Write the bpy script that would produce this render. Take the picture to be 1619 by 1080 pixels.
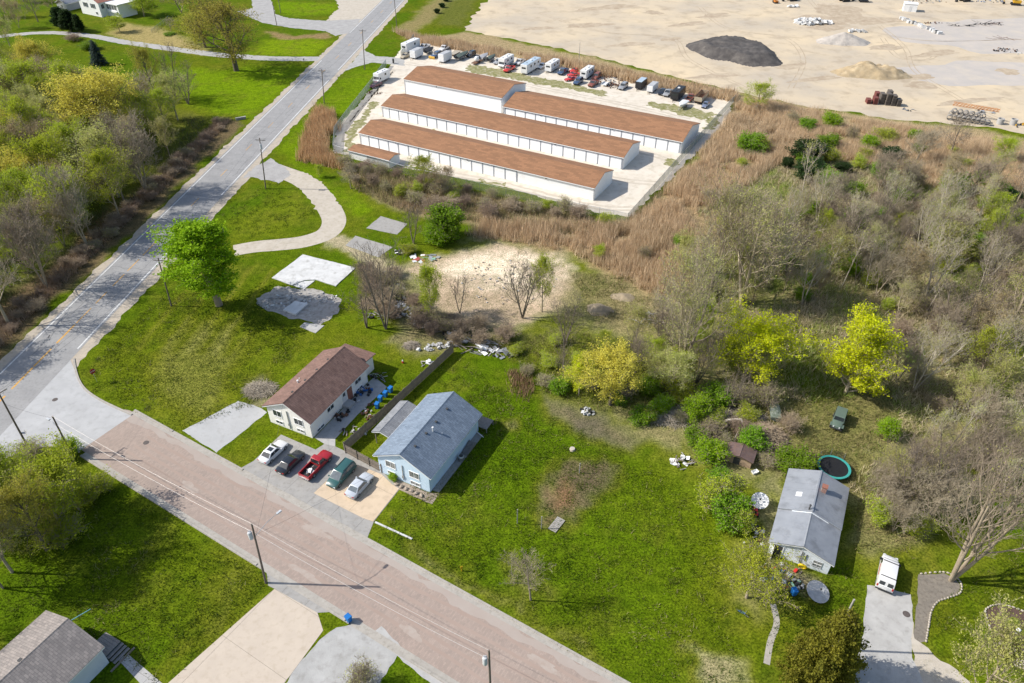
import bpy, bmesh, math, random
import numpy as np
from mathutils import Vector, Matrix
from mathutils.geometry import tessellate_polygon
R_ = math.radians
random.seed(7)
RNG = np.random.default_rng(11)
for o in list(bpy.data.objects): bpy.data.objects.remove(o)
SC = bpy.context.scene
COL = SC.collection
# ------------------------------------------------------------------ camera
CAM_H = 78.0; FPX = 1150.0; TH = math.atan(890 / FPX)
cam = bpy.data.cameras.new('camera'); cam.sensor_width = 36; cam.lens = 36 * FPX / 1619
cam.clip_start = 1; cam.clip_end = 6000
camo = bpy.data.objects.new('camera', cam); COL.objects.link(camo)
camo.location = (0, 0, CAM_H); camo.rotation_euler = (R_(90) - TH, 0, 0); SC.camera = camo
# ------------------------------------------------------------------ sky and sun
SUN_EL = 40.5; SH_AZ = -2.5
w = bpy.data.worlds.new('World'); SC.world = w; w.use_nodes = True
nt = w.node_tree; sky = nt.nodes.new('ShaderNodeTexSky'); sky.sky_type = 'NISHITA'; sky.sun_disc = False
sky.sun_elevation = R_(SUN_EL); sky.sun_rotation = R_(270 - SH_AZ); sky.air_density = 1.0; sky.dust_density = 1.5
nt.nodes['Background'].inputs[1].default_value = 0.15
nt.links.new(sky.outputs[0], nt.nodes['Background'].inputs[0])
sun = bpy.data.lights.new('sun', 'SUN'); sun.energy = 5.0; sun.angle = R_(0.53); sun.color = (1, .955, .88)
suno = bpy.data.objects.new('sun', sun); COL.objects.link(suno); suno.location = (-60, 10, 90)
sd = Vector((math.cos(R_(SH_AZ)) * math.cos(R_(SUN_EL)), math.sin(R_(SH_AZ)) * math.cos(R_(SUN_EL)), -math.sin(R_(SUN_EL))))
suno.rotation_euler = sd.to_track_quat('-Z', 'Y').to_euler()
vs = SC.view_settings; vs.view_transform = 'Standard'; vs.look = 'None'; vs.exposure = 0.22; vs.gamma = 1; vs.use_curve_mapping = False
SC.render.engine = 'CYCLES'

# ------------------------------------------------------------------ survey: photo pixel -> metres on the level ground
CT, ST = math.cos(TH), math.sin(TH)
def G(u, v, z=0.0):
    x = (u - 809.5) / FPX; y = -(v - 540) / FPX
    dz = -ST + y * CT; t = (z - CAM_H) / dz
    return (x * t, (CT + y * ST) * t)
def P(u, v, z=0.0):
    g = G(u, v, z); return Vector((g[0], g[1], z))
def proj(X, Y, Z):
    dz = Z - CAM_H; fw = Y * CT - dz * ST; up = Y * ST + dz * CT
    return 809.5 + FPX * X / fw, 540 - FPX * up / fw
def height(u, v, vt):
    X, Y = G(u, v); lo, hi = 0., 45.
    for _ in range(40):
        m = (lo + hi) / 2
        if proj(X, Y, m)[1] > vt: lo = m
        else: hi = m
    return lo

# ------------------------------------------------------------------ materials
MATS = {}
def mat(name, c, c2=None, scale=1.5, rough=.85, metal=0., bump=0., bscale=None, spec=.3, c3=None, s3=12., attr=None, detail=5., trans=0., alpha=1., coat=0., rand=0.):
    if name in MATS: return MATS[name]
    m = bpy.data.materials.new(name); m.use_nodes = True; MATS[name] = m
    t = m.node_tree; N = t.nodes; L = t.links; b = N['Principled BSDF']
    b.inputs['Roughness'].default_value = rough; b.inputs['Metallic'].default_value = metal
    b.inputs['Specular IOR Level'].default_value = spec; b.inputs['Coat Weight'].default_value = coat
    geo = N.new('ShaderNodeNewGeometry')
    def noise(s, d=detail):
        n = N.new('ShaderNodeTexNoise'); n.inputs['Scale'].default_value = s; n.inputs['Detail'].default_value = d
        n.inputs['Roughness'].default_value = .62
        L.new(geo.outputs['Position'], n.inputs['Vector']); return n
    def mix(f, a, bb, typ='MIX'):
        x = N.new('ShaderNodeMix'); x.data_type = 'RGBA'; x.blend_type = typ
        if isinstance(f, float): x.inputs[0].default_value = f
        else: L.new(f, x.inputs[0])
        for k, s in ((6, a), (7, bb)):
            if isinstance(s, (tuple, list)): x.inputs[k].default_value = (*s[:3], 1)
            else: L.new(s, x.inputs[k])
        return x.outputs[2]
    def ramp(o, lo, hi):
        r = N.new('ShaderNodeMapRange'); r.inputs[1].default_value = lo; r.inputs[2].default_value = hi; L.new(o, r.inputs[0]); return r.outputs[0]
    col = tuple(c)
    if attr:
        a = N.new('ShaderNodeAttribute'); a.attribute_name = attr; col = a.outputs['Color']
        if c2 is not None: col = mix(ramp(noise(scale).outputs[0], .3, .7), mix(1.0, col, c, 'MULTIPLY'), mix(1.0, col, c2, 'MULTIPLY'))
        if c2 is not None: col = mix(1.0, col, mix(ramp(noise(scale * 4.5, 3.).outputs[0], .32, .68), (.42, .46, .40), (1.50, 1.46, 1.45)), 'MULTIPLY')
    elif c2 is not None: col = mix(ramp(noise(scale).outputs[0], .32, .68), c, c2)
    if c3 is not None: col = mix(ramp(noise(s3).outputs[0], .5, .78), col, c3)
    if rand:
        oi = N.new('ShaderNodeObjectInfo'); hs = N.new('ShaderNodeHueSaturation')
        mr = N.new('ShaderNodeMapRange'); mr.inputs[3].default_value = 1 - rand; mr.inputs[4].default_value = 1 + rand
        L.new(oi.outputs['Random'], mr.inputs[0]); L.new(mr.outputs[0], hs.inputs['Value'])
        mh = N.new('ShaderNodeMapRange'); mh.inputs[3].default_value = .5 - rand * .06; mh.inputs[4].default_value = .5 + rand * .06
        L.new(oi.outputs['Random'], mh.inputs[0]); L.new(mh.outputs[0], hs.inputs['Hue'])
        if isinstance(col, tuple): hs.inputs['Color'].default_value = (*col[:3], 1)
        else: L.new(col, hs.inputs['Color'])
        col = hs.outputs[0]
    if isinstance(col, tuple): b.inputs['Base Color'].default_value = (*col[:3], 1)
    else: L.new(col, b.inputs['Base Color'])
    if bump:
        bp = N.new('ShaderNodeBump'); bp.inputs['Strength'].default_value = bump; bp.inputs['Distance'].default_value = .05
        L.new(noise(bscale or scale * 4).outputs[0], bp.inputs['Height']); L.new(bp.outputs[0], b.inputs['Normal'])
    out = N['Material Output']
    if trans:
        tl = N.new('ShaderNodeBsdfTranslucent'); mx = N.new('ShaderNodeMixShader'); mx.inputs[0].default_value = trans
        if isinstance(col, tuple): tl.inputs[0].default_value = (*col[:3], 1)
        else: L.new(col, tl.inputs[0])
        L.new(b.outputs[0], mx.inputs[1]); L.new(tl.outputs[0], mx.inputs[2]); L.new(mx.outputs[0], out.inputs[0])
    if alpha < 1:
        tp = N.new('ShaderNodeBsdfTransparent'); mx = N.new('ShaderNodeMixShader'); mx.inputs[0].default_value = alpha
        L.new(tp.outputs[0], mx.inputs[1]); L.new(b.outputs[0], mx.inputs[2]); L.new(mx.outputs[0], out.inputs[0])
    return m

# ------------------------------------------------------------------ objects
def link(o, parent=None):
    COL.objects.link(o)
    if parent is not None: o.parent = parent
    return o
def tag(o, label, cat, group=None):
    o['label'] = label; o['category'] = cat
    if group: o['group'] = group
    return o
def empty(name, loc, rz, label, cat, group=None):
    o = bpy.data.objects.new(name, None); o.empty_display_size = .2; link(o)
    o.location = loc if len(loc) == 3 else (loc[0], loc[1], 0); o.rotation_euler = (0, 0, rz)
    return tag(o, label, cat, group)
def copy_tree(o, parent=None):
    c = o.copy(); COL.objects.link(c); c.parent = parent
    for ch in list(o.children): copy_tree(ch, c)
    return c
class MB:
    def __init__(s): s.v = []; s.f = []; s.m = []
    def add(s, vs, fs, mi=0):
        k = len(s.v); s.v += [tuple(p) for p in vs]; s.f += [tuple(i + k for i in f) for f in fs]; s.m += [mi] * len(fs); return s
    def box(s, x0, x1, y0, y1, z0, z1, mi=0, rz=0, c=None, mtx=None):
        vs = [(x, y, z) for z in (z0, z1) for x, y in ((x0, y0), (x1, y0), (x1, y1), (x0, y1))]
        if rz or c:
            cx, cy = c or (0, 0); a, b = math.cos(rz), math.sin(rz)
            vs = [(cx + x * a - y * b, cy + x * b + y * a, z) for x, y, z in vs]
        if mtx is not None: vs = [mtx @ Vector(p) for p in vs]
        return s.add(vs, [(3, 2, 1, 0), (4, 5, 6, 7), (0, 1, 5, 4), (1, 2, 6, 5), (2, 3, 7, 6), (3, 0, 4, 7)], mi)
    def tube(s, p, q, r0, r1=None, n=8, mi=0, cap=True):
        r1 = r0 if r1 is None else r1; p = Vector(p); q = Vector(q); d = q - p
        if d.length < 1e-6: return s
        d.normalize(); a = d.orthogonal().normalized(); b = d.cross(a); vs = []
        for c, r in ((p, r0), (q, r1)):
            for i in range(n):
                t = 2 * math.pi * i / n; vs.append(c + (a * math.cos(t) + b * math.sin(t)) * r)
        fs = [(i, (i + 1) % n, n + (i + 1) % n, n + i) for i in range(n)]
        if cap: fs += [tuple(range(n - 1, -1, -1)), tuple(range(n, 2 * n))]
        return s.add(vs, fs, mi)
    def path(s, pts, r, n=6, mi=0):
        for a, b in zip(pts[:-1], pts[1:]): s.tube(a, b, r, r, n, mi)
        return s
    def loft(s, rings, mi=0, caps=True, closed=True):
        n = len(rings[0]); vs = [p for r in rings for p in r]; fs = []
        for k in range(len(rings) - 1):
            for i in range(n if closed else n - 1):
                j = (i + 1) % n; fs.append((k * n + i, k * n + j, (k + 1) * n + j, (k + 1) * n + i))
        if caps: fs += [tuple(range(n - 1, -1, -1)), tuple(range((len(rings) - 1) * n, len(rings) * n))]
        return s.add(vs, fs, mi)
    def lathe(s, prof, n=16, mi=0, c=(0, 0, 0)):
        rings = [[(c[0] + r * math.cos(2 * math.pi * i / n), c[1] + r * math.sin(2 * math.pi * i / n), c[2] + z) for i in range(n)] for r, z in prof]
        return s.loft(rings, mi)
    def quad(s, a, b, c, d, mi=0): return s.add([a, b, c, d], [(0, 1, 2, 3)], mi)
    def mesh(s, name, mats, smooth=False, bevel=0, ang=40):
        me = bpy.data.meshes.new(name); me.from_pydata([tuple(p) for p in s.v], [], s.f)
        for m in (mats if isinstance(mats, (list, tuple)) else [mats]): me.materials.append(m)
        me.polygons.foreach_set('material_index', s.m)
        bm = bmesh.new(); bm.from_mesh(me); bmesh.ops.recalc_face_normals(bm, faces=bm.faces)
        if bevel:
            bmesh.ops.remove_doubles(bm, verts=bm.verts, dist=1e-4)
            ed = [e for e in bm.edges if e.calc_face_angle(0) > .5]
            bmesh.ops.bevel(bm, geom=ed, offset=bevel, segments=2, affect='EDGES', profile=.6)
        bm.to_mesh(me); bm.free()
        if smooth:
            me.polygons.foreach_set('use_smooth', [True] * len(me.polygons)); me.set_sharp_from_angle(angle=R_(ang))
        me.update(); return me
    def obj(s, name, mats, parent=None, **k):
        return link(bpy.data.objects.new(name, s.mesh(name, mats, **k)), parent)
def npmesh(name, V, F, mats, mi=None, col=None, smooth=False):
    """V (n,3), F (m,k) arrays of equal-size faces"""
    me = bpy.data.meshes.new(name); n, k = F.shape
    me.vertices.add(len(V)); me.vertices.foreach_set('co', np.ascontiguousarray(V, dtype=np.float32).ravel())
    me.loops.add(n * k); me.loops.foreach_set('vertex_index', np.ascontiguousarray(F, dtype=np.int32).ravel())
    me.polygons.add(n); me.polygons.foreach_set('loop_start', np.arange(n, dtype=np.int32) * k); me.polygons.foreach_set('loop_total', np.full(n, k, dtype=np.int32))
    for m in (mats if isinstance(mats, (list, tuple)) else [mats]): me.materials.append(m)
    if mi is not None: me.polygons.foreach_set('material_index', np.ascontiguousarray(mi, dtype=np.int32))
    if smooth: me.polygons.foreach_set('use_smooth', np.ones(n, dtype=bool))
    me.update(calc_edges=True); me.validate()
    if col is not None:
        a = me.attributes.new('Col', 'FLOAT_COLOR', 'POINT'); c = np.ones((len(V), 4), dtype=np.float32); c[:, :3] = col
        a.data.foreach_set('color', c.ravel())
    return me
# ------------------------------------------------------------------ numpy helpers
def vnoise(x, y, s, seed=0):
    r = np.random.default_rng(seed).random((256, 256)); x = x / s; y = y / s
    xi = np.floor(x).astype(int); yi = np.floor(y).astype(int); fx = x - xi; fy = y - yi
    fx = fx * fx * (3 - 2 * fx); fy = fy * fy * (3 - 2 * fy); g = lambda a, b: r[a % 256, b % 256]
    return (g(xi, yi) * (1 - fx) + g(xi + 1, yi) * fx) * (1 - fy) + (g(xi, yi + 1) * (1 - fx) + g(xi + 1, yi + 1) * fx) * fy
def fbm(x, y, s, seed=0):
    return .5 * vnoise(x, y, s, seed) + .3 * vnoise(x, y, s * .47, seed + 1) + .2 * vnoise(x, y, s * .21, seed + 2)
def sdist(px, py, poly):
    """signed distance to polygon, positive inside"""
    d = np.full(px.shape, 1e9); ins = np.zeros(px.shape, bool); n = len(poly)
    for i in range(n):
        ax, ay = poly[i]; bx, by = poly[(i + 1) % n]; ex, ey = bx - ax, by - ay
        t = np.clip(((px - ax) * ex + (py - ay) * ey) / (ex * ex + ey * ey + 1e-9), 0, 1)
        d = np.minimum(d, (px - ax - t * ex) ** 2 + (py - ay - t * ey) ** 2)
        c = ((ay > py) != (by > py)); ins ^= c & (px < (bx - ax) * (py - ay) / (by - ay + 1e-12) + ax)
    return np.where(ins, 1, -1) * np.sqrt(d)
def GP(pts): return [G(u, v) for u, v in pts]
def scatter(poly, dens, seed=0, fall=0.):
    """random points (n,2) in ground polygon"""
    r = np.random.default_rng(seed); A = np.array(poly); lo = A.min(0); hi = A.max(0)
    n = int((hi - lo).prod() * dens); p = lo + r.random((n, 2)) * (hi - lo); d = sdist(p[:, 0], p[:, 1], poly)
    return p[d > (r.random(n) ** 2 * fall if fall else 0)]
def spaced(poly, dmin, n, seed=0):
    r = random.Random(seed); A = np.array(poly); lo = A.min(0); hi = A.max(0); out = []; k = 0
    while len(out) < n and k < n * 60:
        k += 1; p = (r.uniform(lo[0], hi[0]), r.uniform(lo[1], hi[1]))
        if sdist(np.array([p[0]]), np.array([p[1]]), poly)[0] < 0: continue
        if all((p[0] - q[0]) ** 2 + (p[1] - q[1]) ** 2 > dmin * dmin for q in out): out.append(p)
    return out
# ================================================================== the ground
RO = Vector((-80.3, 92.2)); RD = Vector((.1064, .9943)); RN = Vector((.9943, -.1064))
def RF(s, t): return tuple(RO + RD * s + RN * t)
_sa = R_(-31.2); SE = Vector((math.cos(_sa), math.sin(_sa))); SN = Vector((-math.sin(_sa), math.cos(_sa)))
_up = Vector(G(590, 855)); _lo = Vector(G(415, 901.7))
SO = Vector((-25.0, 57.0)); _tc = ((_up - SO).dot(SN) + (_lo - SO).dot(SN)) / 2; SO = SO + SN * _tc
SHW = ((_up - SO).dot(SN) - (_lo - SO).dot(SN)) / 2          # half width kerb to kerb
def SF(s, t): return tuple(SO + SE * s + SN * t)
def s_of(u, v): return (Vector(G(u, v)) - SO).dot(SE)
# palette (albedo)
LUSH = (.078, .142, .011); OLIVE = (.135, .170, .024); BRIGHT = (.098, .178, .012); DRY = (.235, .225, .070)
LITTER = (.150, .125, .062); SAND = (.52, .42, .29); SOIL = (.15, .115, .08); THATCH = (.30, .22, .12)
NY, NX = 400, 520
ty = np.linspace(0, 1, NY); ys = 34 + (440 - 34) * (0.45 * ty + 0.55 * ty ** 2)
ys = np.concatenate([[-800, -60], ys, [600, 1500, 4000]])
sx = np.concatenate([[-40, -8, -2], np.linspace(-1, 1, NX), [2, 8, 40]])
YY, SS = np.meshgrid(ys, sx, indexing='ij'); XX = SS * (.72 * np.clip(YY, 30, 900) + 26)
px, py = XX.ravel(), YY.ravel()
wx = (fbm(px, py, 7, 3) - .5) * 5 + (vnoise(px, py, 1.7, 9) - .5) * 1.3; wy = (fbm(px, py, 7, 5) - .5) * 5 + (vnoise(px, py, 1.7, 12) - .5) * 1.3
n1 = fbm(px, py, 16, 20); n2 = fbm(px, py, 4.5, 30); n3 = vnoise(px, py, 1.1, 40)
col = np.zeros((len(px), 3))
def lerp(a, b, t): return np.asarray(a) * (1 - t[:, None]) + np.asarray(b) * t[:, None]
t = np.clip((n1 - .35) * 3, 0, 1); col[:] = lerp(np.tile(LUSH, (len(px), 1)), OLIVE, t * .75)
col = lerp(col, BRIGHT, np.clip((n2 - .5) * 3, 0, 1) * .7)
def paint(pts, c, soft=2., amt=1., warp=1., ground=False, breakup=0.):
    global col
    poly = pts if ground else GP(pts); A = np.array(poly); lo = A.min(0) - 12; hi = A.max(0) + 12
    k = np.where((px > lo[0]) & (px < hi[0]) & (py > lo[1]) & (py < hi[1]))[0]
    if not len(k): return
    d = sdist(px[k] + wx[k] * warp, py[k] + wy[k] * warp, poly); f = np.clip(d / soft + .5, 0, 1); f = f * f * (3 - 2 * f) * amt
    if breakup: f = f * np.clip(1 - breakup + breakup * 2 * np.clip((n2[k] * .6 + n3[k] * .4 - .3) * 2.5, 0, 1), 0, 1).clip(0, 1)
    col[k] = lerp(col[k], c, f)
RB_ALL = [(1165, 165), (1215, 166), (1300, 188), (1440, 222), (1560, 255), (1640, 290), (1640, 330), (1480, 300), (1380, 262), (1290, 245), (1230, 262), (1150, 320), (1125, 405), (1095, 470), (1040, 472), (965, 435), (905, 402), (830, 388), (735, 372), (760, 350), (990, 352), (1060, 290), (1120, 225)]
WOOD_L = [(-260, 90), (0, 70), (70, 105), (130, 150), (200, 165), (270, 170), (335, 188), (300, 235), (235, 300), (160, 362), (90, 430), (0, 520), (-90, 610), (-300, 700)]
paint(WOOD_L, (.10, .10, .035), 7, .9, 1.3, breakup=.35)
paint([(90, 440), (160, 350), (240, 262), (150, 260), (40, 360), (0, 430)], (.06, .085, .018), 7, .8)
DITCH = [(-60, 640), (0, 572), (100, 470), (190, 388), (262, 318), (325, 250), (385, 198), (355, 183), (250, 262), (150, 352), (50, 440), (-60, 545)]
paint(DITCH, (.15, .105, .065), 3, .9)
paint([(190, 36), (240, 42), (300, 60), (345, 86), (300, 84), (210, 68), (170, 55)], (.36, .28, .13), 8, .85)
paint([(415, 48), (470, 56), (520, 52), (524, 58), (500, 62), (440, 62)], (.27, .18, .10), 3, .85)
paint([(640, 62), (700, 20), (720, 0), (690, -10), (650, 30), (622, 48)], THATCH, 6, .7)
paint([(690, 40), (735, 45), (760, 0), (740, -20), (700, 0)], (.13, .14, .045), 8, .85)
# corner lawn: mown, yellowed in bands along the mower's path
paint([(150, 560), (250, 470), (420, 480), (480, 545), (400, 640), (290, 680), (190, 640)], (.135, .185, .022), 8, .7)
paint([(238, 560), (300, 505), (392, 508), (385, 560), (350, 640), (300, 668), (262, 640)], DRY, 7, .62)
for i in range(9):
    a = RF(8 + 0, 12 + i * 2.3); b = RF(36, 12 + i * 2.3); paint([a, b, (b[0] + .9, b[1]), (a[0] + .9, a[1])], DRY if i % 2 else LUSH, 1.4, .5, .2, ground=True)
paint([(400, 330), (470, 300), (495, 345), (440, 372), (380, 372), (345, 350)], (.16, .21, .03), 6, .75)
paint([(330, 350), (400, 290), (440, 292), (380, 345), (350, 365)], (.075, .16, .012), 3, .5)
paint([(250, 130), (300, 120), (330, 190), (300, 250), (180, 340)], (.14, .16, .03), 8, .6)
# clearing, tracks, junk ground
paint([(560, 420), (600, 470), (640, 520), (720, 545), (800, 540), (780, 505), (690, 480), (640, 440), (600, 405)], (.20, .165, .095), 5, .85, breakup=.3)
CLEAR = [(640, 420), (720, 396), (790, 388), (880, 398), (912, 440), (900, 482), (840, 512), (770, 516), (715, 500), (680, 470)]
paint(CLEAR, (.44, .345, .25), 5, 1.); paint([(690, 425), (740, 402), (880, 404), (900, 440), (850, 470), (760, 450)], (.74, .63, .50), 6, 1., breakup=.6)
paint([(900, 430), (1000, 440), (1060, 500), (1020, 520), (940, 500), (890, 500)], (.21, .18, .085), 6, .85, breakup=.3)
paint([(250, 115), (300, 110), (480, 105), (470, 130), (390, 190), (330, 180), (290, 150)], (.16, .28, .012), 8, .8)
paint([(420, 62), (525, 64), (490, 88), (400, 86)], (.19, .30, .015), 5, .8)
paint([(430, 2), (530, 5), (525, 20), (470, 26), (440, 20)], (.16, .28, .012), 5, .8)
paint([(440, 230), (500, 160), (560, 112), (600, 104), (600, 130), (545, 180), (490, 215), (470, 260), (520, 290), (600, 330), (560, 345), (490, 290)], (.15, .26, .012), 4, .75)
for u, v, r in ((760, 440, 3), (820, 460, 4), (860, 425, 3), (740, 475, 3.5), (800, 495, 3), (875, 450, 2)):
    g = G(u, v); paint([(g[0] + r * 1.5 * math.cos(a), g[1] + r * .8 * math.sin(a)) for a in np.linspace(0, 6.28, 9)[:-1]], (.28, .22, .15), 3, .55, ground=True)
paint([(510, 365), (560, 380), (640, 425), (655, 445), (600, 428), (525, 392)], (.42, .35, .25), 3, .85)
paint([(1000, 478), (1050, 482), (1070, 505), (1010, 500)], (.45, .38, .28), 4, .8)
THICK = [(770, 530), (835, 560), (900, 625), (1000, 685), (1090, 720), (1150, 760), (1235, 745), (1300, 780), (1345, 790), (1380, 870), (1440, 870), (1480, 790), (1660, 690), (1720, 280), (1600, 225), (1300, 180), (1170, 165), (1000, 352), (820, 352), (720, 380), (920, 400), (960, 470), (900, 520)]
paint(THICK, (.26, .215, .115), 8, .85, 1.4, breakup=.4)
paint([(800, 540), (930, 520), (1080, 560), (1060, 640), (930, 640), (850, 600)], (.105, .15, .025), 7, .8, breakup=.3)
paint([(1230, 500), (1300, 520), (1330, 600), (1290, 640), (1240, 600)], (.10, .17, .018), 6, .8)
paint([(1240, 620), (1400, 620), (1400, 760), (1240, 760)], (.15, .15, .045), 7, .7, breakup=.3)
paint([(1540, 640), (1660, 620), (1700, 800), (1600, 830), (1560, 740)], (.075, .18, .012), 7, .9)
paint([(600, 540), (660, 522), (725, 530), (716, 552), (650, 562)], (.24, .19, .115), 4, .75, breakup=.3)
# the open lawn right of the blue house
paint([(620, 780), (760, 590), (830, 640), (1000, 720), (1120, 800), (1100, 980), (1010, 1050), (800, 930)], BRIGHT, 10, .6)
paint([(868, 745), (905, 718), (968, 735), (958, 775), (925, 812), (893, 840), (858, 826), (842, 790)], (.165, .115, .075), 4, .85, breakup=.4)
paint([(872, 770), (900, 755), (905, 800), (875, 815)], (.24, .12, .07), 3, .55)
paint([(900, 740), (960, 738), (955, 780), (930, 795)], (.10, .08, .06), 4, .5)
paint([(850, 622), (930, 648), (1005, 688), (985, 712), (925, 692), (880, 662)], (.17, .135, .09), 5, .85)
paint([(915, 655), (955, 655), (950, 690), (915, 680)], (.10, .09, .075), 4, .6)
paint([(785, 668), (820, 665), (822, 680), (795, 685)], (.25, .21, .10), 2.5, .7)
paint([(1020, 700), (1100, 720), (1130, 790), (1060, 760)], (.15, .19, .04), 6, .6)
paint([(1085, 800), (1160, 860), (1150, 960), (1090, 940)], (.14, .20, .02), 7, .6)
paint([(1085, 1035), (1150, 1050), (1180, 1090), (1100, 1100)], (.36, .30, .19), 4, .8)
paint([(640, 850), (720, 905), (760, 935), (850, 985), (950, 1045), (940, 1058), (830, 995), (700, 920), (640, 880)], (.22, .19, .09), 3, .6, breakup=.6)
paint([(805, 890), (860, 900), (870, 950), (820, 960)], (.20, .17, .10), 4, .6)
paint([(1195, 870), (1300, 912), (1300, 935), (1235, 925), (1190, 900)], (.27, .22, .155), 3, .85)
paint([(1150, 860), (1200, 850), (1260, 960), (1200, 980), (1150, 960)], (.20, .18, .07), 6, .75, breakup=.3)
paint([(1220, 760), (1235, 740), (1215, 870), (1190, 880), (1195, 800)], (.24, .19, .13), 4, .7)
paint([(1330, 740), (1390, 740), (1400, 870), (1345, 880)], (.19, .17, .075), 6, .7, breakup=.3)
paint([(1450, 905), (1490, 900), (1480, 1000), (1445, 1010)], (.15, .15, .05), 4, .6)
# lower left lot and verges
paint([(60, 760), (300, 780), (400, 900), (300, 960), (120, 930)], (.105, .165, .014), 9, .6)
paint([(340, 860), (420, 905), (380, 985), (300, 1040), (260, 1060), (330, 960)], (.17, .175, .045), 5, .6, breakup=.4)
paint([(150, 640), (205, 668), (285, 695), (270, 705), (190, 672)], (.20, .17, .08), 2.5, .6)
paint([(0, 735), (60, 712), (110, 718), (160, 760), (60, 760)], (.21, .18, .08), 3, .65, breakup=.3)
paint([(390, 612), (425, 600), (440, 640), (390, 650)], (.22, .18, .12), 2.5, .7)
paint([(735, 50), (850, 72), (950, 94), (1080, 127), (1180, 150), (1300, 174), (1420, 192), (1560, 204), (1640, 225), (1640, 300), (1440, 232), (1300, 192), (1165, 166), (1000, 135), (850, 104), (700, 78), (660, 62)], (.34, .26, .155), 4, .95)
paint(RB_ALL, (.30, .22, .13), 4, .9)
paint([(540, 256), (640, 282), (760, 307), (900, 337), (995, 358), (985, 376), (900, 374), (800, 362), (700, 350), (640, 335), (575, 305)], (.26, .20, .12), 4, .9)
# grassy verge between the main road and the storage yard
paint([(430, 230), (500, 150), (590, 105), (640, 60), (600, 60), (520, 160), (470, 215)], BRIGHT, 4, .6)
gg = np.clip((col[:, 1] - col[:, 0]) / .035, 0, 1); col *= (1 - .15 * gg)[:, None]; col[:, 0] *= 1 + .06 * gg; col[:, 2] *= 1 - .6 * gg
n4 = fbm(px, py, 2.6, 77); n5 = fbm(px, py, 9, 88); n6 = vnoise(px, py, .9, 99)
yl = np.clip((n4 * .55 + n5 * .45 - .5) * 5, 0, 1) * gg * .42; col = lerp(col, (.165, .165, .022), yl)            # thin yellowed turf
dk = np.clip((n6 * .5 + n4 * .5 - .56) * 5, 0, 1) * gg * .45; col = lerp(col, (.034, .070, .003), dk)               # rank clumps
gv = np.stack([px, py, (fbm(px, py, 9, 50) - .5) * .0], 1)
nr, nc = len(ys), len(sx); ii = np.arange(nr * nc).reshape(nr, nc)
gf = np.stack([ii[:-1, :-1], ii[:-1, 1:], ii[1:, 1:], ii[1:, :-1]], -1).reshape(-1, 4)
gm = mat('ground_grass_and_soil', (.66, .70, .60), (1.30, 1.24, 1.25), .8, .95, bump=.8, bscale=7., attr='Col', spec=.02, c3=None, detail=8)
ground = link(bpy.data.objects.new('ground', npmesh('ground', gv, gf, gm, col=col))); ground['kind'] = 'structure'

# ------------------------------------------------------------------ paved sheets
def ragged(poly, step=.7, rag=.12, seed=0):
    r = random.Random(seed); out = []; n = len(poly); s_ = 0; ph = [r.uniform(0, 6.28) for _ in range(3)]
    for i in range(n):
        a = Vector(poly[i]); b = Vector(poly[(i + 1) % n]); L = (b - a).length; k = max(1, int(L / step)) if rag else max(1, int(L / 9))
        nn = Vector((-(b - a).y, (b - a).x)).normalized() if L > 0 else Vector((0, 0))
        for j in range(k):
            p = a.lerp(b, j / k)
            acc = s_ + L * j / k
            if j and rag: p = p + nn * (r.gauss(0, rag * .28) + rag * .5 * math.sin(acc * .83 + ph[0]) + rag * .45 * math.sin(acc * .29 + ph[1]) + rag * .35 * math.sin(acc * 2.1 + ph[2]))
            out.append((p.x, p.y))
        s_ += L
    return out
def sheet(name, poly, z, m, parent=None, rag=0., step=.7, kind='structure', thick=0., label=None):
    pts = ragged(poly, step, rag, len(name)); vs = [Vector((x, y, z)) for x, y in pts]
    tr = tessellate_polygon([vs]); b = MB(); fs = []
    for t in tr:
        a, c, d = [vs[i] for i in t]; fs.append(t if (c - a).cross(d - a).z > 0 else (t[0], t[2], t[1]))
    b.add(vs, fs)
    if thick:
        n = len(vs); A = sum(vs[i].x * vs[(i + 1) % n].y - vs[(i + 1) % n].x * vs[i].y for i in range(n))
        lo = [Vector((p.x, p.y, z - thick)) for p in vs]; b.add(vs + lo, [(i, i + n, (i + 1) % n + n, (i + 1) % n) for i in range(n)])
    me = bpy.data.meshes.new(name); me.from_pydata([tuple(p) for p in b.v], [], b.f); me.materials.append(m); me.update()
    o = link(bpy.data.objects.new(name, me), parent)
    if parent is None: o['kind'] = kind
    if label: o['label'] = label
    return o
def smooth_line(pts, n=6):
    out = []; P_ = [Vector(p) for p in pts]
    for i in range(len(P_) - 1):
        p0 = P_[max(i - 1, 0)]; p1 = P_[i]; p2 = P_[i + 1]; p3 = P_[min(i + 2, len(P_) - 1)]
        for k in range(n):
            t = k / n; out.append(.5 * ((2 * p1) + (p2 - p0) * t + (2 * p0 - 5 * p1 + 4 * p2 - p3) * t * t + (3 * p1 - p0 - 3 * p2 + p3) * t ** 3))
    out.append(P_[-1]); return out
def strip_poly(pts, wd, n=6):
    c = smooth_line(pts, n); L_, R2 = [], []
    for i, p in enumerate(c):
        d = (c[min(i + 1, len(c) - 1)] - c[max(i - 1, 0)]); nn = Vector((-d.y, d.x)).normalized()
        ww = (wd[0] + (wd[1] - wd[0]) * i / (len(c) - 1)) / 2 if isinstance(wd, tuple) else wd / 2
        L_.append(p + nn * ww); R2.append(p - nn * ww)
    return [tuple(p) for p in L_ + R2[::-1]]
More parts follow.
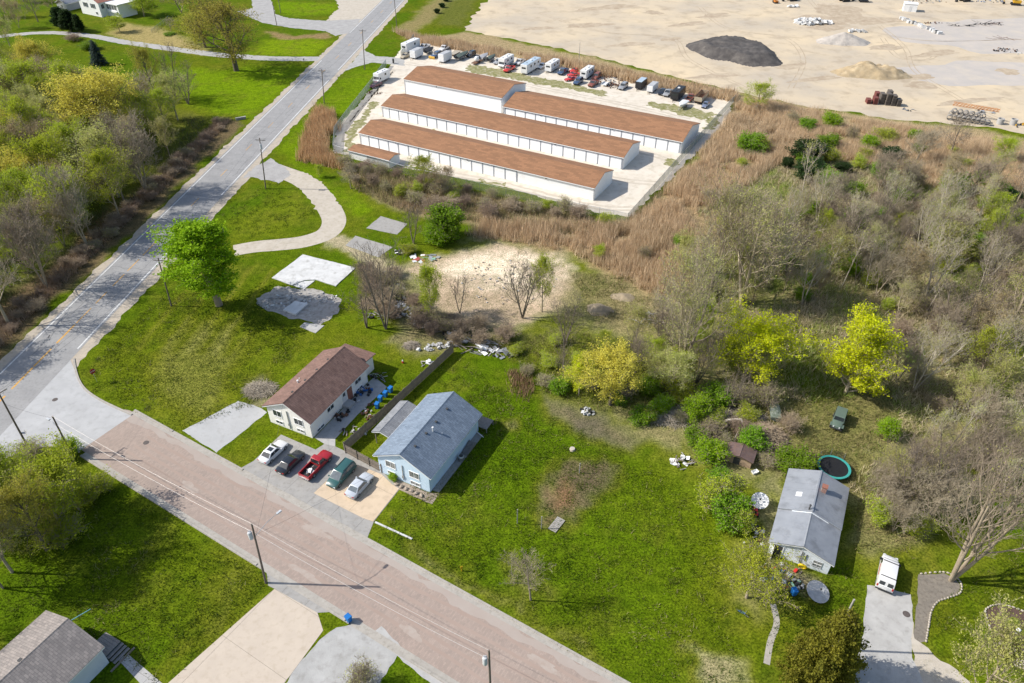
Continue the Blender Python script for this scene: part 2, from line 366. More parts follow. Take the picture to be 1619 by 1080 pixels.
def clip_convex(poly, cell):
    out = list(poly)
    for i in range(len(cell)):
        a, b = cell[i], cell[(i + 1) % len(cell)]; inp, out = out, []
        side = lambda p: (b[0] - a[0]) * (p[1] - a[1]) - (b[1] - a[1]) * (p[0] - a[0])
        for j in range(len(inp)):
            p, q = inp[j], inp[(j + 1) % len(inp)]; sp, sq = side(p), side(q)
            if sp >= 0: out.append(p)
            if (sp >= 0) != (sq >= 0):
                t = sp / (sp - sq); out.append((p[0] + (q[0] - p[0]) * t, p[1] + (q[1] - p[1]) * t))
        if not out: return []
    return out
def slabs(name, poly, z, m, mj, ang, sz, org, gap=.03, label=None):
    """concrete paving: one dark bed, each slab its own piece"""
    base = sheet(name, poly, z, mj, label=label); ca, sa = math.cos(ang), math.sin(ang); A = np.array(poly) - np.array(org)
    U = A @ np.array([ca, sa]); V = A @ np.array([-sa, ca])
    for i in range(int(math.floor(U.min() / sz[0])), int(math.ceil(U.max() / sz[0]))):
        for j in range(int(math.floor(V.min() / sz[1])), int(math.ceil(V.max() / sz[1]))):
            c = [(i * sz[0] + gap / 2, j * sz[1] + gap / 2), ((i + 1) * sz[0] - gap / 2, j * sz[1] + gap / 2), ((i + 1) * sz[0] - gap / 2, (j + 1) * sz[1] - gap / 2), (i * sz[0] + gap / 2, (j + 1) * sz[1] - gap / 2)]
            cw = [(org[0] + x * ca - y * sa, org[1] + x * sa + y * ca) for x, y in c]; p = clip_convex(poly, cw)
            if len(p) > 2:
                ar = abs(sum(p[k][0] * p[(k + 1) % len(p)][1] - p[(k + 1) % len(p)][0] * p[k][1] for k in range(len(p)))) / 2
                if ar > .04: sheet('slab', p, z + .012 + random.uniform(0, .006), m, base, thick=.012)
    return base
# materials for hard surfaces
M_ASPH = mat('road_asphalt', (.255, .252, .25), (.32, .315, .31), .35, .9, c3=(.215, .21, .205), s3=2.2, bump=.15, bscale=12)
M_ASPH2 = mat('drive_asphalt', (.30, .29, .28), (.40, .39, .375), .5, .92, c3=(.24, .23, .22), s3=3, bump=.2, bscale=9)
M_CONC = mat('pale_concrete', (.36, .35, .335), (.44, .43, .41), .5, .9, c3=(.29, .28, .26), s3=1.1, bump=.1, bscale=14)
M_CONCG = mat('grey_concrete', (.285, .275, .26), (.35, .335, .31), .6, .9, c3=(.24, .225, .20), s3=1.6, bump=.1, bscale=14)
M_CONCT = mat('tan_concrete', (.52, .41, .29), (.58, .46, .33), .4, .9, c3=(.42, .33, .235), s3=.9, bump=.1, bscale=14)
M_CONCB = mat('buff_concrete', (.47, .40, .325), (.52, .445, .36), .5, .9, c3=(.42, .35, .27), s3=1.2, bump=.1, bscale=14)
M_CONCW = mat('white_weathered_concrete', (.62, .62, .61), (.50, .50, .49), .45, .9, c3=(.33, .32, .30), s3=.8, bump=.15, bscale=8)
M_JOINT = mat('dark_joint', (.13, .12, .10), (.18, .16, .13), 4)
M_GRAV = mat('pale_gravel', (.66, .60, .51), (.55, .49, .40), .22, .95, c3=(.43, .37, .28), s3=.55, bump=.5, bscale=6, detail=9)
M_GRAVD = mat('drive_gravel', (.50, .45, .38), (.42, .37, .30), .5, .95, c3=(.34, .30, .22), s3=1.1, bump=.5, bscale=6, detail=9)
M_GRAVG = mat('grey_gravel', (.33, .325, .31), (.42, .415, .40), .5, .95, c3=(.25, .24, .22), s3=.9, bump=.5, bscale=6, detail=9)
M_SHOULD = mat('shoulder_grit', (.47, .40, .31), (.36, .32, .27), .5, .95, c3=(.29, .25, .19), s3=1.4, bump=.4, bscale=6, detail=8)
M_YARD = mat('sandy_yard', (.60, .485, .325), (.40, .35, .285), .03, .95, c3=(.33, .265, .19), s3=.16, bump=.5, bscale=1.2, detail=10)
M_WHITE_LINE = mat('road_paint_white', (.70, .70, .69), (.52, .52, .51), 1.2, .7, c3=(.34, .33, .32), s3=2.5)
M_YELL_LINE = mat('road_paint_yellow', (.66, .34, .06), (.52, .30, .09), 1.4, .7, c3=(.33, .28, .2), s3=1.7)
# brick paving: world aligned brick pattern, relief only by bump
def brick_mat():
    m = mat('brick_paving', (.315, .25, .21), (.345, .275, .232), .18, .9, c3=(.292, .235, .20), s3=.35)
    N, L = m.node_tree.nodes, m.node_tree.links; b = N['Principled BSDF']; src = b.inputs['Base Color'].links[0].from_socket
    g = N.new('ShaderNodeNewGeometry'); mp = N.new('ShaderNodeMapping'); mp.inputs['Rotation'].default_value = (0, 0, R_(31.2 + 90)); L.new(g.outputs['Position'], mp.inputs[0])
    br = N.new('ShaderNodeTexBrick'); br.inputs['Scale'].default_value = 1; br.inputs['Brick Width'].default_value = .42; br.inputs['Row Height'].default_value = .21; br.inputs['Mortar Size'].default_value = .012
    br.inputs['Color1'].default_value = (.90, .90, .90, 1); br.inputs['Color2'].default_value = (1.1, 1.08, 1.07, 1); br.inputs['Mortar'].default_value = (.86, .88, .9, 1); L.new(mp.outputs[0], br.inputs[0])
    x = N.new('ShaderNodeMix'); x.data_type = 'RGBA'; x.blend_type = 'MULTIPLY'; x.inputs[0].default_value = 1; L.new(src, x.inputs[6]); L.new(br.outputs[0], x.inputs[7]); L.new(x.outputs[2], b.inputs['Base Color'])
    return m
M_BRICK = brick_mat()
# main road
sh = [RF(s, 6.9 + (.5 if 15 < s < 80 else 0)) for s in np.arange(10, 520, 12)] + [RF(s, -6.6) for s in np.arange(510, -80, -12)] + [RF(-70, 6.5)]
sheet('road_shoulder', sh, .006, M_SHOULD, rag=.45, step=1.2)
road = sheet('main_road', [RF(-80, -5.0), RF(-80, 5.0), RF(600, 5.0), RF(600, -5.0)], .014, M_ASPH)
def lane(nm, s0, s1, t, wd, m): sheet(nm, [RF(s0, t - wd / 2), RF(s1, t - wd / 2), RF(s1, t + wd / 2), RF(s0, t + wd / 2)], .020, m, road)
lane('edge_line', 7, 55, 4.45, .28, M_WHITE_LINE); lane('edge_line', 66, 150, 4.45, .26, M_WHITE_LINE); lane('edge_line', 160, 500, 4.45, .25, M_WHITE_LINE)
lane('edge_line', -60, 170, -4.45, .24, M_WHITE_LINE); lane('edge_line', 205, 500, -4.45, .24, M_WHITE_LINE)
for i in range(14): lane('centre_line', -40 + i * 6 + random.uniform(-.4, .4), -34.6 + i * 6 + random.uniform(-1.2, .3), -.1, .34 if i < 9 else .2, M_YELL_LINE)
for s in range(60, 300, 16): lane('centre_line', s, s + 4, -.1, .16, M_YELL_LINE)
M_TAR = mat('tar_seal', (.10, .10, .10), (.14, .14, .14), 3, .7)
for k in range(12):      # tar-sealed cracks
    s0 = random.uniform(-5, 150); t0 = random.uniform(-4, 4); r = random.Random(k)
    pts = [RF(s0 + j * r.uniform(1.5, 4), t0 + r.uniform(-.5, .5)) for j in range(6)] if k % 2 else [RF(s0 + r.uniform(-.5, .5), -4.8 + j * 1.9) for j in range(6)]
    sheet('crack_seal', strip_poly(pts, .07, 3), .019, M_TAR, road)
# upper junction
sheet('junction_road', GP([(396, -8), (400, 13), (375, 18), (414, 36), (466, 45), (515, 49), (531, 57), (552, 52), (572, 30), (515, 33), (456, 29), (435, 22), (427, -8)]), .011, M_ASPH2, rag=.3)
sheet('gravel_forecourt', GP([(515, 33), (525, 22), (536, 14), (528, -8), (612, -8), (575, 34)]), .009, M_GRAVD, rag=.5)
sheet('farm_drive', strip_poly(GP([(505, 93), (455, 93), (400, 91), (340, 86), (270, 77), (200, 67), (130, 55), (60, 52), (-20, 60)]), (5, 4)), .009, mat('old_drive', (.33, .32, .31), (.40, .39, .37), .4, .95, c3=(.27, .26, .24), s3=1.2, bump=.4, bscale=6), rag=.3)
sheet('yard_entrance', GP([(574, 78), (594, 89), (640, 92), (640, 104), (611, 101), (588, 99), (556, 108), (545, 112)]), .010, M_GRAVG, rag=.3)
# storage yard
LOT = [(655, 60), (1160, 157), (1152, 190), (1100, 242), (1050, 292), (995, 343), (940, 336), (800, 296), (650, 263), (560, 251), (528, 240), (529, 212), (548, 185), (580, 150), (606, 122), (620, 98), (634, 78)]
sheet('gravel_yard', GP(LOT), .007, M_GRAV, rag=.5)
M_VERGE = mat('thin_yard_grass', (.14, .15, .035), (.30, .27, .14), .7, .95, c3=(.50, .45, .36), s3=.8, bump=.5, bscale=5)
for pl in ([(740, 100), (830, 118), (900, 132), (960, 145), (955, 152), (880, 138), (800, 124), (735, 112)], [(1030, 160), (1080, 168), (1120, 178), (1140, 182), (1110, 190), (1060, 176), (1020, 168)], [(1118, 186), (1140, 180), (1128, 205), (1112, 204)], [(1055, 250), (1075, 250), (1068, 266), (1056, 262)],
           [(540, 240), (552, 205), (590, 160), (600, 162), (566, 205), (556, 240)], [(650, 200), (700, 208), (702, 213), (650, 204)], [(760, 282), (800, 291), (798, 295), (760, 286)]):
    sheet('weedy_patch', GP(pl), .014, M_VERGE, rag=.9, step=.5)
M_GRAVT = mat('packed_gravel_track', (.52, .46, .375), (.44, .385, .31), .3, .95, c3=(.60, .54, .45), s3=.9, bump=.4, bscale=6)
for k, pts in enumerate([[(640, 100), (720, 112), (850, 138), (1000, 168), (1090, 190)], [(560, 200), (620, 206), (760, 236), (900, 268), (985, 285), (1040, 290)], [(545, 222), (556, 190), (590, 150), (622, 112)], [(640, 262), (780, 288), (930, 325), (1000, 330)], [(830, 196), (930, 222), (1030, 244), (1070, 262)]]):
    for dx in (-.8, .8):
        g = [(a + dx * .5, b + dx) for a, b in GP(pts)]; sheet('tyre_track', strip_poly(g, .8, 8), .0105 + k * .0005, M_GRAVT, rag=.3, step=.7)
# sandy works yard
YARD = [(735, 48), (760, 10), (800, -30), (1000, -60), (1900, -60), (1900, 320), (1619, 212), (1560, 200), (1420, 190), (1300, 172), (1215, 158), (1180, 148), (1080, 125), (950, 92), (850, 70)]
sheet('works_yard', GP(YARD), .007, M_YARD, rag=1.2, step=2.5)
M_DAMP = mat('damp_sand', (.34, .265, .185), (.45, .37, .27), .25, .95, c3=(.50, .42, .31), s3=.5, bump=.4, bscale=3)
M_GREYF = mat('grey_fines', (.40, .37, .34), (.47, .42, .37), .15, .95, c3=(.50, .44, .36), s3=.2, bump=.4, bscale=2)
def blob(name, u, v, rx, ry, m, z, seed, ang=0.):
    g = G(u, v); r = random.Random(seed); ph = [r.uniform(0, 6.28) for _ in range(4)]; pts = []
    for i in range(40):
        a = i / 40 * 6.2832; k = 1 + .18 * math.sin(2 * a + ph[0]) + .13 * math.sin(3 * a + ph[1]) + .1 * math.sin(5 * a + ph[2]) + .07 * math.sin(9 * a + ph[3])
        x, y = rx * k * math.cos(a), ry * k * math.sin(a); pts.append((g[0] + x * math.cos(ang) - y * math.sin(ang), g[1] + x * math.sin(ang) + y * math.cos(ang)))
    return sheet(name, pts, z, m, rag=.12, step=.5)
blob('grey_fines_patch', 1560, 55, 30, 26, M_GREYF, .010, 1); blob('grey_fines_patch', 1540, 115, 26, 12, M_GREYF, .012, 2)
for k, (u, v, rx, ry) in enumerate([(930, 40, 10, 3), (1000, 70, 8, 2.4), (850, 45, 7, 2.2), (1290, 125, 8, 2.2), (1480, 85, 9, 3), (1250, 105, 6, 2.4), (1530, 160, 10, 2), (1130, 120, 9, 2), (960, 12, 12, 4), (1400, 75, 7, 3), (1130, 25, 8, 3), (1090, 38, 7, 3), (1330, 20, 10, 14), (1310, 42, 9, 5), (1455, 135, 6, 3), (1448, 122, 6, 3), (1594, 113, 4, 3), (1033, 20, 4, 3), (1060, 62, 4, 2.5), (1380, 33, 14, 5), (1300, 30, 12, 6)]):
    blob('damp_patch', u, v, rx, ry, M_DAMP, .0145 + k * .0003, 10 + k, .3)
for k, pts in enumerate([[(1390, 40), (1430, 75), (1445, 110), (1490, 140), (1560, 180), (1600, 196)], [(1280, 0), (1300, 20), (1340, 40), (1400, 55), (1480, 65), (1619, 62)], [(1395, 60), (1420, 90), (1460, 95), (1478, 88), (1470, 78)], [(1105, 10), (1150, 45), (1240, 60), (1270, 95), (1250, 140)], [(850, 20), (950, 50), (1060, 60), (1090, 95), (1180, 140)]]):
    for dx in (-.85, .85):
        g = [(a + dx, b) for a, b in GP(pts)]; sheet('wheel_track', strip_poly(g, .32, 8), .0205 + k * .0006, M_DAMP, rag=.12, step=.9)
# concrete corner and brick street
bl0, bl1 = (208, 656), (126, 713)
APR = [(-60, 760), (-60, 640), (113, 560), (118, 585), (124, 602), (134, 616), (160, 634), (208, 657), (126, 713), (95, 706), (62, 706), (28, 716), (0, 728)]
a0 = [RF(-60, 5.02), RF(4.0, 5.02)] + GP(APR[3:]) + [G(-60, 760), RF(-60, 5.3)]
sheet('street_apron', a0, .017, M_CONCG if False else mat('apron_concrete', (.37, .37, .37), (.43, .43, .43), .35, .9, c3=(.32, .32, .315), s3=.8, bump=.1, bscale=14))
sb0 = s_of(*bl0); sb1 = s_of(*bl1); S_END = 75
sheet('brick_street', [SF(sb1, -SHW + .9), SF(S_END, -SHW + .9), SF(S_END, SHW - .9), SF(sb0, SHW - .9)], .012, M_BRICK)
sheet('street_margin', [SF(sb0 - 2, SHW - 2.0), SF(S_END, SHW - 2.0), SF(S_END, SHW - .89), SF(sb0 - 2, SHW - .89)], .0155, mat('dusty_brick', (.37, .32, .28), (.345, .285, .245), .3, .9), rag=.35, step=.9)
M_PATCH = mat('pale_patch', (.39, .335, .29), (.345, .275, .232), .9, .9, c3=(.32, .25, .205), s3=1.2)
for k, (u, v, rx, ry) in enumerate([(482, 907, 2.4, .45), (650, 1000, 1.6, .5), (500, 840, 2.6, .5), (300, 770, 1.6, .6), (860, 1050, 2.0, .5)]): blob('road_patch', u, v, rx, ry, M_PATCH, .0185 + k * .0004, 60 + k, _sa)
for k in range(5):
    t0 = -2.6 + k * 1.3; sheet('tyre_streak', strip_poly([SF(-36 + j * 8, t0 + .25 * math.sin(j * 1.3 + k)) for j in range(13)], .4, 4), .0165 + k * .0003, mat('worn_brick', (.315, .24, .198), (.345, .265, .22), .3, .9), rag=.1, step=.9)
# gutters and kerbs, laid in 3 m lengths
M_KERB = mat('kerb_concrete', (.40, .37, .325), (.33, .305, .27), 1.0, .9, c3=(.26, .24, .2), s3=2.5, bump=.1, bscale=14)
def kerb_run(nm, s0, s1, sgn, drops, label):
    gut = sheet(nm, [SF(s0, sgn * (SHW - .95)), SF(s1, sgn * (SHW - .95)), SF(s1, sgn * (SHW + .02)), SF(s0, sgn * (SHW + .02))][::sgn], .0165, M_KERB, label=label)
    s = s0
    while s < s1:
        e = min(s + 3.0, s1); low = any(a - .5 < (s + e) / 2 < b + .5 for a, b in drops); h = .03 if low else .13; b = MB()
        pr = [(-.28, .0), (-.26, h), (.02, h), (.02, -.05)]
        b.loft([[(*SF(q, sgn * (SHW - .05 + y)), z) for y, z in pr] for q in (s + .012, e - .012)]); b.obj('kerb_segment', M_KERB, gut); s = e
    return gut
d_up = [(s_of(283, 685), s_of(345, 720)), (s_of(380, 741), s_of(579, 852))]; d_lo = [(s_of(423, 905), s_of(525, 968)), (s_of(545, 985), s_of(655, 1040))]
kerb_run('gutter', sb0 - .5, S_END, 1, d_up, 'kerb and gutter on the house side of the brick street')
kerb_run('gutter', sb1 + 1.0, S_END, -1, d_lo, 'kerb and gutter on the near side of the brick street')
def kerb_curve(pts, m=M_KERB):
    c = smooth_line(GP(pts), 5); b = MB(); rings = []
    for i, p in enumerate(c):
        d = c[min(i + 1, len(c) - 1)] - c[max(i - 1, 0)]; nn = Vector((-d.y, d.x)).normalized()
        rings.append([(*(p - nn * .0), -.02), (*(p - nn * .0), .13), (*(p + nn * .32), .13), (*(p + nn * .32), -.02)])
    b.loft(rings); o = b.obj('kerb', m); o['kind'] = 'structure'; return o
kerb_curve([(115, 568), (118, 585), (124, 603), (136, 619), (162, 636), (207, 657)])
kerb_curve([(127, 714), (95, 706), (62, 706), (28, 716), (0, 728), (-40, 752)])
# driveways and pads
ANG = R_(-26)
sheet('driveway', GP([(288, 681), (342, 716), (422, 652), (400, 640), (376, 634)]), .010, mat('drive_grey', (.37, .37, .365), (.43, .43, .425), .4, .95, c3=(.30, .295, .28), s3=.8, bump=.4, bscale=8), rag=.10, step=.45)
PADU = [SF(s_of(380, 741), SHW + .02), *GP([(401, 729), (444, 687), (499, 711), (513, 702), (530, 706), (545, 713), (605, 746), (632, 773), (591, 825)]), SF(s_of(579, 852), SHW + .02)]
slabs('parking_pad', PADU, .008, M_CONCG, M_JOINT, _sa, (4.2, 3.4), SF(s_of(380, 741), SHW))
slabs('parking_bay', GP([(496, 780), (529, 748), (559, 733), (603, 750), (620, 766), (631, 773), (590, 825), (573, 819)]), .032, M_CONCT, M_JOINT, _sa, (6.2, 5.4), G(496, 780))
sheet('entry_walk', GP([(499, 711), (513, 702), (497, 692), (583, 604), (592, 596), (612, 612), (566, 655), (530, 694), (530, 706)]), .009, M_CONC)
slabs('driveway', GP([(434, 931), (502, 969), (511, 997), (450, 1080), (400, 1150), (200, 1150), (266, 1080)]), .010, M_CONCB, M_JOINT, _sa, (9.5, 7.5), G(434, 931))
slabs('driveway_apron', [SF(s_of(423, 905), -SHW - .02)] + GP([(424, 926), (434, 931), (502, 969)]) + [SF(s_of(522, 966), -SHW - .02)], .006, M_CONCG, M_JOINT, _sa, (3.6, 4.2), G(423, 905))
sheet('gravel_driveway', GP([(455, 1078), (505, 1012), (520, 1000), (546, 990), (575, 985), (632, 1028), (600, 1085), (560, 1150), (400, 1150)]), .0075, M_GRAVG, rag=.3)
sheet('sidewalk', GP([(603, 990), (640, 1030), (790, 1120), (740, 1130), (632, 1040), (590, 1000)]), .0135, M_CONC, rag=.1)
# loop drive and old slabs
sheet('loop_drive', strip_poly(GP([(415, 262), (445, 272), (478, 285), (503, 306), (522, 332), (528, 352), (515, 370), (480, 382), (440, 387), (405, 390), (370, 396)]), (6.0, 4.6)), .009, M_GRAVD, rag=.45)
sheet('drive_mouth', GP([(405, 262), (428, 250), (446, 262), (460, 276), (440, 290), (400, 280), (385, 282)]), .0105, M_ASPH2, rag=.35)
def slab_thing(pts, h, m, label):
    o = sheet('concrete_slab', GP(pts), h, m, thick=h, rag=.06, step=.6); o['kind'] = 'structure'; o['label'] = label; return o
slab_thing([(479, 403), (562, 424), (531, 453), (499, 443), (481, 444), (462, 451.5), (430, 440)], .14, M_CONCW, 'white weathered foundation slab on the grass beside the loop drive')
slab_thing([(498, 444.2), (481, 458), (464, 452.2), (481.5, 445)], .10, M_CONCW, 'small square slab against the white foundation')
slab_thing([(467, 478), (488, 482), (468, 499), (448, 492)], .35, M_CONCW, 'small raised slab among the foundation rubble')
slab_thing([(482, 510), (513, 515), (499, 527), (474, 517)], .08, M_CONC, 'low buff slab below the foundation rubble')
slab_thing([(562, 373), (621, 391), (598, 407), (546, 388)], .05, M_CONCG, 'old slab at the end of the loop drive')
slab_thing([(602, 342), (644, 354), (628, 371), (579, 361)], .05, M_CONCG, 'old slab between the loop drive and the reeds')
sheet('rubble_bed', GP([(405, 472), (440, 452), (500, 458), (535, 470), (534, 496), (505, 516), (470, 504), (420, 490)]), .010, mat('rubble_ground', (.30, .27, .24), (.42, .40, .37), .9, .95, c3=(.15, .14, .11), s3=1.6, bump=.8, bscale=4), rag=.5)
# van drive on the right and planting beds
sheet('driveway', GP([(1371, 925), (1440, 940), (1442, 1000), (1442, 1040), (1470, 1100), (1350, 1100), (1362, 1010)]), .009, M_CONC, rag=.15)
sheet('gravel_spill', GP([(1430, 935), (1442, 960), (1446, 1010), (1500, 1050), (1540, 1090), (1440, 1090), (1436, 1000)]), .0075, M_GRAVD, rag=.5)
M_MULCH = mat('grey_mulch', (.17, .15, .125), (.24, .21, .17), 1.2, .95, c3=(.10, .085, .07), s3=3, bump=.7, bscale=7)
M_MULCHD = mat('dark_mulch', (.075, .045, .035), (.12, .075, .06), 1.2, .95, c3=(.05, .03, .025), s3=3, bump=.7, bscale=7)
BED1 = [(1452, 908), (1492, 906), (1510, 915), (1519, 926), (1516, 938), (1500, 945), (1482, 952), (1472, 968), (1468, 990), (1464, 1014), (1444, 1020), (1448, 960)]
sheet('planting_bed', GP(BED1), .006, M_MULCH, rag=.12)
BED2 = [(1558, 970), (1562, 962), (1578, 957), (1600, 960), (1640, 978), (1680, 1050), (1619, 1060), (1600, 1040), (1585, 1010), (1568, 1002)]
sheet('planting_bed', GP(BED2), .006, M_MULCHD, rag=.1)
sheet('stone_path', GP([(1570, 1010), (1590, 1014), (1640, 1040), (1640, 1066), (1600, 1052), (1572, 1034)]), .0125, M_CONCB, rag=.08)
sheet('brick_path', strip_poly(GP([(1222, 955), (1228, 985), (1218, 1015), (1212, 1050)]), .7), .006, M_KERB, rag=.06)
# ================================================================== buildings
def roof_mat(name, c, c2, c3, ang, row=.3, wid=.7):
    m = mat(name, c, c2, .8, .92, c3=c3, s3=3.5, bump=.25, bscale=9)
    N, L = m.node_tree.nodes, m.node_tree.links; b = N['Principled BSDF']; src = b.inputs['Base Color'].links[0].from_socket
    g = N.new('ShaderNodeNewGeometry'); mp = N.new('ShaderNodeMapping'); mp.inputs['Rotation'].default_value = (0, 0, -ang); L.new(g.outputs['Position'], mp.inputs[0])
    br = N.new('ShaderNodeTexBrick'); br.inputs['Scale'].default_value = 1; br.inputs['Brick Width'].default_value = wid; br.inputs['Row Height'].default_value = row; br.inputs['Mortar Size'].default_value = .018
    br.inputs['Color1'].default_value = (.84, .84, .84, 1); br.inputs['Color2'].default_value = (1.14, 1.12, 1.1, 1); br.inputs['Mortar'].default_value = (.62, .62, .62, 1); L.new(mp.outputs[0], br.inputs[0])
    x = N.new('ShaderNodeMix'); x.data_type = 'RGBA'; x.blend_type = 'MULTIPLY'; x.inputs[0].default_value = 1; L.new(src, x.inputs[6]); L.new(br.outputs[0], x.inputs[7]); L.new(x.outputs[2], b.inputs['Base Color'])
    return m
A64 = R_(64)
M_TRIM = mat('white_trim', (.80, .80, .79), (.74, .74, .73), 2, .6)
M_GLASS = mat('window_glass', (.03, .04, .045), (.06, .075, .08), .8, .08, spec=.6)
M_CURT = mat('curtained_glass', (.33, .33, .31), (.07, .085, .09), 1.6, .12, spec=.6)
M_DOORW = mat('white_door', (.66, .66, .66), (.6, .6, .6), 2, .5)
M_VENT = mat('dark_vent', (.05, .05, .05), (.07, .07, .07), 3, .6)
M_PIPE = mat('white_pipe', (.68, .68, .68), (.6, .6, .6), 3, .5)
M_METG = mat('galvanised_metal', (.42, .43, .44), (.50, .51, .52), 2, .45, .6)
M_TREATED = mat('weathered_wood', (.235, .195, .155), (.16, .135, .11), 2.2, .9, c3=(.30, .26, .22), s3=7, bump=.3, bscale=16)
M_REDBRICK = mat('red_brick', (.30, .11, .07), (.22, .085, .06), 5, .9, c3=(.34, .28, .24), s3=14)
def face_mtx(face, w, d, a, z):
    if face == 'F': return Matrix(((1, 0, 0, a), (0, -1, 0, 0), (0, 0, 1, z), (0, 0, 0, 1)))
    if face == 'B': return Matrix(((-1, 0, 0, a), (0, 1, 0, d), (0, 0, 1, z), (0, 0, 0, 1)))
    if face == 'R': return Matrix(((0, 1, 0, w), (1, 0, 0, a), (0, 0, 1, z), (0, 0, 0, 1)))
    return Matrix(((0, -1, 0, 0), (-1, 0, 0, a), (0, 0, 1, z), (0, 0, 0, 1)))
def window(root, mx, ww, hh, glass=None, mull=1, fr=None, nm='window'):
    b = MB(); t = .07
    b.box(-ww / 2 - t, ww / 2 + t, .0, .07, hh / 2, hh / 2 + t, mtx=mx); b.box(-ww / 2 - t - .04, ww / 2 + t + .04, .0, .10, -hh / 2 - t, -hh / 2, mtx=mx)
    for s in (-1, 1): b.box(s * (ww / 2 + t / 2) - t / 2, s * (ww / 2 + t / 2) + t / 2, .0, .065, -hh / 2, hh / 2, mtx=mx)
    for k in range(mull):
        x = -ww / 2 + ww * (k + 1) / (mull + 1); b.box(x - .035, x + .035, .0, .06, -hh / 2, hh / 2, mtx=mx)
    f = b.obj(nm, fr or M_TRIM, root)
    for k in range(mull + 1):
        x0 = -ww / 2 + ww * k / (mull + 1) + (.035 if k else 0); x1 = -ww / 2 + ww * (k + 1) / (mull + 1) - (.035 if k < mull else 0)
        MB().box(x0, x1, .004, .022, -hh / 2, hh / 2, mtx=mx).obj('pane', glass or M_GLASS, f)
    return f
def slope_pts(xr, zr, xe, ze, y0, y1, th):
    n = Vector((-(ze - zr), 0, xe - xr)); n.normalize()
    if n.z < 0: n = -n
    o = n * th
    q = [(xr, y0, zr), (xe, y0, ze), (xe, y1, ze), (xr, y1, zr)]
    return q + [(x + o.x, y, z + o.z) for x, y, z in q]
BOXF = [(3, 2, 1, 0), (4, 5, 6, 7), (0, 1, 5, 4), (1, 2, 6, 5), (2, 3, 7, 6), (3, 0, 4, 7)]
def gable(name, label, org, ang, w, d, hw, rise, mw, mr, over=.4, oy=.35, xr=None, trim=M_TRIM, fascia=True, cat='house', gutter=False, z0=0, open_walls=False):
    root = empty(name, org, ang, label, cat); xr = w / 2 if xr is None else xr
    if not open_walls:
        b = MB(); pr = [(0, z0 - .05), (w, z0 - .05), (w, hw), (xr, hw + rise), (0, hw)]
        b.loft([[(x, y, z) for x, z in pr] for y in (0, d)]); b.obj('wall', mw, root)
    for sgn in (-1, 1):
        xe = -over if sgn < 0 else w + over; run = xr if sgn < 0 else w - xr; ze = hw - over * rise / run
        b = MB(); b.add(slope_pts(xr, hw + rise + .02, xe, ze + .02, -oy, d + oy, .11), BOXF); rf = b.obj('roof_slope', mr, root)
        if fascia:
            b = MB(); b.add(slope_pts(xr, hw + rise - .16, xe, ze - .16, -oy + .015, -oy + .055, .165), BOXF); b.add(slope_pts(xr, hw + rise - .16, xe, ze - .16, d + oy - .055, d + oy - .015, .165), BOXF)
            b.box(*(sorted((xe - sgn * .05, xe - sgn * .01))), -oy, d + oy, ze - .17, ze + .015); b.obj('fascia', trim, rf)
        if gutter:
            b = MB(); x0 = xe; b.box(min(x0, x0 + sgn * .12), max(x0, x0 + sgn * .12), -oy, d + oy, ze - .06, ze + .05); b.obj('gutter', trim, rf)
    b = MB(); zr = hw + rise + .13; b.loft([[(xr - .16, y, zr - .055), (xr, y, zr + .05), (xr + .16, y, zr - .055)] for y in (-oy, d + oy)]); b.obj('ridge_cap', mr, root)
    return root
def roof_z(x, w, hw, rise, xr=None):
    xr = w / 2 if xr is None else xr
    return hw + rise * (x / xr if x < xr else (w - x) / (w - xr)) + .13
def vent(root, x, y, z, nm='roof_vent', s=.3, m=None):
    MB().box(x - s / 2, x + s / 2, y - s / 2, y + s / 2, z - .12, z + .12).obj(nm, m or M_VENT, root, bevel=.03)
def pipe(root, x, y, z, h, r=.07, m=None):
    b = MB(); b.tube((x, y, z - .15), (x, y, z + h), r, r, 10); b.tube((x, y, z + h), (x, y, z + h + .08), r * 1.7, r * 1.4, 10); b.obj('flue_pipe', m or M_PIPE, root)

# ---- tan bi-level house with the brown roof
M_TANW = mat('cream_siding', (.86, .835, .775), (.82, .79, .73), .8, .8, bump=.15, bscale=5)
M_BROWN = roof_mat('brown_shingles', (.175, .105, .085), (.225, .14, .115), (.115, .075, .065), R_(-26))
o_t = G(428.1, 667); TW, TD, TH_ = 8.0, 14.3, 3.55
tan = gable('bilevel_house', 'cream two-storey house with brown shingle roof behind five parked cars', o_t, R_(-26), TW, TD, TH_, 2.1, M_TANW, M_BROWN, over=.55)
for x, z, ww, hh, g in ((1.9, 2.55, 1.5, 1.15, M_GLASS), (5.9, 2.45, 1.5, 1.15, M_GLASS), (1.95, .75, 1.25, .55, M_GLASS), (5.95, .7, 1.25, .55, M_CURT)): window(tan, face_mtx('F', TW, TD, x, z), ww, hh, g)
for y, z, ww, hh in ((4.8, 2.3, 1.5, 1.05), (11.9, 2.3, 1.5, 1.05), (2.0, .45, 1.6, .4), (12.0, .45, 1.4, .4)): window(tan, face_mtx('R', TW, TD, y, z), ww, hh)
for y, z in ((3.0, 2.4), (9.0, 2.4)): window(tan, face_mtx('L', TW, TD, y, z), 1.4, 1.0)
dm = face_mtx('R', TW, TD, 8.2, 1.7); d_ = MB().box(-.48, .48, 0, .05, -1.05, 1.05, mtx=dm).obj('door', M_DOORW, tan); MB().box(.32, .4, .05, .11, -.05, .05, mtx=dm).obj('handle', M_METG, d_); MB().box(-.28, .28, .05, .06, .1, .8, mtx=dm).obj('pane', M_GLASS, d_)
MB().box(TW, TW + .05, 9.0, 10.2, .0, 3.1).obj('brick_panel', M_REDBRICK, tan); MB().box(TW, TW + 1.3, 7.4, 9.0, .0, .62).obj('stoop', M_CONC, tan)
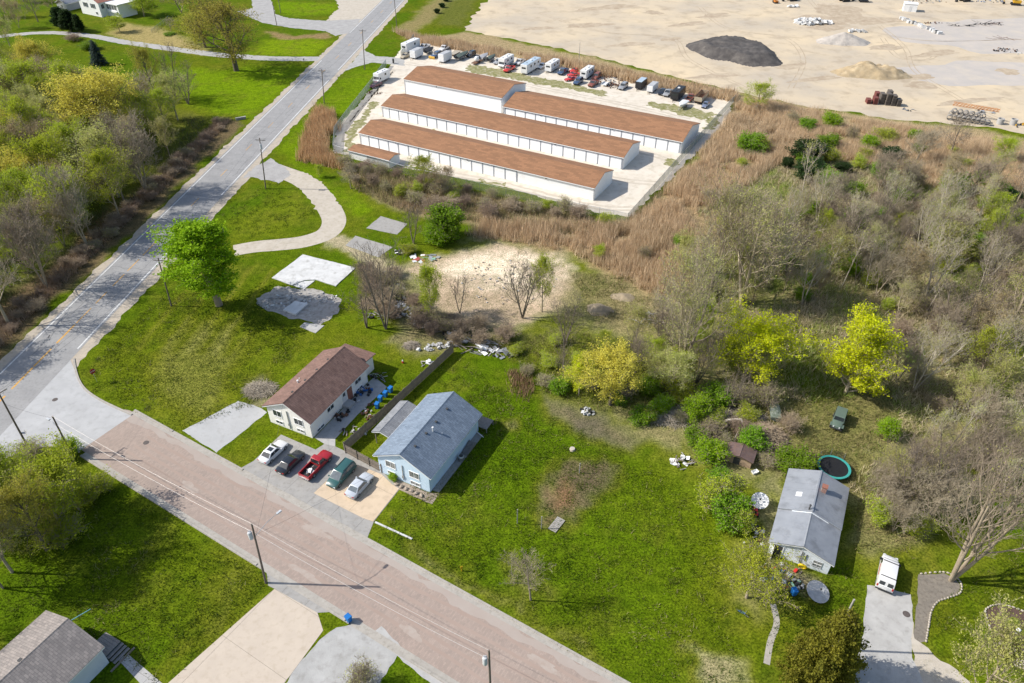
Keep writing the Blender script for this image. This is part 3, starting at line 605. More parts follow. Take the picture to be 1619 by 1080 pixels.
MB().box(3.9, 4.02, -.13, -.03, .3, 3.9).obj('service_mast', M_METG, tan); MB().box(3.75, 4.05, -.16, -.02, .9, 1.4).obj('meter_box', M_METG, tan)
for y in (2.4, 5.4, 8.2, 11.0): vent(tan, 3.5, y, roof_z(3.5, TW, TH_, 2.1), s=.32)
pipe(tan, 2.3, 5.0, roof_z(2.3, TW, TH_, 2.1), .45, .11); pipe(tan, 1.7, 6.0, roof_z(1.7, TW, TH_, 2.1), .2, .06)
b = MB(); b.loft([[(x, y, z) for x, z in ((1.6, 0), (7.0, 0), (7.0, 2.9), (1.6, 2.9))] for y in (TD + .02, TD + 3.2)]); b.obj('rear_room', M_TANW, tan)
b = MB(); b.add([(1.2, TD + .03, 3.35), (7.4, TD + .03, 3.35), (7.4, TD + 3.7, 2.95), (1.2, TD + 3.7, 2.95), (1.2, TD + .03, 3.47), (7.4, TD + .03, 3.47), (7.4, TD + 3.7, 3.07), (1.2, TD + 3.7, 3.07)], BOXF); b.obj('rear_room_roof', M_BROWN, tan)

# ---- blue house
M_BLUEW = mat('pale_blue_siding', (.58, .71, .82), (.53, .66, .78), .8, .75, bump=.15, bscale=5)
M_GREYR = roof_mat('slate_grey_shingles', (.165, .21, .27), (.20, .25, .315), (.125, .165, .215), R_(-27))
o_b = G(601, 746); BW, BD, BH = 8.4, 13.6, 3.6
blue = gable('bilevel_house', 'pale blue two-storey house with slate grey shingle roof beside open lawn', o_b, R_(-27.2), BW, BD, BH, 2.2, M_BLUEW, M_GREYR, over=.5, gutter=True)
for x, z, ww, hh in ((2.1, 2.55, 1.5, 1.1), (6.0, 2.35, 1.5, 1.1), (2.1, .85, 1.2, .5), (6.05, .65, 1.5, .6)): window(blue, face_mtx('F', BW, BD, x, z), ww, hh, M_CURT)
for y, z, ww in ((10.2, 2.5, 1.5), (3.6, 2.9, 1.2)): window(blue, face_mtx('R', BW, BD, y, z), ww, .7)
for y in (3.0, 10.0): window(blue, face_mtx('L', BW, BD, y, 2.4), 1.3, 1.0)
for y in (2.2, 5.0, 7.6, 10.6): vent(blue, 5.0, y, roof_z(5.0, BW, BH, 2.2), s=.34)
pipe(blue, 5.5, 6.0, roof_z(5.5, BW, BH, 2.2), .75, .1); pipe(blue, 6.6, 6.6, roof_z(6.6, BW, BH, 2.2), .15, .06)
MB().box(4.05, 4.15, -.12, -.03, .5, 3.4).obj('service_mast', M_METG, blue); MB().box(3.95, 4.25, -.16, -.02, .9, 1.4).obj('meter_box', M_METG, blue)
b = MB().tube((BW + .06, 12.9, 3.3), (BW + .06, 12.9, .5), .05, .05, 6); b.tube((BW + .06, 12.9, .5), (BW + 1.5, 12.5, .25), .06, .06, 6); b.obj('downspout', M_TRIM, blue)
b = MB().box(BW + .02, BW + 1.1, .5, 13.0, 0, .12); b.obj('gravel_margin', M_CONCG, blue)
M_DECK = mat('grey_deck_wood', (.20, .185, .17), (.27, .25, .23), 2, .9, bump=.3, bscale=10)
deck = empty('deck', (*[o_b[i] for i in (0, 1)], 0), R_(-27.2), 'low grey wooden deck behind the pale blue house', 'deck')
for k in range(14): MB().box(5.0, BW + 1.4, BD + .06 + k * .16, BD + .2 + k * .16, .78, .83).obj('board', M_DECK, deck)
for x in (5.1, BW + 1.25):
    for y in (BD + .1, BD + 2.1): MB().box(x, x + .12, y, y + .12, 0, .78).obj('post', M_DECK, deck)
stair = empty('side_stair', o_b, R_(-27.2), 'grey wooden steps along the shaded wall of the blue house', 'steps')
for k in range(9): MB().box(BW + .15, BW + 1.05, 8.2 + k * .27, 8.44 + k * .27, .12 + .07 * k, .17 + .07 * k).obj('tread', M_DECK, stair)
for x in (BW + .1, BW + 1.07): MB().add([(x, 8.1, 0), (x + .05, 8.1, 0), (x + .05, 10.7, 0), (x, 10.7, 0), (x, 8.1, .14), (x + .05, 8.1, .14), (x + .05, 10.7, .74), (x, 10.7, .74)], BOXF).obj('stringer', M_DECK, stair)
def in_frame(org, ang, x, y): return (org[0] + x * math.cos(ang) - y * math.sin(ang), org[1] + x * math.sin(ang) + y * math.cos(ang))
ac = empty('air_conditioner', in_frame(o_b, R_(-27.2), BW + .75, 7.2), .3, 'grey round air conditioner against the blue house wall', 'air conditioner')
MB().lathe([(.42, .13), (.44, .2), (.44, .85), (.36, .95)], 16).obj('casing', M_METG, ac, smooth=True); MB().lathe([(.3, .94), (.3, .98), (.05, 1.0)], 16).obj('fan_grille', M_VENT, ac)
for k in range(6): MB().lathe([(.455, .22 + .1 * k), (.455, .25 + .1 * k)], 16).obj('louvre', M_VENT, ac)
# carport beside it
cp0 = G(609, 685, 2.5); cpo = in_frame(o_b, R_(-27.2), -3.9, 4.2)
M_CARR = roof_mat('carport_shingles', (.20, .21, .225), (.25, .26, .275), (.16, .165, .18), R_(-27))
cport = gable('carport', 'open carport with grey gable roof between fence and blue house', cpo, R_(-27.2), 3.4, 7.2, 2.55, .55, M_TREATED, M_CARR, over=.15, oy=.1, xr=1.3, open_walls=True, cat='carport')
for x in (.1, 3.2):
    for y in (.2, 3.6, 6.9): MB().box(x, x + .12, y, y + .12, 0, 2.5).obj('post', M_TREATED, cport)

# ---- storage buildings
M_STW = mat('white_metal_wall', (.80, .80, .79), (.84, .84, .83), .3, .6, c3=(.74, .735, .71), s3=.6, bump=.1, bscale=3)
M_STR = roof_mat('rust_brown_shingles', (.265, .138, .074), (.285, .15, .081), (.245, .126, .067), R_(-29), .5, 2.0)
M_STD = mat('roll_up_door', (.86, .86, .86), (.82, .82, .82), 1, .5)
M_STP = mat('grey_door_post', (.30, .32, .36), (.26, .28, .31), 1, .6)
def ribbed_door(wd, hh):
    b = MB(); n = 8; pr = []
    for k in range(n): pr += [(.05, hh * k / n), (.065, hh * (k + .5) / n)]
    pr += [(.05, hh)]
    b.loft([[(x, y, z) for x, z in pr] + [(0, y, hh), (0, y, 0)] for y in (-wd / 2, wd / 2)]); return b.mesh('roll_up_door', M_STD)
def storage(label, fl, fr, depth, hw, rise, f0, f1, nd, first=True):
    fl = Vector(fl); fr = Vector(fr); e = (fr - fl).normalized(); L = (fr - fl).length; inn = Vector((-e.y, e.x)); org = fl + inn * depth
    root = gable('storage_building', label, tuple(org), math.atan2(e.y, e.x) - math.pi / 2, depth, L, hw, rise, M_STW, M_STR, over=.25, oy=.12, gutter=True, cat='storage building')
    if nd:
        y0, y1 = L * f0, L * f1; pt = (y1 - y0) / nd; me = ribbed_door(pt - .34, 2.45); pb = MB().box(0, .09, -.15, .15, 0, 2.7).mesh('door_post', M_STP)
        for k in range(nd + 1):
            p = link(bpy.data.objects.new('door_post', pb), root); p.location = (depth, y0 + k * pt, 0)
            if k < nd:
                q = link(bpy.data.objects.new('roll_up_door', me), root); q.location = (depth, y0 + (k + .5) * pt, .02)
        MB().box(depth, depth + .07, y0 - .1, y1 + .1, 2.72, 2.86).obj('door_header', M_STP, root)
    for y in (.1, L - .1): MB().tube((depth + .1, y, 0), (depth + .1, y, hw - .1), .06, .06, 6).obj('downspout', M_STP, root)
    for y in np.arange(12, L - 3, 22): MB().box(depth + .01, depth + .28, y - .12, y + .12, hw - .5, hw - .25).obj('wall_lamp', M_VENT, root)
    return root
E0 = Vector((math.cos(R_(-29)), math.sin(R_(-29))))
def FLFR(fr, L): f = Vector(fr); return f - E0 * L, f
fl, fr = FLFR((19.1, 154.6), 68.5); storage('front row of white storage units with brown roof nearest the reeds', fl, fr, 10.9, 3.2, 1.6, .045, .70, 14)
fl, fr = FLFR((27.9, 171.7), 75.0); storage('middle row of white storage units with brown roof', fl, fr, 11.2, 3.2, 1.45, .035, .995, 22)
fl, fr = FLFR((44.4, 181.6), 53.5); storage('back right row of storage units adjoining the tall building', fl, fr, 14.6, 3.2, 1.85, .01, .99, 16)
fl2 = Vector((-33.2, 226.4)); storage('tall blank white storage building at the back with brown roof', fl2, fl2 + E0 * 34.6, 14.6, 4.9, 1.7, 0, 0, 0)
s5 = Vector(G(553, 250)); storage('small low storage shed half hidden at the front fence', s5, s5 + E0 * 13, 4.2, 2.2, .5, 0, 0, 0)

# ---- old white house on the right
M_WHP = mat('peeling_white_paint', (.72, .76, .80), (.64, .69, .74), .9, .85, c3=(.42, .39, .36), s3=2.2, bump=.3, bscale=6)
M_METR = mat('weathered_metal_roof', (.36, .375, .40), (.29, .305, .33), .5, .5, .35, c3=(.17, .175, .185), s3=.45, bump=.15, bscale=3)
o_w = (32.6, 56.85); AW = R_(-27.0); WW, WD, WH = 7.2, 13.0, 2.35
old = gable('old_house', 'old white bungalow with patched grey metal roof and brick chimney', o_w, AW, WW, 5.4, WH, 1.3, M_WHP, M_METR, over=.3, oy=.3)
b = MB(); b.loft([[(x, y, z) for x, z in ((0, 0), (WW, 0), (WW, WH + .1), (WW / 2, WH + 1.5), (0, WH + .1))] for y in (5.42, WD)]); b.obj('rear_wall', M_WHP, old)
for sgn in (-1, 1):
    xe = -.35 if sgn < 0 else WW + .35; ze = WH + .12 - .35 * .38
    MB().add(slope_pts(WW / 2, WH + 1.53, xe, ze + .05, 5.55, WD + .35, .1), BOXF).obj('rear_roof_slope', M_METR, old)
    for y in np.arange(6.2, WD, 1.1): MB().add(slope_pts(WW / 2, WH + 1.63, xe, ze + .15, y, y + .05, .03), BOXF).obj('roof_seam', M_METR, old)
    MB().add(slope_pts(WW / 2, WH + 1.63, xe, ze + .15, 5.5, 5.62, .05), BOXF).obj('flashing', M_METG, old)
MB().box(WW / 2 - .1, WW / 2 + .1, 5.55, WD + .35, WH + 1.58, WH + 1.70).obj('rear_ridge_cap', M_METG, old)
ch = MB().box(4.1, 4.7, 9.7, 10.3, WH + .8, WH + 2.25).obj('chimney', M_REDBRICK, old); MB().box(4.03, 4.77, 9.63, 10.37, WH + 2.25, WH + 2.36).obj('chimney_cap', M_REDBRICK, ch)
for k in range(7): MB().box(4.085, 4.715, 9.685, 10.315, WH + .98 + k * .18, WH + 1.0 + k * .18).obj('mortar_course', M_CONC, ch)
pipe(old, 3.2, 5.9, WH + 1.5, .75, .09, M_VENT); MB().add(slope_pts(2.0, WH + .1 + 1.4 * 2.0 / 3.6 + .13, 1.2, WH + .1 + 1.4 * 1.2 / 3.6 + .13, 8.1, 8.9, .03), BOXF).obj('roof_patch', M_TRIM, old)
window(old, face_mtx('F', WW, 13, 5.75, 1.25), .95, .95, M_CURT, 1, mat('grey_window_trim', (.38, .39, .40), (.33, .34, .35), 2)); MB().box(5.27, 6.23, -.075, -.02, 1.21, 1.29).obj('meeting_rail', M_TRIM, old)
dm = face_mtx('F', WW, 13, 1.0, 1.0); d_ = MB().box(-.5, .5, 0, .03, -1.0, .95, mtx=dm).obj('doorway', M_VENT, old); MB().box(-.62, -.5, 0, .09, -1.0, 1.05, mtx=dm).obj('door_jamb', M_TRIM, d_); MB().box(.5, .62, 0, .09, -1.0, 1.05, mtx=dm).obj('door_jamb', M_TRIM, d_)
a = R_(75); MB().box(-.04, .0, .03, .9, -1.0, .95, mtx=dm @ Matrix.Translation((-.5, 0, 0))).obj('open_door', M_DOORW, d_)
b = MB().tube((3.75, -.1, 2.6), (3.75, -.1, .4), .05, .05, 6); b.tube((4.3, -.08, 2.3), (4.25, -.08, 1.1), .05, .05, 6); b.obj('wall_conduit', M_VENT, old)

# ---- grey roofed house at the lower left
M_LLR = roof_mat('grey_brown_shingles', (.235, .21, .195), (.285, .255, .235), (.185, .165, .155), R_(-27), .28, .55)
M_LLW = mat('pale_siding', (.60, .64, .68), (.55, .59, .63), .8, .7, bump=.1, bscale=5)
AL = R_(-27.0); ll_far_l = Vector(G(73, 965, 3.2)); ll_far_r = Vector(G(164, 1023, 3.2)); LW = (ll_far_r - ll_far_l).length - .8
exv = Vector((math.cos(AL), math.sin(AL))); eyv = Vector((-math.sin(AL), math.cos(AL)))
LD = 16.0; o_l = ll_far_l + exv * .4 - eyv * (LD + .3)
ll = gable('grey_roof_house', 'house with grey-brown shingle roof cut off at the lower left', tuple(o_l), AL, LW, LD, 3.25, 1.75, M_LLW, M_LLR, over=.4, oy=.3)
window(ll, face_mtx('R', LW, LD, LD - 5.0, 2.3), 1.2, 1.0, M_GLASS, 0); vent(ll, LW / 2 - .35, LD - 5.2, roof_z(LW / 2 - .35, LW, 3.25, 1.75), s=.4); window(ll, face_mtx('B', LW, LD, 3.0, 1.9), 1.2, 1.0)
MB().tube((3.0, LD + .36, 3.1), (4.3, LD + 2.6, 3.6), .07, .05, 6).obj('antenna_boom', mat('teal_paint', (.12, .30, .33), (.15, .34, .37), 2), ll)
st = empty('porch_steps', tuple(o_l), AL, 'grey wooden porch with three steps beside the grey roofed house', 'porch')
px0 = LW - 2.9; py0 = LD + .12
for k in range(6): MB().box(px0 + .02, px0 + 2.5, py0 + k * .34, py0 + .32 + k * .34, .72, .78).obj('board', M_DECK, st)
MB().box(px0, px0 + 2.48, py0 + .05, py0 + 2.0, 0, .70).obj('skirt', mat('dark_teal_board', (.05, .07, .08), (.07, .09, .10), 2), st)
for k in range(3): MB().box(px0 + 2.53 + k * .4, px0 + 2.91 + k * .4, py0, py0 + 2.05, .50 - k * .2, .56 - k * .2).obj('tread', M_DECK, st); MB().box(px0 + 2.53 + k * .4, px0 + 2.58 + k * .4, py0, py0 + 2.05, 0, .50 - k * .2).obj('riser', MATS['dark_teal_board'], st)
MB().box(px0 + 3.85, px0 + 4.1, py0 - .8, py0 + 2.4, 0, .08).obj('edge_timber', M_TREATED, st)
wk = [in_frame(o_l, AL, px0 + 1.9, py0 - .2), in_frame(o_l, AL, px0 + 3.0, py0 - .2), in_frame(o_l, AL, px0 + 3.4, py0 - 6), in_frame(o_l, AL, px0 + 2.1, py0 - 6)]
slabs('front_walk', GP([(186, 1042), (203, 1035), (262, 1085), (235, 1095)]), .009, M_CONC, M_JOINT, AL, (1.6, 1.6), G(186, 1042))

# ---- farmhouse at the top left and small sheds
M_REDR = roof_mat('faded_red_shingles', (.40, .17, .12), (.46, .21, .155), (.33, .14, .1), R_(-29))
fo = G(131, 21); farm = gable('farmhouse', 'white farmhouse with faded red roof at the top left corner', fo, R_(-31), 13.0, 13, 5.6, 3.2, M_STW, M_REDR, over=.4)
SHUT = mat('dark_shutter', (.06, .08, .10), (.08, .1, .12), 2)
for x in (4.1, 9.0):
    f = window(farm, face_mtx('F', 13, 13, x, 3.9), 1.5, 1.7, M_GLASS)
    for s in (-1, 1): MB().box(x + s * 1.25 - .3, x + s * 1.25 + .3, -.06, -.0, 3.05, 4.75).obj('shutter', SHUT, farm)
window(farm, face_mtx('F', 13, 13, 10.3, 1.3), 1.2, .9); MB().box(5.5, 7.1, -.05, 0, 6.0, 7.2).obj('gable_louvre', SHUT, farm); window(farm, face_mtx('R', 13, 13, 1.6, 3.9), 1.2, 1.6)
MB().box(13.02, 21.0, 3.0, 11.0, .0, 4.9).obj('sun_room', M_STW, farm); MB().box(12.9, 21.5, 2.6, 11.5, 4.9, 5.25).obj('sun_room_roof', M_TRIM, farm)
for x in (14.4, 16.0, 17.6, 19.2): window(farm, face_mtx('F', 13, 13, x, 3.7) @ Matrix.Translation((0, -3.0, 0)), 1.3, 1.7, M_GLASS)
MB().box(14.0, 20, 2.4, 3.0, 1.9, 2.5).obj('balcony_rail', M_TRIM, farm)
fo2 = G(92, 14); shed2 = gable('farm_garage', 'small grey garage beside the farmhouse under the trees', fo2, R_(-31), 7, 8, 2.8, 1.4, mat('grey_boards', (.34, .36, .38), (.28, .3, .32), 1), M_METR, over=.3, cat='garage')
window(shed2, face_mtx('F', 7, 8, 3.5, 1.5), 1.4, 1.1)
M_BROWNMET = mat('brown_metal_sheet', (.13, .085, .075), (.17, .12, .11), 1.2, .6, .2, c3=(.22, .13, .09), s3=3)
M_PLY = mat('bare_plywood', (.45, .32, .22), (.38, .27, .18), 1.5, .9, c3=(.3, .2, .13), s3=5)
so = G(1146, 728); shed = gable('garden_shed', 'small plywood shed with brown metal roof under the fallen branches', so, R_(-27), 3.6, 2.1, 1.5, .45, M_PLY, M_BROWNMET, over=.2, fascia=False, cat='shed')
MB().box(1.1, 2.0, -.03, 0, .05, 1.35).obj('doorway', M_VENT, shed)
wb = empty('site_hut', G(1437, 17), R_(-20), 'plain white site hut standing alone in the sandy yard', 'hut')
MB().box(-2.6, 2.6, -1.9, 1.9, 0, 3.0).obj('wall', M_TRIM, wb); MB().box(-2.75, 2.75, -2.05, 2.05, 3.0, 3.15).obj('roof', M_TRIM, wb); MB().box(-.5, .5, -1.96, -1.9, 0, 2.2).obj('door', M_DOORW, wb)
# ================================================================== vegetation
def tubes_np(segs, n):
    """segs (k,8): p0 p1 r0 r1 -> open prisms as quads"""
    S = np.array(segs, dtype=np.float64); p0, p1, r0, r1 = S[:, :3], S[:, 3:6], S[:, 6:7], S[:, 7:8]
    d = p1 - p0; d /= np.linalg.norm(d, axis=1, keepdims=True) + 1e-9
    up = np.where(np.abs(d[:, 2:3]) > .9, np.array([[1., 0, 0]]), np.array([[0, 0, 1.]])); a = np.cross(d, up); a /= np.linalg.norm(a, axis=1, keepdims=True) + 1e-9; b = np.cross(d, a)
    V = []
    for p, r in ((p0, r0), (p1, r1)):
        for i in range(n):
            t = 2 * math.pi * i / n; V.append(p + (a * math.cos(t) + b * math.sin(t)) * r)
    V = np.stack(V, 1).reshape(-1, 3); k = len(S); base = np.arange(k)[:, None] * 2 * n
    F = np.concatenate([base + np.array([[i, (i + 1) % n, n + (i + 1) % n, n + i]]) for i in range(n)], 0)
    return V, F
def leaves_np(pts, size, rng, flat=.0, droop=0.):
    """one small bent leaf-clump face (quad) per point"""
    n = len(pts); P_ = np.asarray(pts); a = rng.normal(size=(n, 3)); a /= np.linalg.norm(a, axis=1, keepdims=True)
    b = rng.normal(size=(n, 3)); b[:, 2] *= 1 - flat; b -= (b * a).sum(1, keepdims=True) * a; b /= np.linalg.norm(b, axis=1, keepdims=True) + 1e-9
    s = size * (0.55 + .9 * rng.random((n, 1))); a = a * s * .5; b = b * s * .5
    nn = np.cross(a, b); nn /= np.linalg.norm(nn, axis=1, keepdims=True) + 1e-9
    V = np.stack([P_ - a, P_ + b * .7 + nn * s * .1, P_ + a, P_ - b * .7 + nn * s * .1], 1).reshape(-1, 3)
    return V, np.arange(n * 4).reshape(n, 4)
def grow(seed, H, r0, nl=10, cb=.3, spread=.5, droop=0., lv=4, kids=(6, 5, 4), up=.35, lean=0., split=0, wob=.12, lenf=.55, taper=.35, ellipse=True):
    """returns limb segments by level and twig points"""
    R = random.Random(seed); segs = {0: [], 1: [], 2: [], 3: [], 4: []}; pts = []
    def branch(p, d, L, r, level):
        ns = 5 if level == 0 else (4 if level == 1 else (3 if level == 2 else 2)); q = [p]; rr = [r]; dd = d.copy()
        for k in range(ns):
            j = wob * (1.0 if level else .35); dd = dd + Vector((R.gauss(0, j), R.gauss(0, j), R.gauss(0, j * .6) + (up * .25 if level else .1) - (droop * .3 if level > 1 else 0))); dd.normalize()
            p2 = q[-1] + dd * (L / ns); q.append(p2); r2 = r * (1 - (1 - taper) * (k + 1) / ns) if level < 3 else r * (1 - .6 * (k + 1) / ns); rr.append(r2)
            segs[level].append((*q[-2], *p2, rr[-2], r2))
        if level >= 3: pts.extend([tuple(q[-1]), tuple(q[-2])] + ([tuple(q[0].lerp(q[-1], R.random()))] if level == 3 else []))
        if level >= lv: return
        nk = nl if level == 0 else kids[level - 1]; az = R.uniform(0, 6.28)
        for k in range(nk):
            f = (cb + (1 - cb) * (k + R.uniform(.0, .9)) / nk) if level == 0 else (.25 + .75 * (k + R.random()) / nk); f = min(f, .995)
            i = min(int(f * ns), ns - 1); pp = q[i].lerp(q[i + 1], f * ns - i); br = rr[i] + (rr[i + 1] - rr[i]) * (f * ns - i)
            ax = (q[i + 1] - q[i]).normalized(); o = ax.orthogonal().normalized(); az += 2.4 + R.uniform(-.5, .5); o = Matrix.Rotation(az, 3, ax) @ o
            an = R.uniform(.55, .95) if level else R.uniform(.7, 1.15) * (1.15 - .5 * (f - cb) / max(1e-3, 1 - cb)); cd = ax * math.cos(an) + o * math.sin(an); cd.z += up * .3
            cd.normalize(); LL = (H * spread * (math.sin(math.pi * min(1, max(.12, (f - cb) / max(.01, 1 - cb) * .75 + .22))) if ellipse else 1) if level == 0 else L * lenf) * R.uniform(.75, 1.15)
            branch(pp, cd, LL, br * (.55 if level == 0 else .6), level + 1)
    ns_ = max(1, split)
    for k in range(ns_):
        a = k * 6.28 / ns_ + R.random(); d = Vector((lean + (.28 * math.cos(a) if ns_ > 1 else 0), .28 * math.sin(a) if ns_ > 1 else 0, 1)).normalized()
        branch(Vector((0, 0, -.15)), d, H * (1 if k == 0 else R.uniform(.75, .95)), r0 * (1 if ns_ == 1 else .75), 0)
    return segs, pts
def make_tree(name, seed, bark, leaf=None, nleaf=0, lsize=.3, lspread=.5, twig_r=.018, H=14, r0=.28, min_twig=None, llow=0., **kw):
    segs, pts = grow(seed, H, r0, **kw); rng = np.random.default_rng(seed)
    V1, F1 = tubes_np(segs[0], 8); V2, F2 = tubes_np(segs[1], 6); T = [(V1, F1), (V2, F2)]
    if segs[2]: T.append(tubes_np(segs[2], 4))
    def cat(T):
        off = 0; V, F = [], []
        for v, f in T: V.append(v); F.append(f + off); off += len(v)
        return np.concatenate(V), np.concatenate(F)
    V, F = cat(T); trunk = npmesh(name + '_trunk', V, F, bark, smooth=True)
    tw = segs[3] + segs[4]; C = []; mi = []
    if tw:
        a = np.array(tw); m = twig_r; a[:, 6] = np.maximum(a[:, 6], m); a[:, 7] = np.maximum(a[:, 7], m * .6); v, f = tubes_np(a, 3); C.append((v, f)); mi.append(np.zeros(len(f)))
    if nleaf and pts:
        p = np.array(pts)
        if llow: p = p[p[:, 2] > H * llow]
        k = rng.integers(0, len(p), nleaf); q = p[k] + rng.normal(size=(nleaf, 3)) * lspread; q[:, 2] = np.maximum(q[:, 2], .15)
        v, f = leaves_np(q, lsize, rng); C.append((v, f)); mi.append(np.ones(len(f)))
    V, F = cat(C); crown = npmesh(name + '_crown', V, F, [bark, leaf or bark], mi=np.concatenate(mi))
    r = np.sqrt((V[:, :2] ** 2).sum(1)); return dict(name=name, trunk=trunk, crown=crown, H=np.percentile(V[:, 2], 99.5), R=np.percentile(r, 96))
BK_GREY = mat('grey_bark', (.38, .315, .225), (.275, .225, .16), 1.5, .95, bump=.4, bscale=8, rand=.18)
BK_PALE = mat('pale_bark', (.50, .44, .35), (.37, .32, .25), 1.5, .95, bump=.3, bscale=8, rand=.15)
BK_DARK = mat('dark_bark', (.155, .125, .10), (.105, .087, .07), 1.5, .95, bump=.4, bscale=8, rand=.15)
BK_BROWN = mat('brown_twigs', (.38, .29, .21), (.28, .21, .15), 1.5, .95, rand=.2)
def lf(name, c, c2, c3=None, rand=.15): return mat(name, c, c2, .55, .75, c3=c3, s3=1.6, trans=.42, rand=rand, spec=.2)
LF_LIME = lf('lime_leaves', (.28, .44, .008), (.20, .35, .006), (.39, .54, .015), .08)
LF_YELL = lf('yellow_green_leaves', (.66, .70, .012), (.52, .60, .010), (.78, .76, .03), .10)
LF_OLIVE = lf('olive_buds', (.45, .41, .06), (.34, .33, .045), (.56, .49, .11), .2)
LF_GOLD = lf('golden_buds', (.70, .62, .09), (.58, .54, .08), (.80, .70, .17), .15)
LF_BUD = lf('pale_green_buds', (.42, .45, .11), (.50, .47, .17), (.34, .40, .07), .2)
LF_TAN = lf('tan_buds', (.45, .35, .19), (.36, .29, .15), (.52, .42, .25), .15)
LF_MID = lf('mid_green_leaves', (.155, .30, .012), (.23, .38, .015), (.105, .21, .010), .2)
LF_DARK = lf('dark_evergreen', (.03, .065, .016), (.045, .085, .022), (.02, .045, .012), .2)
LF_BLUE = lf('blue_spruce_needles', (.055, .085, .075), (.08, .115, .105), (.04, .06, .05), .1)
LF_CEDAR = lf('golden_cedar_fronds', (.235, .225, .022), (.15, .155, .018), (.34, .30, .035), .05)
LF_SPRING = lf('spring_green_leaves', (.36, .44, .025), (.45, .50, .04), (.26, .36, .018), .15)
K = {}
K['maple'] = make_tree('maple', 3, BK_GREY, LF_LIME, 32000, .29, .34, H=17, r0=.42, nl=16, cb=.16, spread=.30, kids=(6, 5, 3), up=.55)
K['oak'] = make_tree('oak', 5, BK_DARK, LF_OLIVE, 15000, .25, .34, H=15, r0=.5, nl=13, cb=.22, spread=.55, kids=(6, 5, 4), up=.2, twig_r=.022)
K['gold'] = make_tree('gold', 8, BK_DARK, LF_GOLD, 20000, .25, .32, H=14, r0=.4, nl=13, cb=.25, spread=.5, kids=(6, 5, 4), up=.3, twig_r=.02)
K['yellow'] = make_tree('yellow', 13, BK_GREY, LF_YELL, 34000, .20, .16, H=13, r0=.24, nl=24, cb=.03, spread=.36, kids=(8, 6, 3), up=.75)
K['yellow2'] = make_tree('yellow2', 14, BK_GREY, LF_YELL, 18000, .19, .2, H=11, r0=.24, nl=13, cb=.15, spread=.48, kids=(6, 5, 3), up=.35)
for i, s in enumerate((21, 22, 23)): K['bare%d' % i] = make_tree('bare%d' % i, s, BK_GREY, None, 0, H=13, r0=.24, nl=10 + i, cb=.28, spread=.42, kids=(6, 5, 4), up=.5, twig_r=.028, split=(0, 2, 3)[i])
for i, s in enumerate((31, 32)): K['pale%d' % i] = make_tree('pale%d' % i, s, BK_GREY, LF_BUD, 7000, .14, .25, H=15, r0=.38, nl=9, cb=.22, spread=.46, kids=(5, 5, 3), up=.6, twig_r=.026, split=(3, 2)[i])
for i, s in enumerate((41, 42, 43)): K['bud%d' % i] = make_tree('bud%d' % i, s, BK_GREY, (LF_BUD, LF_TAN, LF_SPRING)[i], (8500, 8000, 10000)[i], .2, .27, H=12, r0=.22, nl=11, cb=.2, spread=.46, kids=(6, 5, 4), up=.45, twig_r=.02, split=(0, 2, 0)[i])
BK_FAN = mat('umber_bark', (.20, .165, .13), (.145, .12, .095), 1.5, .95, rand=.15)
for i, s in enumerate((91, 92)): K['fan%d' % i] = make_tree('fan%d' % i, s, BK_FAN, LF_TAN, 500, .10, .15, H=10, r0=.17, nl=7, cb=.30, spread=.42, kids=(4, 4, 2), up=.75, twig_r=.017, split=(4, 2)[i])
for i, s in enumerate((95, 96)): K['tall%d' % i] = make_tree('tall%d' % i, s, BK_PALE, LF_BUD, 2600, .13, .3, H=14, r0=.22, nl=9, cb=.32, spread=.36, kids=(4, 4, 3), up=.8, twig_r=.018, split=(2, 3)[i], wob=.16)
K['sparse'] = make_tree('sparse', 51, BK_DARK, None, 0, H=9, r0=.2, nl=8, cb=.3, spread=.42, kids=(5, 4, 3), up=.6, twig_r=.02, split=4)
K['yard'] = make_tree('yardtree', 66, BK_GREY, LF_BUD, 900, .14, .25, H=15, r0=.32, nl=8, cb=.25, spread=.42, kids=(5, 4, 3), up=.65, twig_r=.022, split=4)
K['pole'] = make_tree('poletree', 57, BK_PALE, LF_BUD, 300, .2, .4, H=13, r0=.14, nl=8, cb=.45, spread=.26, kids=(4, 3, 3), up=.6, twig_r=.018, lean=.18)
K['spring'] = make_tree('spring', 61, BK_GREY, LF_SPRING, 11000, .2, .28, H=9, r0=.16, nl=12, cb=.12, spread=.45, kids=(6, 5, 3), up=.4)
# shrubs: several stems from the ground
SH = dict(lv=3, kids=(5, 4), cb=.05, ellipse=False)
K['bush_green'] = make_tree('bush_green', 71, BK_GREY, LF_MID, 10000, .18, .17, H=3.0, r0=.05, nl=9, spread=.48, split=7, up=.5, lv=3, kids=(5, 4), cb=.05, ellipse=False)
K['bush_lime'] = make_tree('bush_lime', 72, BK_GREY, LF_LIME, 9000, .16, .16, H=3.0, r0=.05, nl=9, spread=.52, split=6, up=.5, lv=3, kids=(5, 4), cb=.05, ellipse=False)
K['bush_dark'] = make_tree('bush_dark', 73, BK_DARK, LF_DARK, 11000, .2, .2, H=3.5, r0=.06, nl=9, spread=.36, split=5, up=.6, lv=3, kids=(5, 4), cb=.04, ellipse=False)
K['bush_bare'] = make_tree('bush_bare', 74, BK_BROWN, LF_TAN, 500, .14, .3, H=3.5, r0=.05, nl=9, spread=.5, split=7, up=.5, lv=4, kids=(5, 4, 3), cb=.05, ellipse=False, twig_r=.014)
K['bush_grey'] = make_tree('bush_grey', 75, BK_GREY, LF_BUD, 900, .15, .3, H=3.5, r0=.05, nl=9, spread=.5, split=7, up=.5, lv=4, kids=(5, 4, 3), cb=.05, ellipse=False, twig_r=.014)
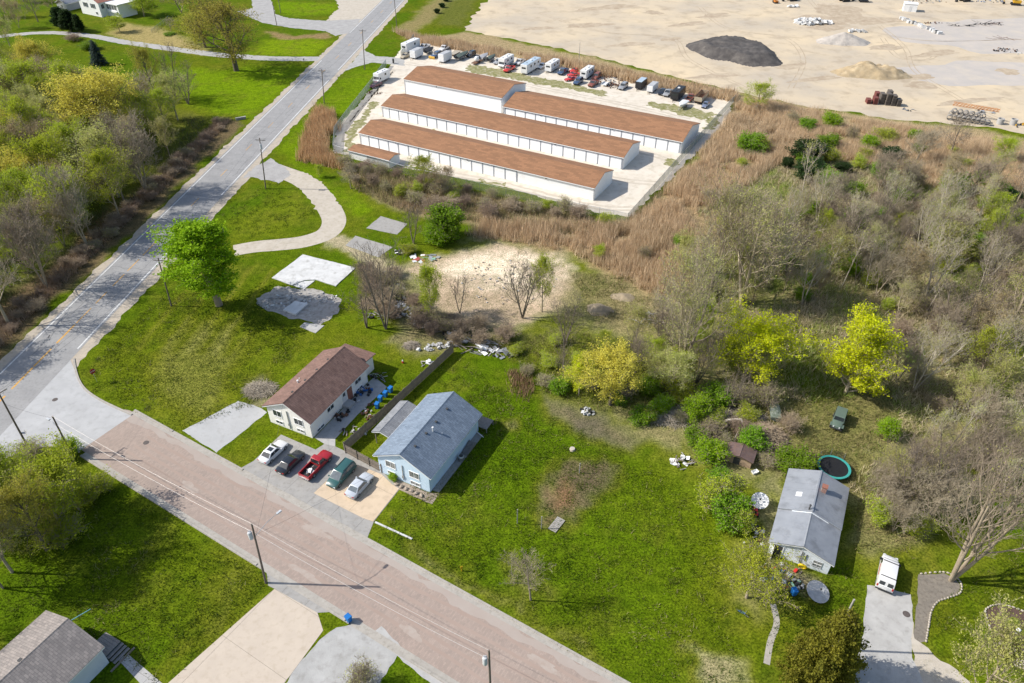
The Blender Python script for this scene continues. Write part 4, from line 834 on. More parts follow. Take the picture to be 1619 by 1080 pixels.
K['bush_olive'] = make_tree('bush_olive', 76, BK_GREY, LF_SPRING, 6500, .14, .17, H=3.2, r0=.05, nl=9, spread=.48, split=6, up=.5, lv=3, kids=(5, 4), cb=.05, ellipse=False)
def conifer(name, seed, leaf, H, R0, n, size, pw=1., drop=.25, core=.35):
    rng = np.random.default_rng(seed); T = [(0, 0, -.1, 0, 0, H * .97, H * .022, .02)]; P_ = []
    for k in range(int(H * 16)):
        z = H * (.04 + .94 * (k / (H * 16))); L = R0 * (1 - z / H) ** pw * rng.uniform(.72, 1.1) + .12; a = k * 2.4 + rng.uniform(-.3, .3); dz = -L * drop + L * rng.uniform(0, .25)
        T.append((0, 0, z, L * math.cos(a), L * math.sin(a), z + dz, .03, .01))
        for t in rng.uniform(core, 1.0, int(n / (H * 16) * L / R0 * 1.9) + 1): P_.append((L * t * math.cos(a), L * t * math.sin(a), z + dz * t))
    P_ = np.array(P_) + rng.normal(size=(len(P_), 3)) * [.22, .22, .16]
    V, F = tubes_np(T[:1], 8); tr = npmesh(name + '_trunk', V, F, BK_DARK); V1, F1 = tubes_np(T[1:], 3); P_[:, 2] = np.maximum(P_[:, 2], .1); V2, F2 = leaves_np(P_, size, rng, .3)
    V = np.concatenate([V1, V2]); F = np.concatenate([F1, F2 + len(V1)]); cr = npmesh(name + '_crown', V, F, [BK_DARK, leaf], mi=np.concatenate([np.zeros(len(F1)), np.ones(len(F2))]))
    return dict(name=name, trunk=tr, crown=cr, H=H, R=R0)
K['spruce'] = conifer('spruce', 81, LF_BLUE, 11, 3.0, 7000, .34)
K['cedar'] = conifer('cedar', 82, LF_CEDAR, 10, 4.2, 34000, .2, .62, .1)
K['juniper'] = conifer('juniper', 83, LF_DARK, 7, 2.6, 9000, .34, .45, -.5)
def tree(kind, name, u, v, h, label, cat='tree', group=None, rad=None, rz=None, tilt=0., xy=None):
    k = K[kind]; root = empty(name, xy or G(u, v), random.uniform(0, 6.28) if rz is None else rz, label, cat, group)
    s = h / k['H']; sr = s if rad is None else rad / k['R']; rr_ = random.Random(int(abs(root.location.x * 31 + root.location.y * 17) * 10)); root.scale = (sr * rr_.uniform(.84, 1.2), sr * rr_.uniform(.84, 1.2), s); root.rotation_euler.x = tilt
    for part in ('trunk', 'crown'): link(bpy.data.objects.new('stem' if (part == 'trunk' and cat == 'shrub') else ('foliage' if cat == 'shrub' else part), k[part]), root)
    return root
def TT(kind, name, u, v, vt, label, wpx=None, **k):
    h = max(.8, height(u, v, vt)); rad = None; h = h * (.62 if k.get('cat') == 'shrub' else .93)
    if wpx:
        d = G(u, v)[1] * CT + CAM_H * ST; rad = wpx / 2 * (d - h * .6 * ST) / FPX
    return tree(kind, name, u, v, h, label, rad=rad, **k)
# --- single trees one can name
TT('maple', 'maple_tree', 347, 483, 342, 'tall bright lime green leafy tree on the corner lawn', 112, rz=.5)
TT('oak', 'oak_tree', 374, 112, -14, 'large spreading budding tree on the lawn left of the main road', 128, rz=.3)
TT('gold', 'budding_tree', 172, 232, 98, 'golden yellow budding tree rising from the left wood', 125, rz=1.)
TT('bare1', 'bare_tree', 205, 205, 118, 'bare dark tree beside the golden budding tree', 62)
TT('oak', 'budding_tree', 247, 158, 62, 'olive budding tree at the lawn edge of the left wood', 46)
TT('fan1', 'bare_tree', 277, 152, 58, 'thin bare tree standing over the upper left lawn', 44)
TT('fan0', 'bare_tree', 298, 165, 95, 'forked bare tree leaning over the upper left lawn', 56)
TT('spruce', 'blue_spruce', 157, 102, 60, 'dark blue spruce below the farm drive', 25)
TT('bush_green', 'shrub', 142, 78, 59, 'round green shrub left of the blue spruce', 24, cat='shrub')
for k, (u, v, vt, wp, lab) in enumerate([(98, 44, 10, 26, 'left dark evergreen in front of the farmhouse'), (112, 49, 14, 26, 'middle dark evergreen in front of the farmhouse'), (127, 51, 22, 20, 'right dark evergreen in front of the farmhouse')]): TT('juniper', 'evergreen_tree', u, v, vt, lab, wp)
TT('bush_bare', 'shrub', 117, 64, 46, 'dark bare shrub beside the farm drive', 26, cat='shrub')
TT('spring', 'young_tree', 190, 50, 22, 'small leafy tree on the dry farm lawn', 34); TT('spring', 'young_tree', 228, 26, -12, 'leafy tree right of the farmhouse', 50)
TT('bare0', 'bare_tree', 271, 52, 26, 'small bare tree on the dry farm lawn', 26); TT('bare1', 'bare_tree', 287, 20, -30, 'dark forked tree at the top behind the farm lawn', 60)
TT('oak', 'budding_tree', 325, 75, 10, 'dense olive tree behind the large spreading tree', 62); TT('oak', 'budding_tree', 320, 30, -25, 'olive budding tree at the top beside the side road', 60)
TT('bush_green', 'shrub', 268, 55, 50, 'low green shrub at the foot of the small bare tree', 16, cat='shrub')
# centre
TT('fan0', 'bare_tree', 610, 520, 365, 'tall fan-shaped bare tree among the scrap heaps', 88)
TT('fan1', 'bare_tree', 580, 518, 440, 'crooked bare tree left of the scrap heaps', 66)
TT('spring', 'thin_tree', 683, 498, 408, 'slender yellow-green tree before the sandy clearing', 50); TT('fan1', 'bare_tree', 727, 495, 425, 'small bare tree at the left of the sandy clearing', 48)
TT('fan0', 'bare_tree', 826, 503, 398, 'many-stemmed bare tree in front of the sandy clearing', 70); TT('bud2', 'thin_tree', 857, 493, 392, 'thin budding tree right of the many-stemmed bare tree', 52)
TT('fan1', 'bare_tree', 654, 385, 312, 'leaning bare tree beside the old slab', 64); TT('bush_olive', 'shrub', 646, 400, 380, 'olive shrub at the foot of the leaning bare tree', 28, cat='shrub')
TT('bush_green', 'shrub', 706, 378, 300, 'large bright green bush in front of the storage fence', 62, cat='shrub'); TT('bush_lime', 'shrub', 690, 385, 345, 'lime bush beside the large green bush', 40, cat='shrub')
TT('bud2', 'budding_tree', 672, 300, 240, 'yellow-green tree overlapping the front storage row', 50); TT('bud1', 'budding_tree', 700, 310, 262, 'tan budding tree beside the front storage row', 44)
TT('bare0', 'bare_tree', 555, 298, 262, 'small bare tree on the grass near the reeds', 34); TT('spring', 'young_tree', 505, 280, 258, 'tiny leafy tree beside the loop drive', 14)
TT('fan1', 'bare_tree', 890, 610, 515, 'bare tree behind the pale blue house lawn', 50); TT('fan0', 'bare_tree', 1045, 560, 480, 'bare tree at the edge of the green glade', 50); TT('fan0', 'bare_tree', 893, 545, 462, 'dark bare tree below the sandy clearing', 60)
TT('pale0', 'pale_tree', 1075, 590, 372, 'tall pale forked tree left of the thicket', 130); TT('pale1', 'pale_tree', 1120, 480, 270, 'tall pale bare tree over the tan reeds', 110); TT('pale0', 'pale_tree', 1172, 482, 280, 'thick-trunked pale spreading tree at the thicket', 150, rz=2.)
TT('yellow', 'yellow_tree', 1336, 622, 492, 'bright yellow-green tree in the clearing behind the jeep', 100, rz=.6); TT('yellow2', 'yellow_tree', 1185, 600, 490, 'yellow-leaved tree in the thicket left of the jeep', 128)
TT('gold', 'golden_tree', 965, 640, 545, 'golden orange budding tree behind the lawn', 90); TT('yellow2', 'small_tree', 915, 625, 560, 'small yellow-green tree left of the golden tree', 46)
TT('bud2', 'budding_tree', 1180, 945, 868, 'yellow budding tree left of the old white bungalow', 105); TT('cedar', 'cedar_tree', 1288, 1085, 962, 'large golden olive cedar at the bottom edge', 150)
TT('yard', 'bare_tree', 1503, 918, 700, 'big bare tree standing in the kerbed planting bed', 175, rz=1.2); TT('bud0', 'budding_tree', 1530, 1120, 985, 'pale green tree at the bottom right', 165)
TT('bare0', 'bare_tree', 839, 949, 868, 'small bare tree leaning on the lawn beside the street', 62, tilt=-.12); TT('pole', 'broken_tree', 810, 912, 872, 'short broken trunk beside the small bare lawn tree', 22); TT('bush_grey', 'shrub', 575, 1085, 1035, 'pale bare shrub at the bottom on the gravel', 56, cat='shrub')
TT('bush_grey', 'shrub', 55, 722, 685, 'bare shrub at the foot of the corner pole', 44, cat='shrub'); TT('bush_lime', 'shrub', 622, 758, 744, 'small yellow-green bush at the front of the blue house', 15, cat='shrub')
TT('bush_olive', 'shrub', 1128, 800, 735, 'large olive green bush at the right edge of the lawn', 64, cat='shrub'); TT('bush_green', 'shrub', 1150, 825, 770, 'round green bush left of the old bungalow', 52, cat='shrub'); TT('bush_olive', 'shrub', 1172, 838, 790, 'olive bush between the white dish and the lawn', 46, cat='shrub'); TT('bush_green', 'shrub', 1135, 765, 735, 'small green bush above the large olive bush', 34, cat='shrub'); TT('bush_lime', 'shrub', 1122, 726, 688, 'bright green bush beside the plywood shed', 50, cat='shrub')
TT('bush_olive', 'shrub', 1385, 830, 770, 'yellowish shrub right of the old bungalow', 44, cat='shrub'); TT('bush_lime', 'shrub', 1400, 690, 650, 'pale lime shrub behind the trampoline', 40, cat='shrub'); TT('bush_green', 'shrub', 1255, 740, 705, 'dark green bush between shed and trampoline', 60, cat='shrub')
TT('bush_green', 'shrub', 1026, 618, 592, 'round green bush on the bare soil behind the lawn', 34, cat='shrub'); TT('bush_green', 'shrub', 885, 618, 590, 'small bright green bush at the back of the lawn', 34, cat='shrub')
TT('bush_lime', 'shrub', 1480, 388, 338, 'bright lime round bush in the right thicket', 44, cat='shrub'); TT('spring', 'budding_tree', 1582, 260, 215, 'yellow-green tree beside the sandy yard edge', 44)
TT('bud2', 'budding_tree', 1195, 178, 125, 'yellow-green tree at the corner of the sandy yard', 44); TT('bare1', 'bare_tree', 1447, 258, 190, 'dark bare tree in front of the sandy yard', 70); TT('bare0', 'bare_tree', 1500, 248, 180, 'fine bare tree below the concrete pipes', 50)
TT('bush_green', 'shrub', 1185, 240, 198, 'dark green bush in the reeds near the storage fence', 40, cat='shrub'); TT('bush_dark', 'shrub', 1275, 255, 205, 'dark green bush in the middle of the reeds', 44, cat='shrub')
TT('bush_lime', 'shrub', 110, 720, 690, 'low bright shrub beside the second corner pole', 40, cat='shrub')
for k, (kd, u, v, vt, wp, lab) in enumerate([('bush_lime', 1098, 662, 610, 48, 'bright green bush behind the long tangle of branches'), ('bush_green', 1130, 640, 600, 50, 'green bush right of the tall pale forked tree'), ('bush_olive', 1075, 630, 590, 50, 'olive bush at the foot of the tall pale forked tree'), ('bush_grey', 1165, 640, 590, 60, 'bare grey shrub below the yellow thicket tree'), ('bush_grey', 1210, 640, 590, 56, 'bare grey shrub above the camouflage boat'), ('bush_bare', 1245, 680, 640, 44, 'bare brown shrub right of the camouflage boat'), ('bush_lime', 1045, 650, 618, 36, 'lime bush left of the long tangle of branches'), ('bush_green', 1015, 665, 640, 34, 'green bush at the lawn edge behind the bare soil'), ('bush_olive', 1180, 665, 630, 40, 'olive bush behind the curved bleached limb'), ('bush_grey', 1120, 690, 655, 50, 'bare grey shrub left of the plywood shed'), ('bush_grey', 1420, 800, 740, 60, 'bare grey shrub above the white van'), ('bush_olive', 1440, 840, 800, 50, 'olive shrub between the van and the big bare tree')]): TT(kd, 'shrub', u, v, vt, lab, wp, cat='shrub')
for k, (kd, u, v, vt, wp, lab) in enumerate([('fan0', 1100, 610, 520, 56, 'umber bare tree right of the tall pale forked tree'), ('fan1', 1150, 650, 575, 50, 'umber bare tree above the curved bleached limb'), ('bud0', 1060, 625, 550, 60, 'pale budding tree behind the golden orange tree'), ('fan0', 1000, 600, 520, 54, 'umber bare tree above the golden orange tree')]): TT(kd, 'bare_tree', u, v, vt, lab, wp)
# lower left clump
LLG = 'trees clumped on the lower left lot'
for k, (kd, u, v, vt, wp, lab) in enumerate([('bud0', 20, 905, 770, 130, 'tall green budding tree at the left edge of the lower lot'), ('oak', 75, 870, 750, 115, 'leafy green tree in the middle of the lower left clump'), ('spring', 125, 805, 708, 105, 'right-hand leafy tree of the lower left clump'), ('bud2', 45, 800, 705, 110, 'pale budding tree at the back of the lower left clump'), ('bud2', -25, 830, 690, 120, 'budding tree half outside the left edge of the lower lot'), ('bare1', 5, 930, 790, 110, 'bare dark tree beside the grey roofed house'), ('spring', 100, 840, 755, 90, 'bright green tree in front of the lower left clump'), ('spring', 10, 850, 745, 100, 'bright green tree at the left of the lower left clump')]): TT(kd, 'lot_tree', u, v, vt, lab, wp, group=LLG)
for k, (u, v, vt, wp, lab) in enumerate([(150, 785, 745, 60, 'round green bush at the street end of the lower left clump'), (100, 850, 815, 70, 'green bush under the lower left trees'), (20, 775, 735, 70, 'green bush at the left edge near the corner'), (85, 765, 728, 60, 'green bush behind the corner kerb')]): TT('bush_olive', 'shrub', u, v, vt, lab, wp, cat='shrub')
TT('bare1', 'bare_tree', -60, 1005, 900, 'bare tree outside the lower left corner', 130)
for k, (kd, u, v, vt, wp, lab) in enumerate([('bare2', 232, 305, 215, 70, 'tall bare tree at the ditch opposite the loop drive'), ('bud2', 190, 345, 245, 80, 'green budding tree at the ditch second from the loop drive'), ('bare1', 140, 392, 285, 84, 'tall dark bare tree at the ditch left of the lime tree'), ('bare2', 75, 455, 345, 90, 'forked bare tree at the ditch above the yellow road line'), ('bare0', 15, 515, 405, 90, 'bare tree at the ditch nearest the left edge'), ('gold', 60, 330, 215, 100, 'yellow budding tree low in the left wood'), ('gold', 15, 260, 165, 90, 'yellow budding tree at the left edge of the wood')]): tree(kd, 'ditch_tree', u, v, (18, 17, 18, 18, 17, 14, 14)[k], lab, rad=(5.5, 5, 5.5, 6, 6, 5.5, 5.5)[k])
# --- woods: repeats that cannot be told apart
LMARK = [('the golden budding tree', 172, 232), ('the culvert headwall', 381, 189), ('the army green jeep', 1325, 668), ('the bright yellow tree', 1336, 622), ('the camouflage boat', 1223, 652), ('the thick-trunked pale tree', 1172, 482), ('the bright lime round bush', 1480, 388), ('the dark bush amid the reeds', 1275, 255), ('the concrete pipes', 1540, 190), ('the trampoline', 1316, 745), ('the white van', 1400, 910), ('the plywood shed', 1160, 722), ('the golden orange tree', 965, 640), ('the sandy clearing', 800, 450), ('the storage fence bush', 706, 378), ('the silver scrap heap', 640, 492), ('the blue spruce', 157, 102), ('the lime green lawn tree', 347, 483), ('the stop sign', 154, 604), ('the pale right edge tree', 1590, 560), ('the loop drive pole', 420, 298), ('the farmhouse', 150, 24), ('the long board heap', 757, 548), ('the brown reed clump', 505, 225), ('the forked ditch tree', 75, 455), ('the yellow tree low in the wood', 60, 330), ('the yellow tree at the left edge', 15, 260), ('the front storage row corner', 940, 318), ('the big tree in the kerbed bed', 1503, 918)]
LM_XY = [(n, Vector(G(u, v))) for n, u, v in LMARK]
ORD = ['nearest', 'second nearest', 'third nearest', 'fourth nearest', 'fifth nearest', 'sixth nearest', 'seventh nearest', 'eighth nearest', 'ninth nearest', 'tenth nearest', 'eleventh nearest', 'twelfth nearest', 'thirteenth nearest', 'fourteenth nearest', 'fifteenth nearest', 'sixteenth nearest', 'seventeenth nearest', 'eighteenth nearest', 'nineteenth nearest', 'twentieth nearest']
LOOK = dict(tall0='tall two-stemmed pale tree', tall1='tall three-stemmed pale tree', fan0='umber bare tree', fan1='slim umber bare tree', bare0='slim bare grey tree', bare1='two-stemmed bare grey tree', bare2='three-stemmed bare grey tree', bud0='pale green budding tree', bud1='tan budding tree', bud2='spring green budding tree', spring='leafy spring green tree', gold='yellow budding tree', pale0='pale barked tree', pale1='pale barked tree', bush_bare='bare brown shrub', bush_grey='bare grey shrub', bush_green='mid green shrub', bush_dark='dark green shrub', bush_lime='lime green shrub', bush_olive='olive green shrub')
WPLACE = {}
def wood(poly, n, dmin, kinds, hr, name, label, group, seed, cat='tree', radf=None, ground=False):
    r = random.Random(seed); ks = [k for k, w_ in kinds for _ in range(w_)]; what = label
    for p in spaced(poly if ground else GP(poly), dmin, n, seed):
        h = r.uniform(*hr); kd = r.choice(ks); o = tree(kd, name, 0, 0, h, label, cat, group, rad=h * r.uniform(*(radf or (.30, .42))), rz=r.uniform(0, 6.28), xy=p, tilt=r.uniform(-.06, .06))
        d, lm = min(((Vector(p) - q).length, nm) for nm, q in LM_XY); WPLACE.setdefault((lm, LOOK[kd]), []).append((d, o))
def label_woods():
    for (lm, look), L in WPLACE.items():
        for i, (d, o) in enumerate(sorted(L, key=lambda t: t[0])): o['label'] = '%s %s to %s' % (ORD[min(i, len(ORD) - 1)], look, lm)
W1 = [(-200, 120), (0, 100), (90, 130), (150, 200), (215, 250), (185, 320), (110, 395), (0, 500), (-120, 620)]
wood(W1, 52, 4.6, [('bud2', 4), ('spring', 4), ('bud0', 2), ('gold', 2)], (12, 18), 'wood_tree', 'budding green or yellow tree in the wood left of the main road', 'budding trees of the left wood', 101)
W2 = [(0, 130), (90, 150), (160, 190), (250, 180), (330, 190), (290, 240), (215, 310), (150, 365), (60, 440), (0, 480)]
wood(W2, 40, 4.6, [('bare1', 1), ('bare2', 1), ('bud1', 4), ('bud0', 2), ('bud2', 2)], (10, 15), 'bare_wood_tree', 'bare brown or tan-budded tree in the wood beside the main road', 'bare trees of the left wood', 102)
wood(W1, 34, 4, [('bush_olive', 3), ('bush_green', 4), ('bush_bare', 1)], (2.5, 5), 'wood_shrub', 'low shrub under the trees of the left wood', 'shrubs of the left wood', 103, 'shrub', (.5, .75))
WFAR = [(-420, 60), (-60, -20), (90, 10), (80, 60), (0, 90), (-260, 150)]
wood(WFAR, 20, 9, [('bud1', 2), ('bare0', 2), ('bud0', 2)], (10, 15), 'far_wood_tree', 'grey bare tree at the top left behind the wood', 'trees at the far top left', 104)
W3 = [(1075, 420), (1160, 400), (1260, 330), (1400, 300), (1600, 300), (1700, 420), (1700, 620), (1560, 640), (1440, 700), (1400, 620), (1420, 520), (1300, 480), (1220, 480), (1130, 500)]
wood(W3, 64, 5.0, [('bare0', 3), ('bare1', 2), ('bare2', 2), ('bud0', 3), ('bud1', 2), ('pale1', 2), ('bud2', 2)], (6, 11), 'thicket_tree', 'bare grey tree of the thicket right of the tan reeds', 'bare trees of the right thicket', 105)
W4 = [(1040, 520), (1130, 520), (1200, 555), (1215, 600), (1120, 615), (1060, 620), (980, 600), (930, 560), (1000, 540)]
wood(W4, 18, 4.0, [('bare0', 2), ('bud0', 2), ('bud2', 2), ('bare1', 1), ('spring', 1)], (5, 9), 'glade_tree', 'small bare or budding tree between lawn and thicket', 'small trees behind the lawn', 106)
wood(W3, 64, 4.0, [('bush_bare', 3), ('bush_grey', 2), ('bush_green', 3), ('bush_lime', 2), ('bush_olive', 3)], (2, 4.2), 'thicket_shrub', 'bare or greening shrub under the right thicket', 'shrubs of the right thicket', 107, 'shrub', (.5, .8))
wood([(1100, 420), (1180, 400), (1300, 350), (1450, 330), (1640, 360), (1690, 600), (1560, 640), (1440, 690), (1430, 560), (1330, 470), (1200, 500), (1090, 560), (1030, 540)], 34, 7.0, [('tall0', 3), ('tall1', 3), ('fan0', 1), ('fan1', 1)], (10, 14.5), 'tall_tree', 'tall bare tree of the right thicket', 'tall bare trees of the right thicket', 115, 'tree', (.26, .36))
wood([(1400, 740), (1480, 700), (1640, 660), (1660, 800), (1560, 830), (1450, 860)], 8, 5.0, [('tall0', 1), ('tall1', 1), ('fan0', 1)], (9, 12), 'tall_tree', 'tall bare tree behind the van', 'tall bare trees behind the van', 116, 'tree', (.28, .38))
wood([(1010, 375), (1080, 350), (1150, 290), (1200, 220), (1260, 190), (1420, 212), (1560, 240), (1600, 300), (1420, 262), (1290, 240), (1200, 270), (1120, 400), (1060, 450), (960, 420), (860, 385)], 22, 6.0, [('bush_green', 3), ('bush_olive', 3), ('bush_grey', 3), ('bush_lime', 1), ('spring', 1)], (2.2, 4.0), 'reed_shrub', 'shrub growing in the tan reeds', 'shrubs growing in the reeds', 117, 'shrub', (.5, .75))
W5 = [(1240, 262), (1300, 240), (1400, 250), (1560, 290), (1600, 320), (1560, 380), (1400, 380), (1330, 330), (1260, 300)]
wood(W5, 26, 5.0, [('bush_green', 4), ('bush_dark', 2), ('bush_olive', 2), ('bush_grey', 2)], (2.5, 4.5), 'green_shrub', 'green shrub in the belt behind the tan reeds', 'green shrubs in the reed belt', 108, 'shrub', (.55, .8))
W6 = [(1400, 760), (1460, 720), (1560, 660), (1640, 660), (1660, 760), (1560, 800), (1480, 840), (1420, 850), (1340, 770), (1380, 730)]
wood(W6, 16, 4.2, [('bare0', 2), ('bare2', 2), ('bud0', 1)], (6, 10), 'yard_tree', 'thin bare tree behind the white van', 'bare trees behind the van', 109)
wood([(960, 620), (1080, 640), (1230, 700), (1210, 740), (1100, 700), (1000, 670)], 9, 3.5, [('bush_grey', 2), ('bush_bare', 1), ('bush_green', 2), ('bush_olive', 2)], (1.5, 3), 'edge_shrub', 'shrub along the back edge of the lawn', 'shrubs at the lawn edge', 110, 'shrub', (.5, .8))
wood([(545, 255), (640, 280), (760, 305), (900, 335), (985, 358), (900, 352), (760, 345), (650, 330), (600, 310), (545, 285)], 30, 3.5, [('bush_bare', 4), ('bush_grey', 3), ('bush_olive', 1)], (2.0, 3.6), 'fence_shrub', 'brown bare shrub in front of the storage fence', 'shrubs along the storage fence', 111, 'shrub', (.5, .8))
wood([(560, 430), (620, 430), (680, 500), (760, 520), (820, 540), (760, 560), (680, 530), (600, 500)], 20, 2.8, [('bush_bare', 3), ('bush_grey', 2)], (2.0, 3.6), 'scrap_shrub', 'bare brown shrub among the scrap heaps', 'bare shrubs among the scrap', 112, 'shrub', (.5, .75))
wood([(790, 560), (880, 540), (1000, 560), (1060, 620), (960, 640), (850, 610)], 14, 4.0, [('bush_olive', 3), ('bush_green', 1), ('bush_grey', 2)], (1.2, 2.8), 'glade_shrub', 'low olive shrub in the rough glade', 'shrubs of the rough glade', 113, 'shrub', (.6, .9))
DT = [(340, 195), (365, 190), (300, 262), (220, 335), (140, 412), (60, 490), (-10, 560), (-10, 520), (80, 440), (170, 355), (260, 270)]
wood(DT, 40, 2.6, [('bush_bare', 5), ('bush_grey', 1)], (1.3, 2.4), 'ditch_shrub', 'brown bare brush along the ditch of the main road', 'brush along the roadside ditch', 114, 'shrub', (.6, .9))
TT('pale1', 'pale_tree', 1590, 560, 400, 'pale spreading bare tree at the right edge of the thicket', 150); TT('bare2', 'bare_tree', 1478, 560, 470, 'grey forked bare tree in the middle of the right thicket', 80)
for k, (u, v, vt) in enumerate([(1300, 448, 365), (1330, 455, 350), (1460, 500, 420), (1265, 340, 210)]): TT('pole', 'leaning_tree', u, v, vt, ['slim pale tree leaning left of two in the thicket', 'slim pale tree leaning right of two in the thicket', 'slim pale leaning tree above the brown brush', 'slim white-stemmed tree over the reeds'][k], 44, rz=[.3, .1, 0, 3.][k])
label_woods()
# --- masses nobody could count: reeds, brush, rough grass
def blades(name, polys, dens, hr, wr, cols, m, seed, lean=.25, per=3, fall=0., spread=.3, avoid=None, label=None):
    rng = np.random.default_rng(seed); P_ = np.concatenate([scatter(GP(p), dens, seed + i, fall) for i, p in enumerate(polys)])
    P_ = P_[fbm(P_[:, 0], P_[:, 1], 6, seed) > .33]
    P_ = np.repeat(P_, per, 0); n = len(P_); P_ = P_ + rng.normal(size=(n, 2)) * spread; h = rng.uniform(*hr, n) * (.45 + 1.1 * fbm(P_[:, 0], P_[:, 1], 7, seed + 3)); wd = rng.uniform(*wr, n); a = rng.uniform(0, 6.28, n)
    lx, ly = rng.normal(0, lean, n) * h, rng.normal(0, lean, n) * h; V = np.zeros((n, 3, 3))
    V[:, 0] = np.stack([P_[:, 0] - np.cos(a) * wd, P_[:, 1] - np.sin(a) * wd, np.zeros(n) - .02], 1); V[:, 1] = np.stack([P_[:, 0] + np.cos(a) * wd, P_[:, 1] + np.sin(a) * wd, np.zeros(n) - .02], 1); V[:, 2] = np.stack([P_[:, 0] + lx, P_[:, 1] + ly, h], 1)
    C = np.array(cols); t = np.clip(fbm(P_[:, 0], P_[:, 1], 8, seed + 7) * 1.6 - .3 + rng.normal(0, .22, n), 0, .999) * (len(C) - 1); i = t.astype(int); f = (t - i)[:, None]; c = C[i] * (1 - f) + C[np.minimum(i + 1, len(C) - 1)] * f; c = c * rng.uniform(.75, 1.25, (n, 1))
    o = link(bpy.data.objects.new(name, npmesh(name, V.reshape(-1, 3), np.arange(n * 3).reshape(n, 3), m, col=np.repeat(c, 3, 0)))); o['kind'] = 'stuff'
    if label: o['label'] = label
    return o
M_BLADE = mat('blades', (1, 1, 1), None, attr='Col', rough=.9, spec=.1, trans=.2)
TANR = [(.64, .485, .31), (.51, .375, .235), (.72, .57, .385), (.42, .31, .19)]
RB1 = [(1165, 163), (1215, 163), (1300, 180), (1420, 200), (1560, 222), (1640, 250), (1640, 330), (1480, 300), (1380, 262), (1290, 245), (1230, 262), (1150, 320), (1070, 352), (1000, 362), (985, 352), (1060, 290), (1120, 225)]
RB2 = [(800, 352), (1000, 357), (1090, 345), (1125, 405), (1095, 470), (1040, 472), (965, 435), (905, 402), (830, 388), (735, 372), (760, 350)]
blades('reed_bed', [RB1, RB2], 8, (1.5, 2.6), (.03, .06), TANR, M_BLADE, 201, .17, 5, fall=4., label='tall tan reed bed between the storage yard and the thicket')
blades('reed_row', [[(648, 55), (700, 66), (850, 90), (1000, 118), (1165, 150), (1165, 163), (1000, 132), (850, 102), (700, 76), (650, 66)], [(622, 50), (648, 55), (650, 66), (640, 60)]], 7, (1.6, 2.6), (.05, .11), TANR, M_BLADE, 202, .16, 3, label='row of tan reeds along the back of the storage yard')
blades('reed_clump', [[(500, 168), (530, 180), (540, 205), (522, 215), (520, 245), (560, 262), (545, 272), (500, 262), (468, 255), (475, 225), (488, 190)]], 8, (1.8, 2.8), (.05, .10), [(.62, .42, .235), (.50, .33, .18), (.68, .48, .28)], M_BLADE, 203, .16, 3, fall=2.5, label='brown reed clump outside the left storage fence')
blades('underbrush', [W3, [(1130, 480), (1300, 480), (1420, 520), (1400, 620), (1250, 640), (1180, 600)], W6, [(1100, 335), (1240, 262), (1380, 262), (1480, 300), (1640, 330), (1640, 400), (1250, 345), (1160, 400)]], 3.2, (.5, 1.5), (.03, .07), [(.50, .41, .27), (.38, .32, .20), (.56, .47, .32), (.28, .33, .09), (.22, .30, .05)], M_BLADE, 204, .5, 5, label='brown undergrowth of the right thicket')
blades('underbrush', [W1, W2], 2.4, (.4, 1.2), (.03, .07), [(.12, .12, .04), (.09, .14, .025), (.2, .15, .09), (.10, .18, .03)], M_BLADE, 205, .5, 3, label='undergrowth of the left wood')
blades('ditch_brush', [DT], 9, (.7, 1.5), (.03, .06), [(.36, .26, .18), (.28, .2, .14), (.42, .32, .22)], M_BLADE, 206, .4, 3, label='dead brown brush in the roadside ditch')
blades('fence_brush', [[(545, 258), (640, 283), (760, 308), (900, 338), (985, 360), (1000, 372), (900, 372), (760, 352), (640, 335), (560, 300)]], 5, (.8, 1.8), (.035, .07), [(.42, .31, .2), (.33, .24, .15), (.25, .26, .09), (.48, .36, .24)], M_BLADE, 207, .35, 3, label='brown brush in front of the storage fence')
blades('rough_grass', [[(780, 540), (900, 520), (1060, 560), (1070, 640), (940, 650), (860, 620)], [(1240, 500), (1420, 560), (1400, 760), (1240, 760)], [(1340, 740), (1470, 760), (1440, 880), (1350, 870)], [(900, 430), (1000, 440), (1060, 500), (940, 510)]], 6, (.25, .7), (.03, .06), [(.13, .16, .035), (.2, .19, .06), (.27, .22, .11), (.11, .17, .02)], M_BLADE, 208, .6, 3, label='rough grass of the glade')
blades('reed_tuft', [[(800, 588), (830, 585), (850, 610), (835, 640), (810, 630)]], 14, (.8, 1.5), (.04, .07), [(.36, .24, .14), (.28, .19, .11)], M_BLADE, 209, .2, 3, label='small tuft of tan reeds at the back of the lawn', fall=2.5)
LAWN = [[(650, 770), (760, 590), (830, 640), (1000, 720), (1120, 800), (1150, 960), (1180, 1090), (1030, 1090), (600, 850)], [(0, 760), (120, 740), (415, 905), (420, 930), (260, 1085), (190, 1035), (80, 965), (0, 990)], [(130, 590), (260, 460), (400, 470), (480, 545), (400, 640), (285, 680), (150, 620)], [(1200, 960), (1355, 885), (1367, 930), (1356, 1010), (1345, 1085), (1240, 1085)], [(1522, 930), (1619, 840), (1619, 950), (1555, 960), (1560, 1000), (1540, 1060), (1475, 1020), (1480, 965)]]
blades('weed_clumps', LAWN + [[(620, 640), (720, 560), (820, 640), (700, 760)], [(340, 345), (430, 285), (500, 340), (400, 378)]], .55, (.10, .38), (.03, .07), [(.035, .075, .004), (.075, .13, .006), (.15, .16, .03), (.26, .24, .10)], M_BLADE, 211, .8, 16, spread=.35, label='weed clumps in the lawns')
blades('lawn_grass', LAWN, 16, (.06, .26), (.025, .06), [(.035, .07, .003), (.065, .115, .004), (.12, .135, .015), (.055, .10, .003)], M_BLADE, 210, .7, 2, label='lawn grass')
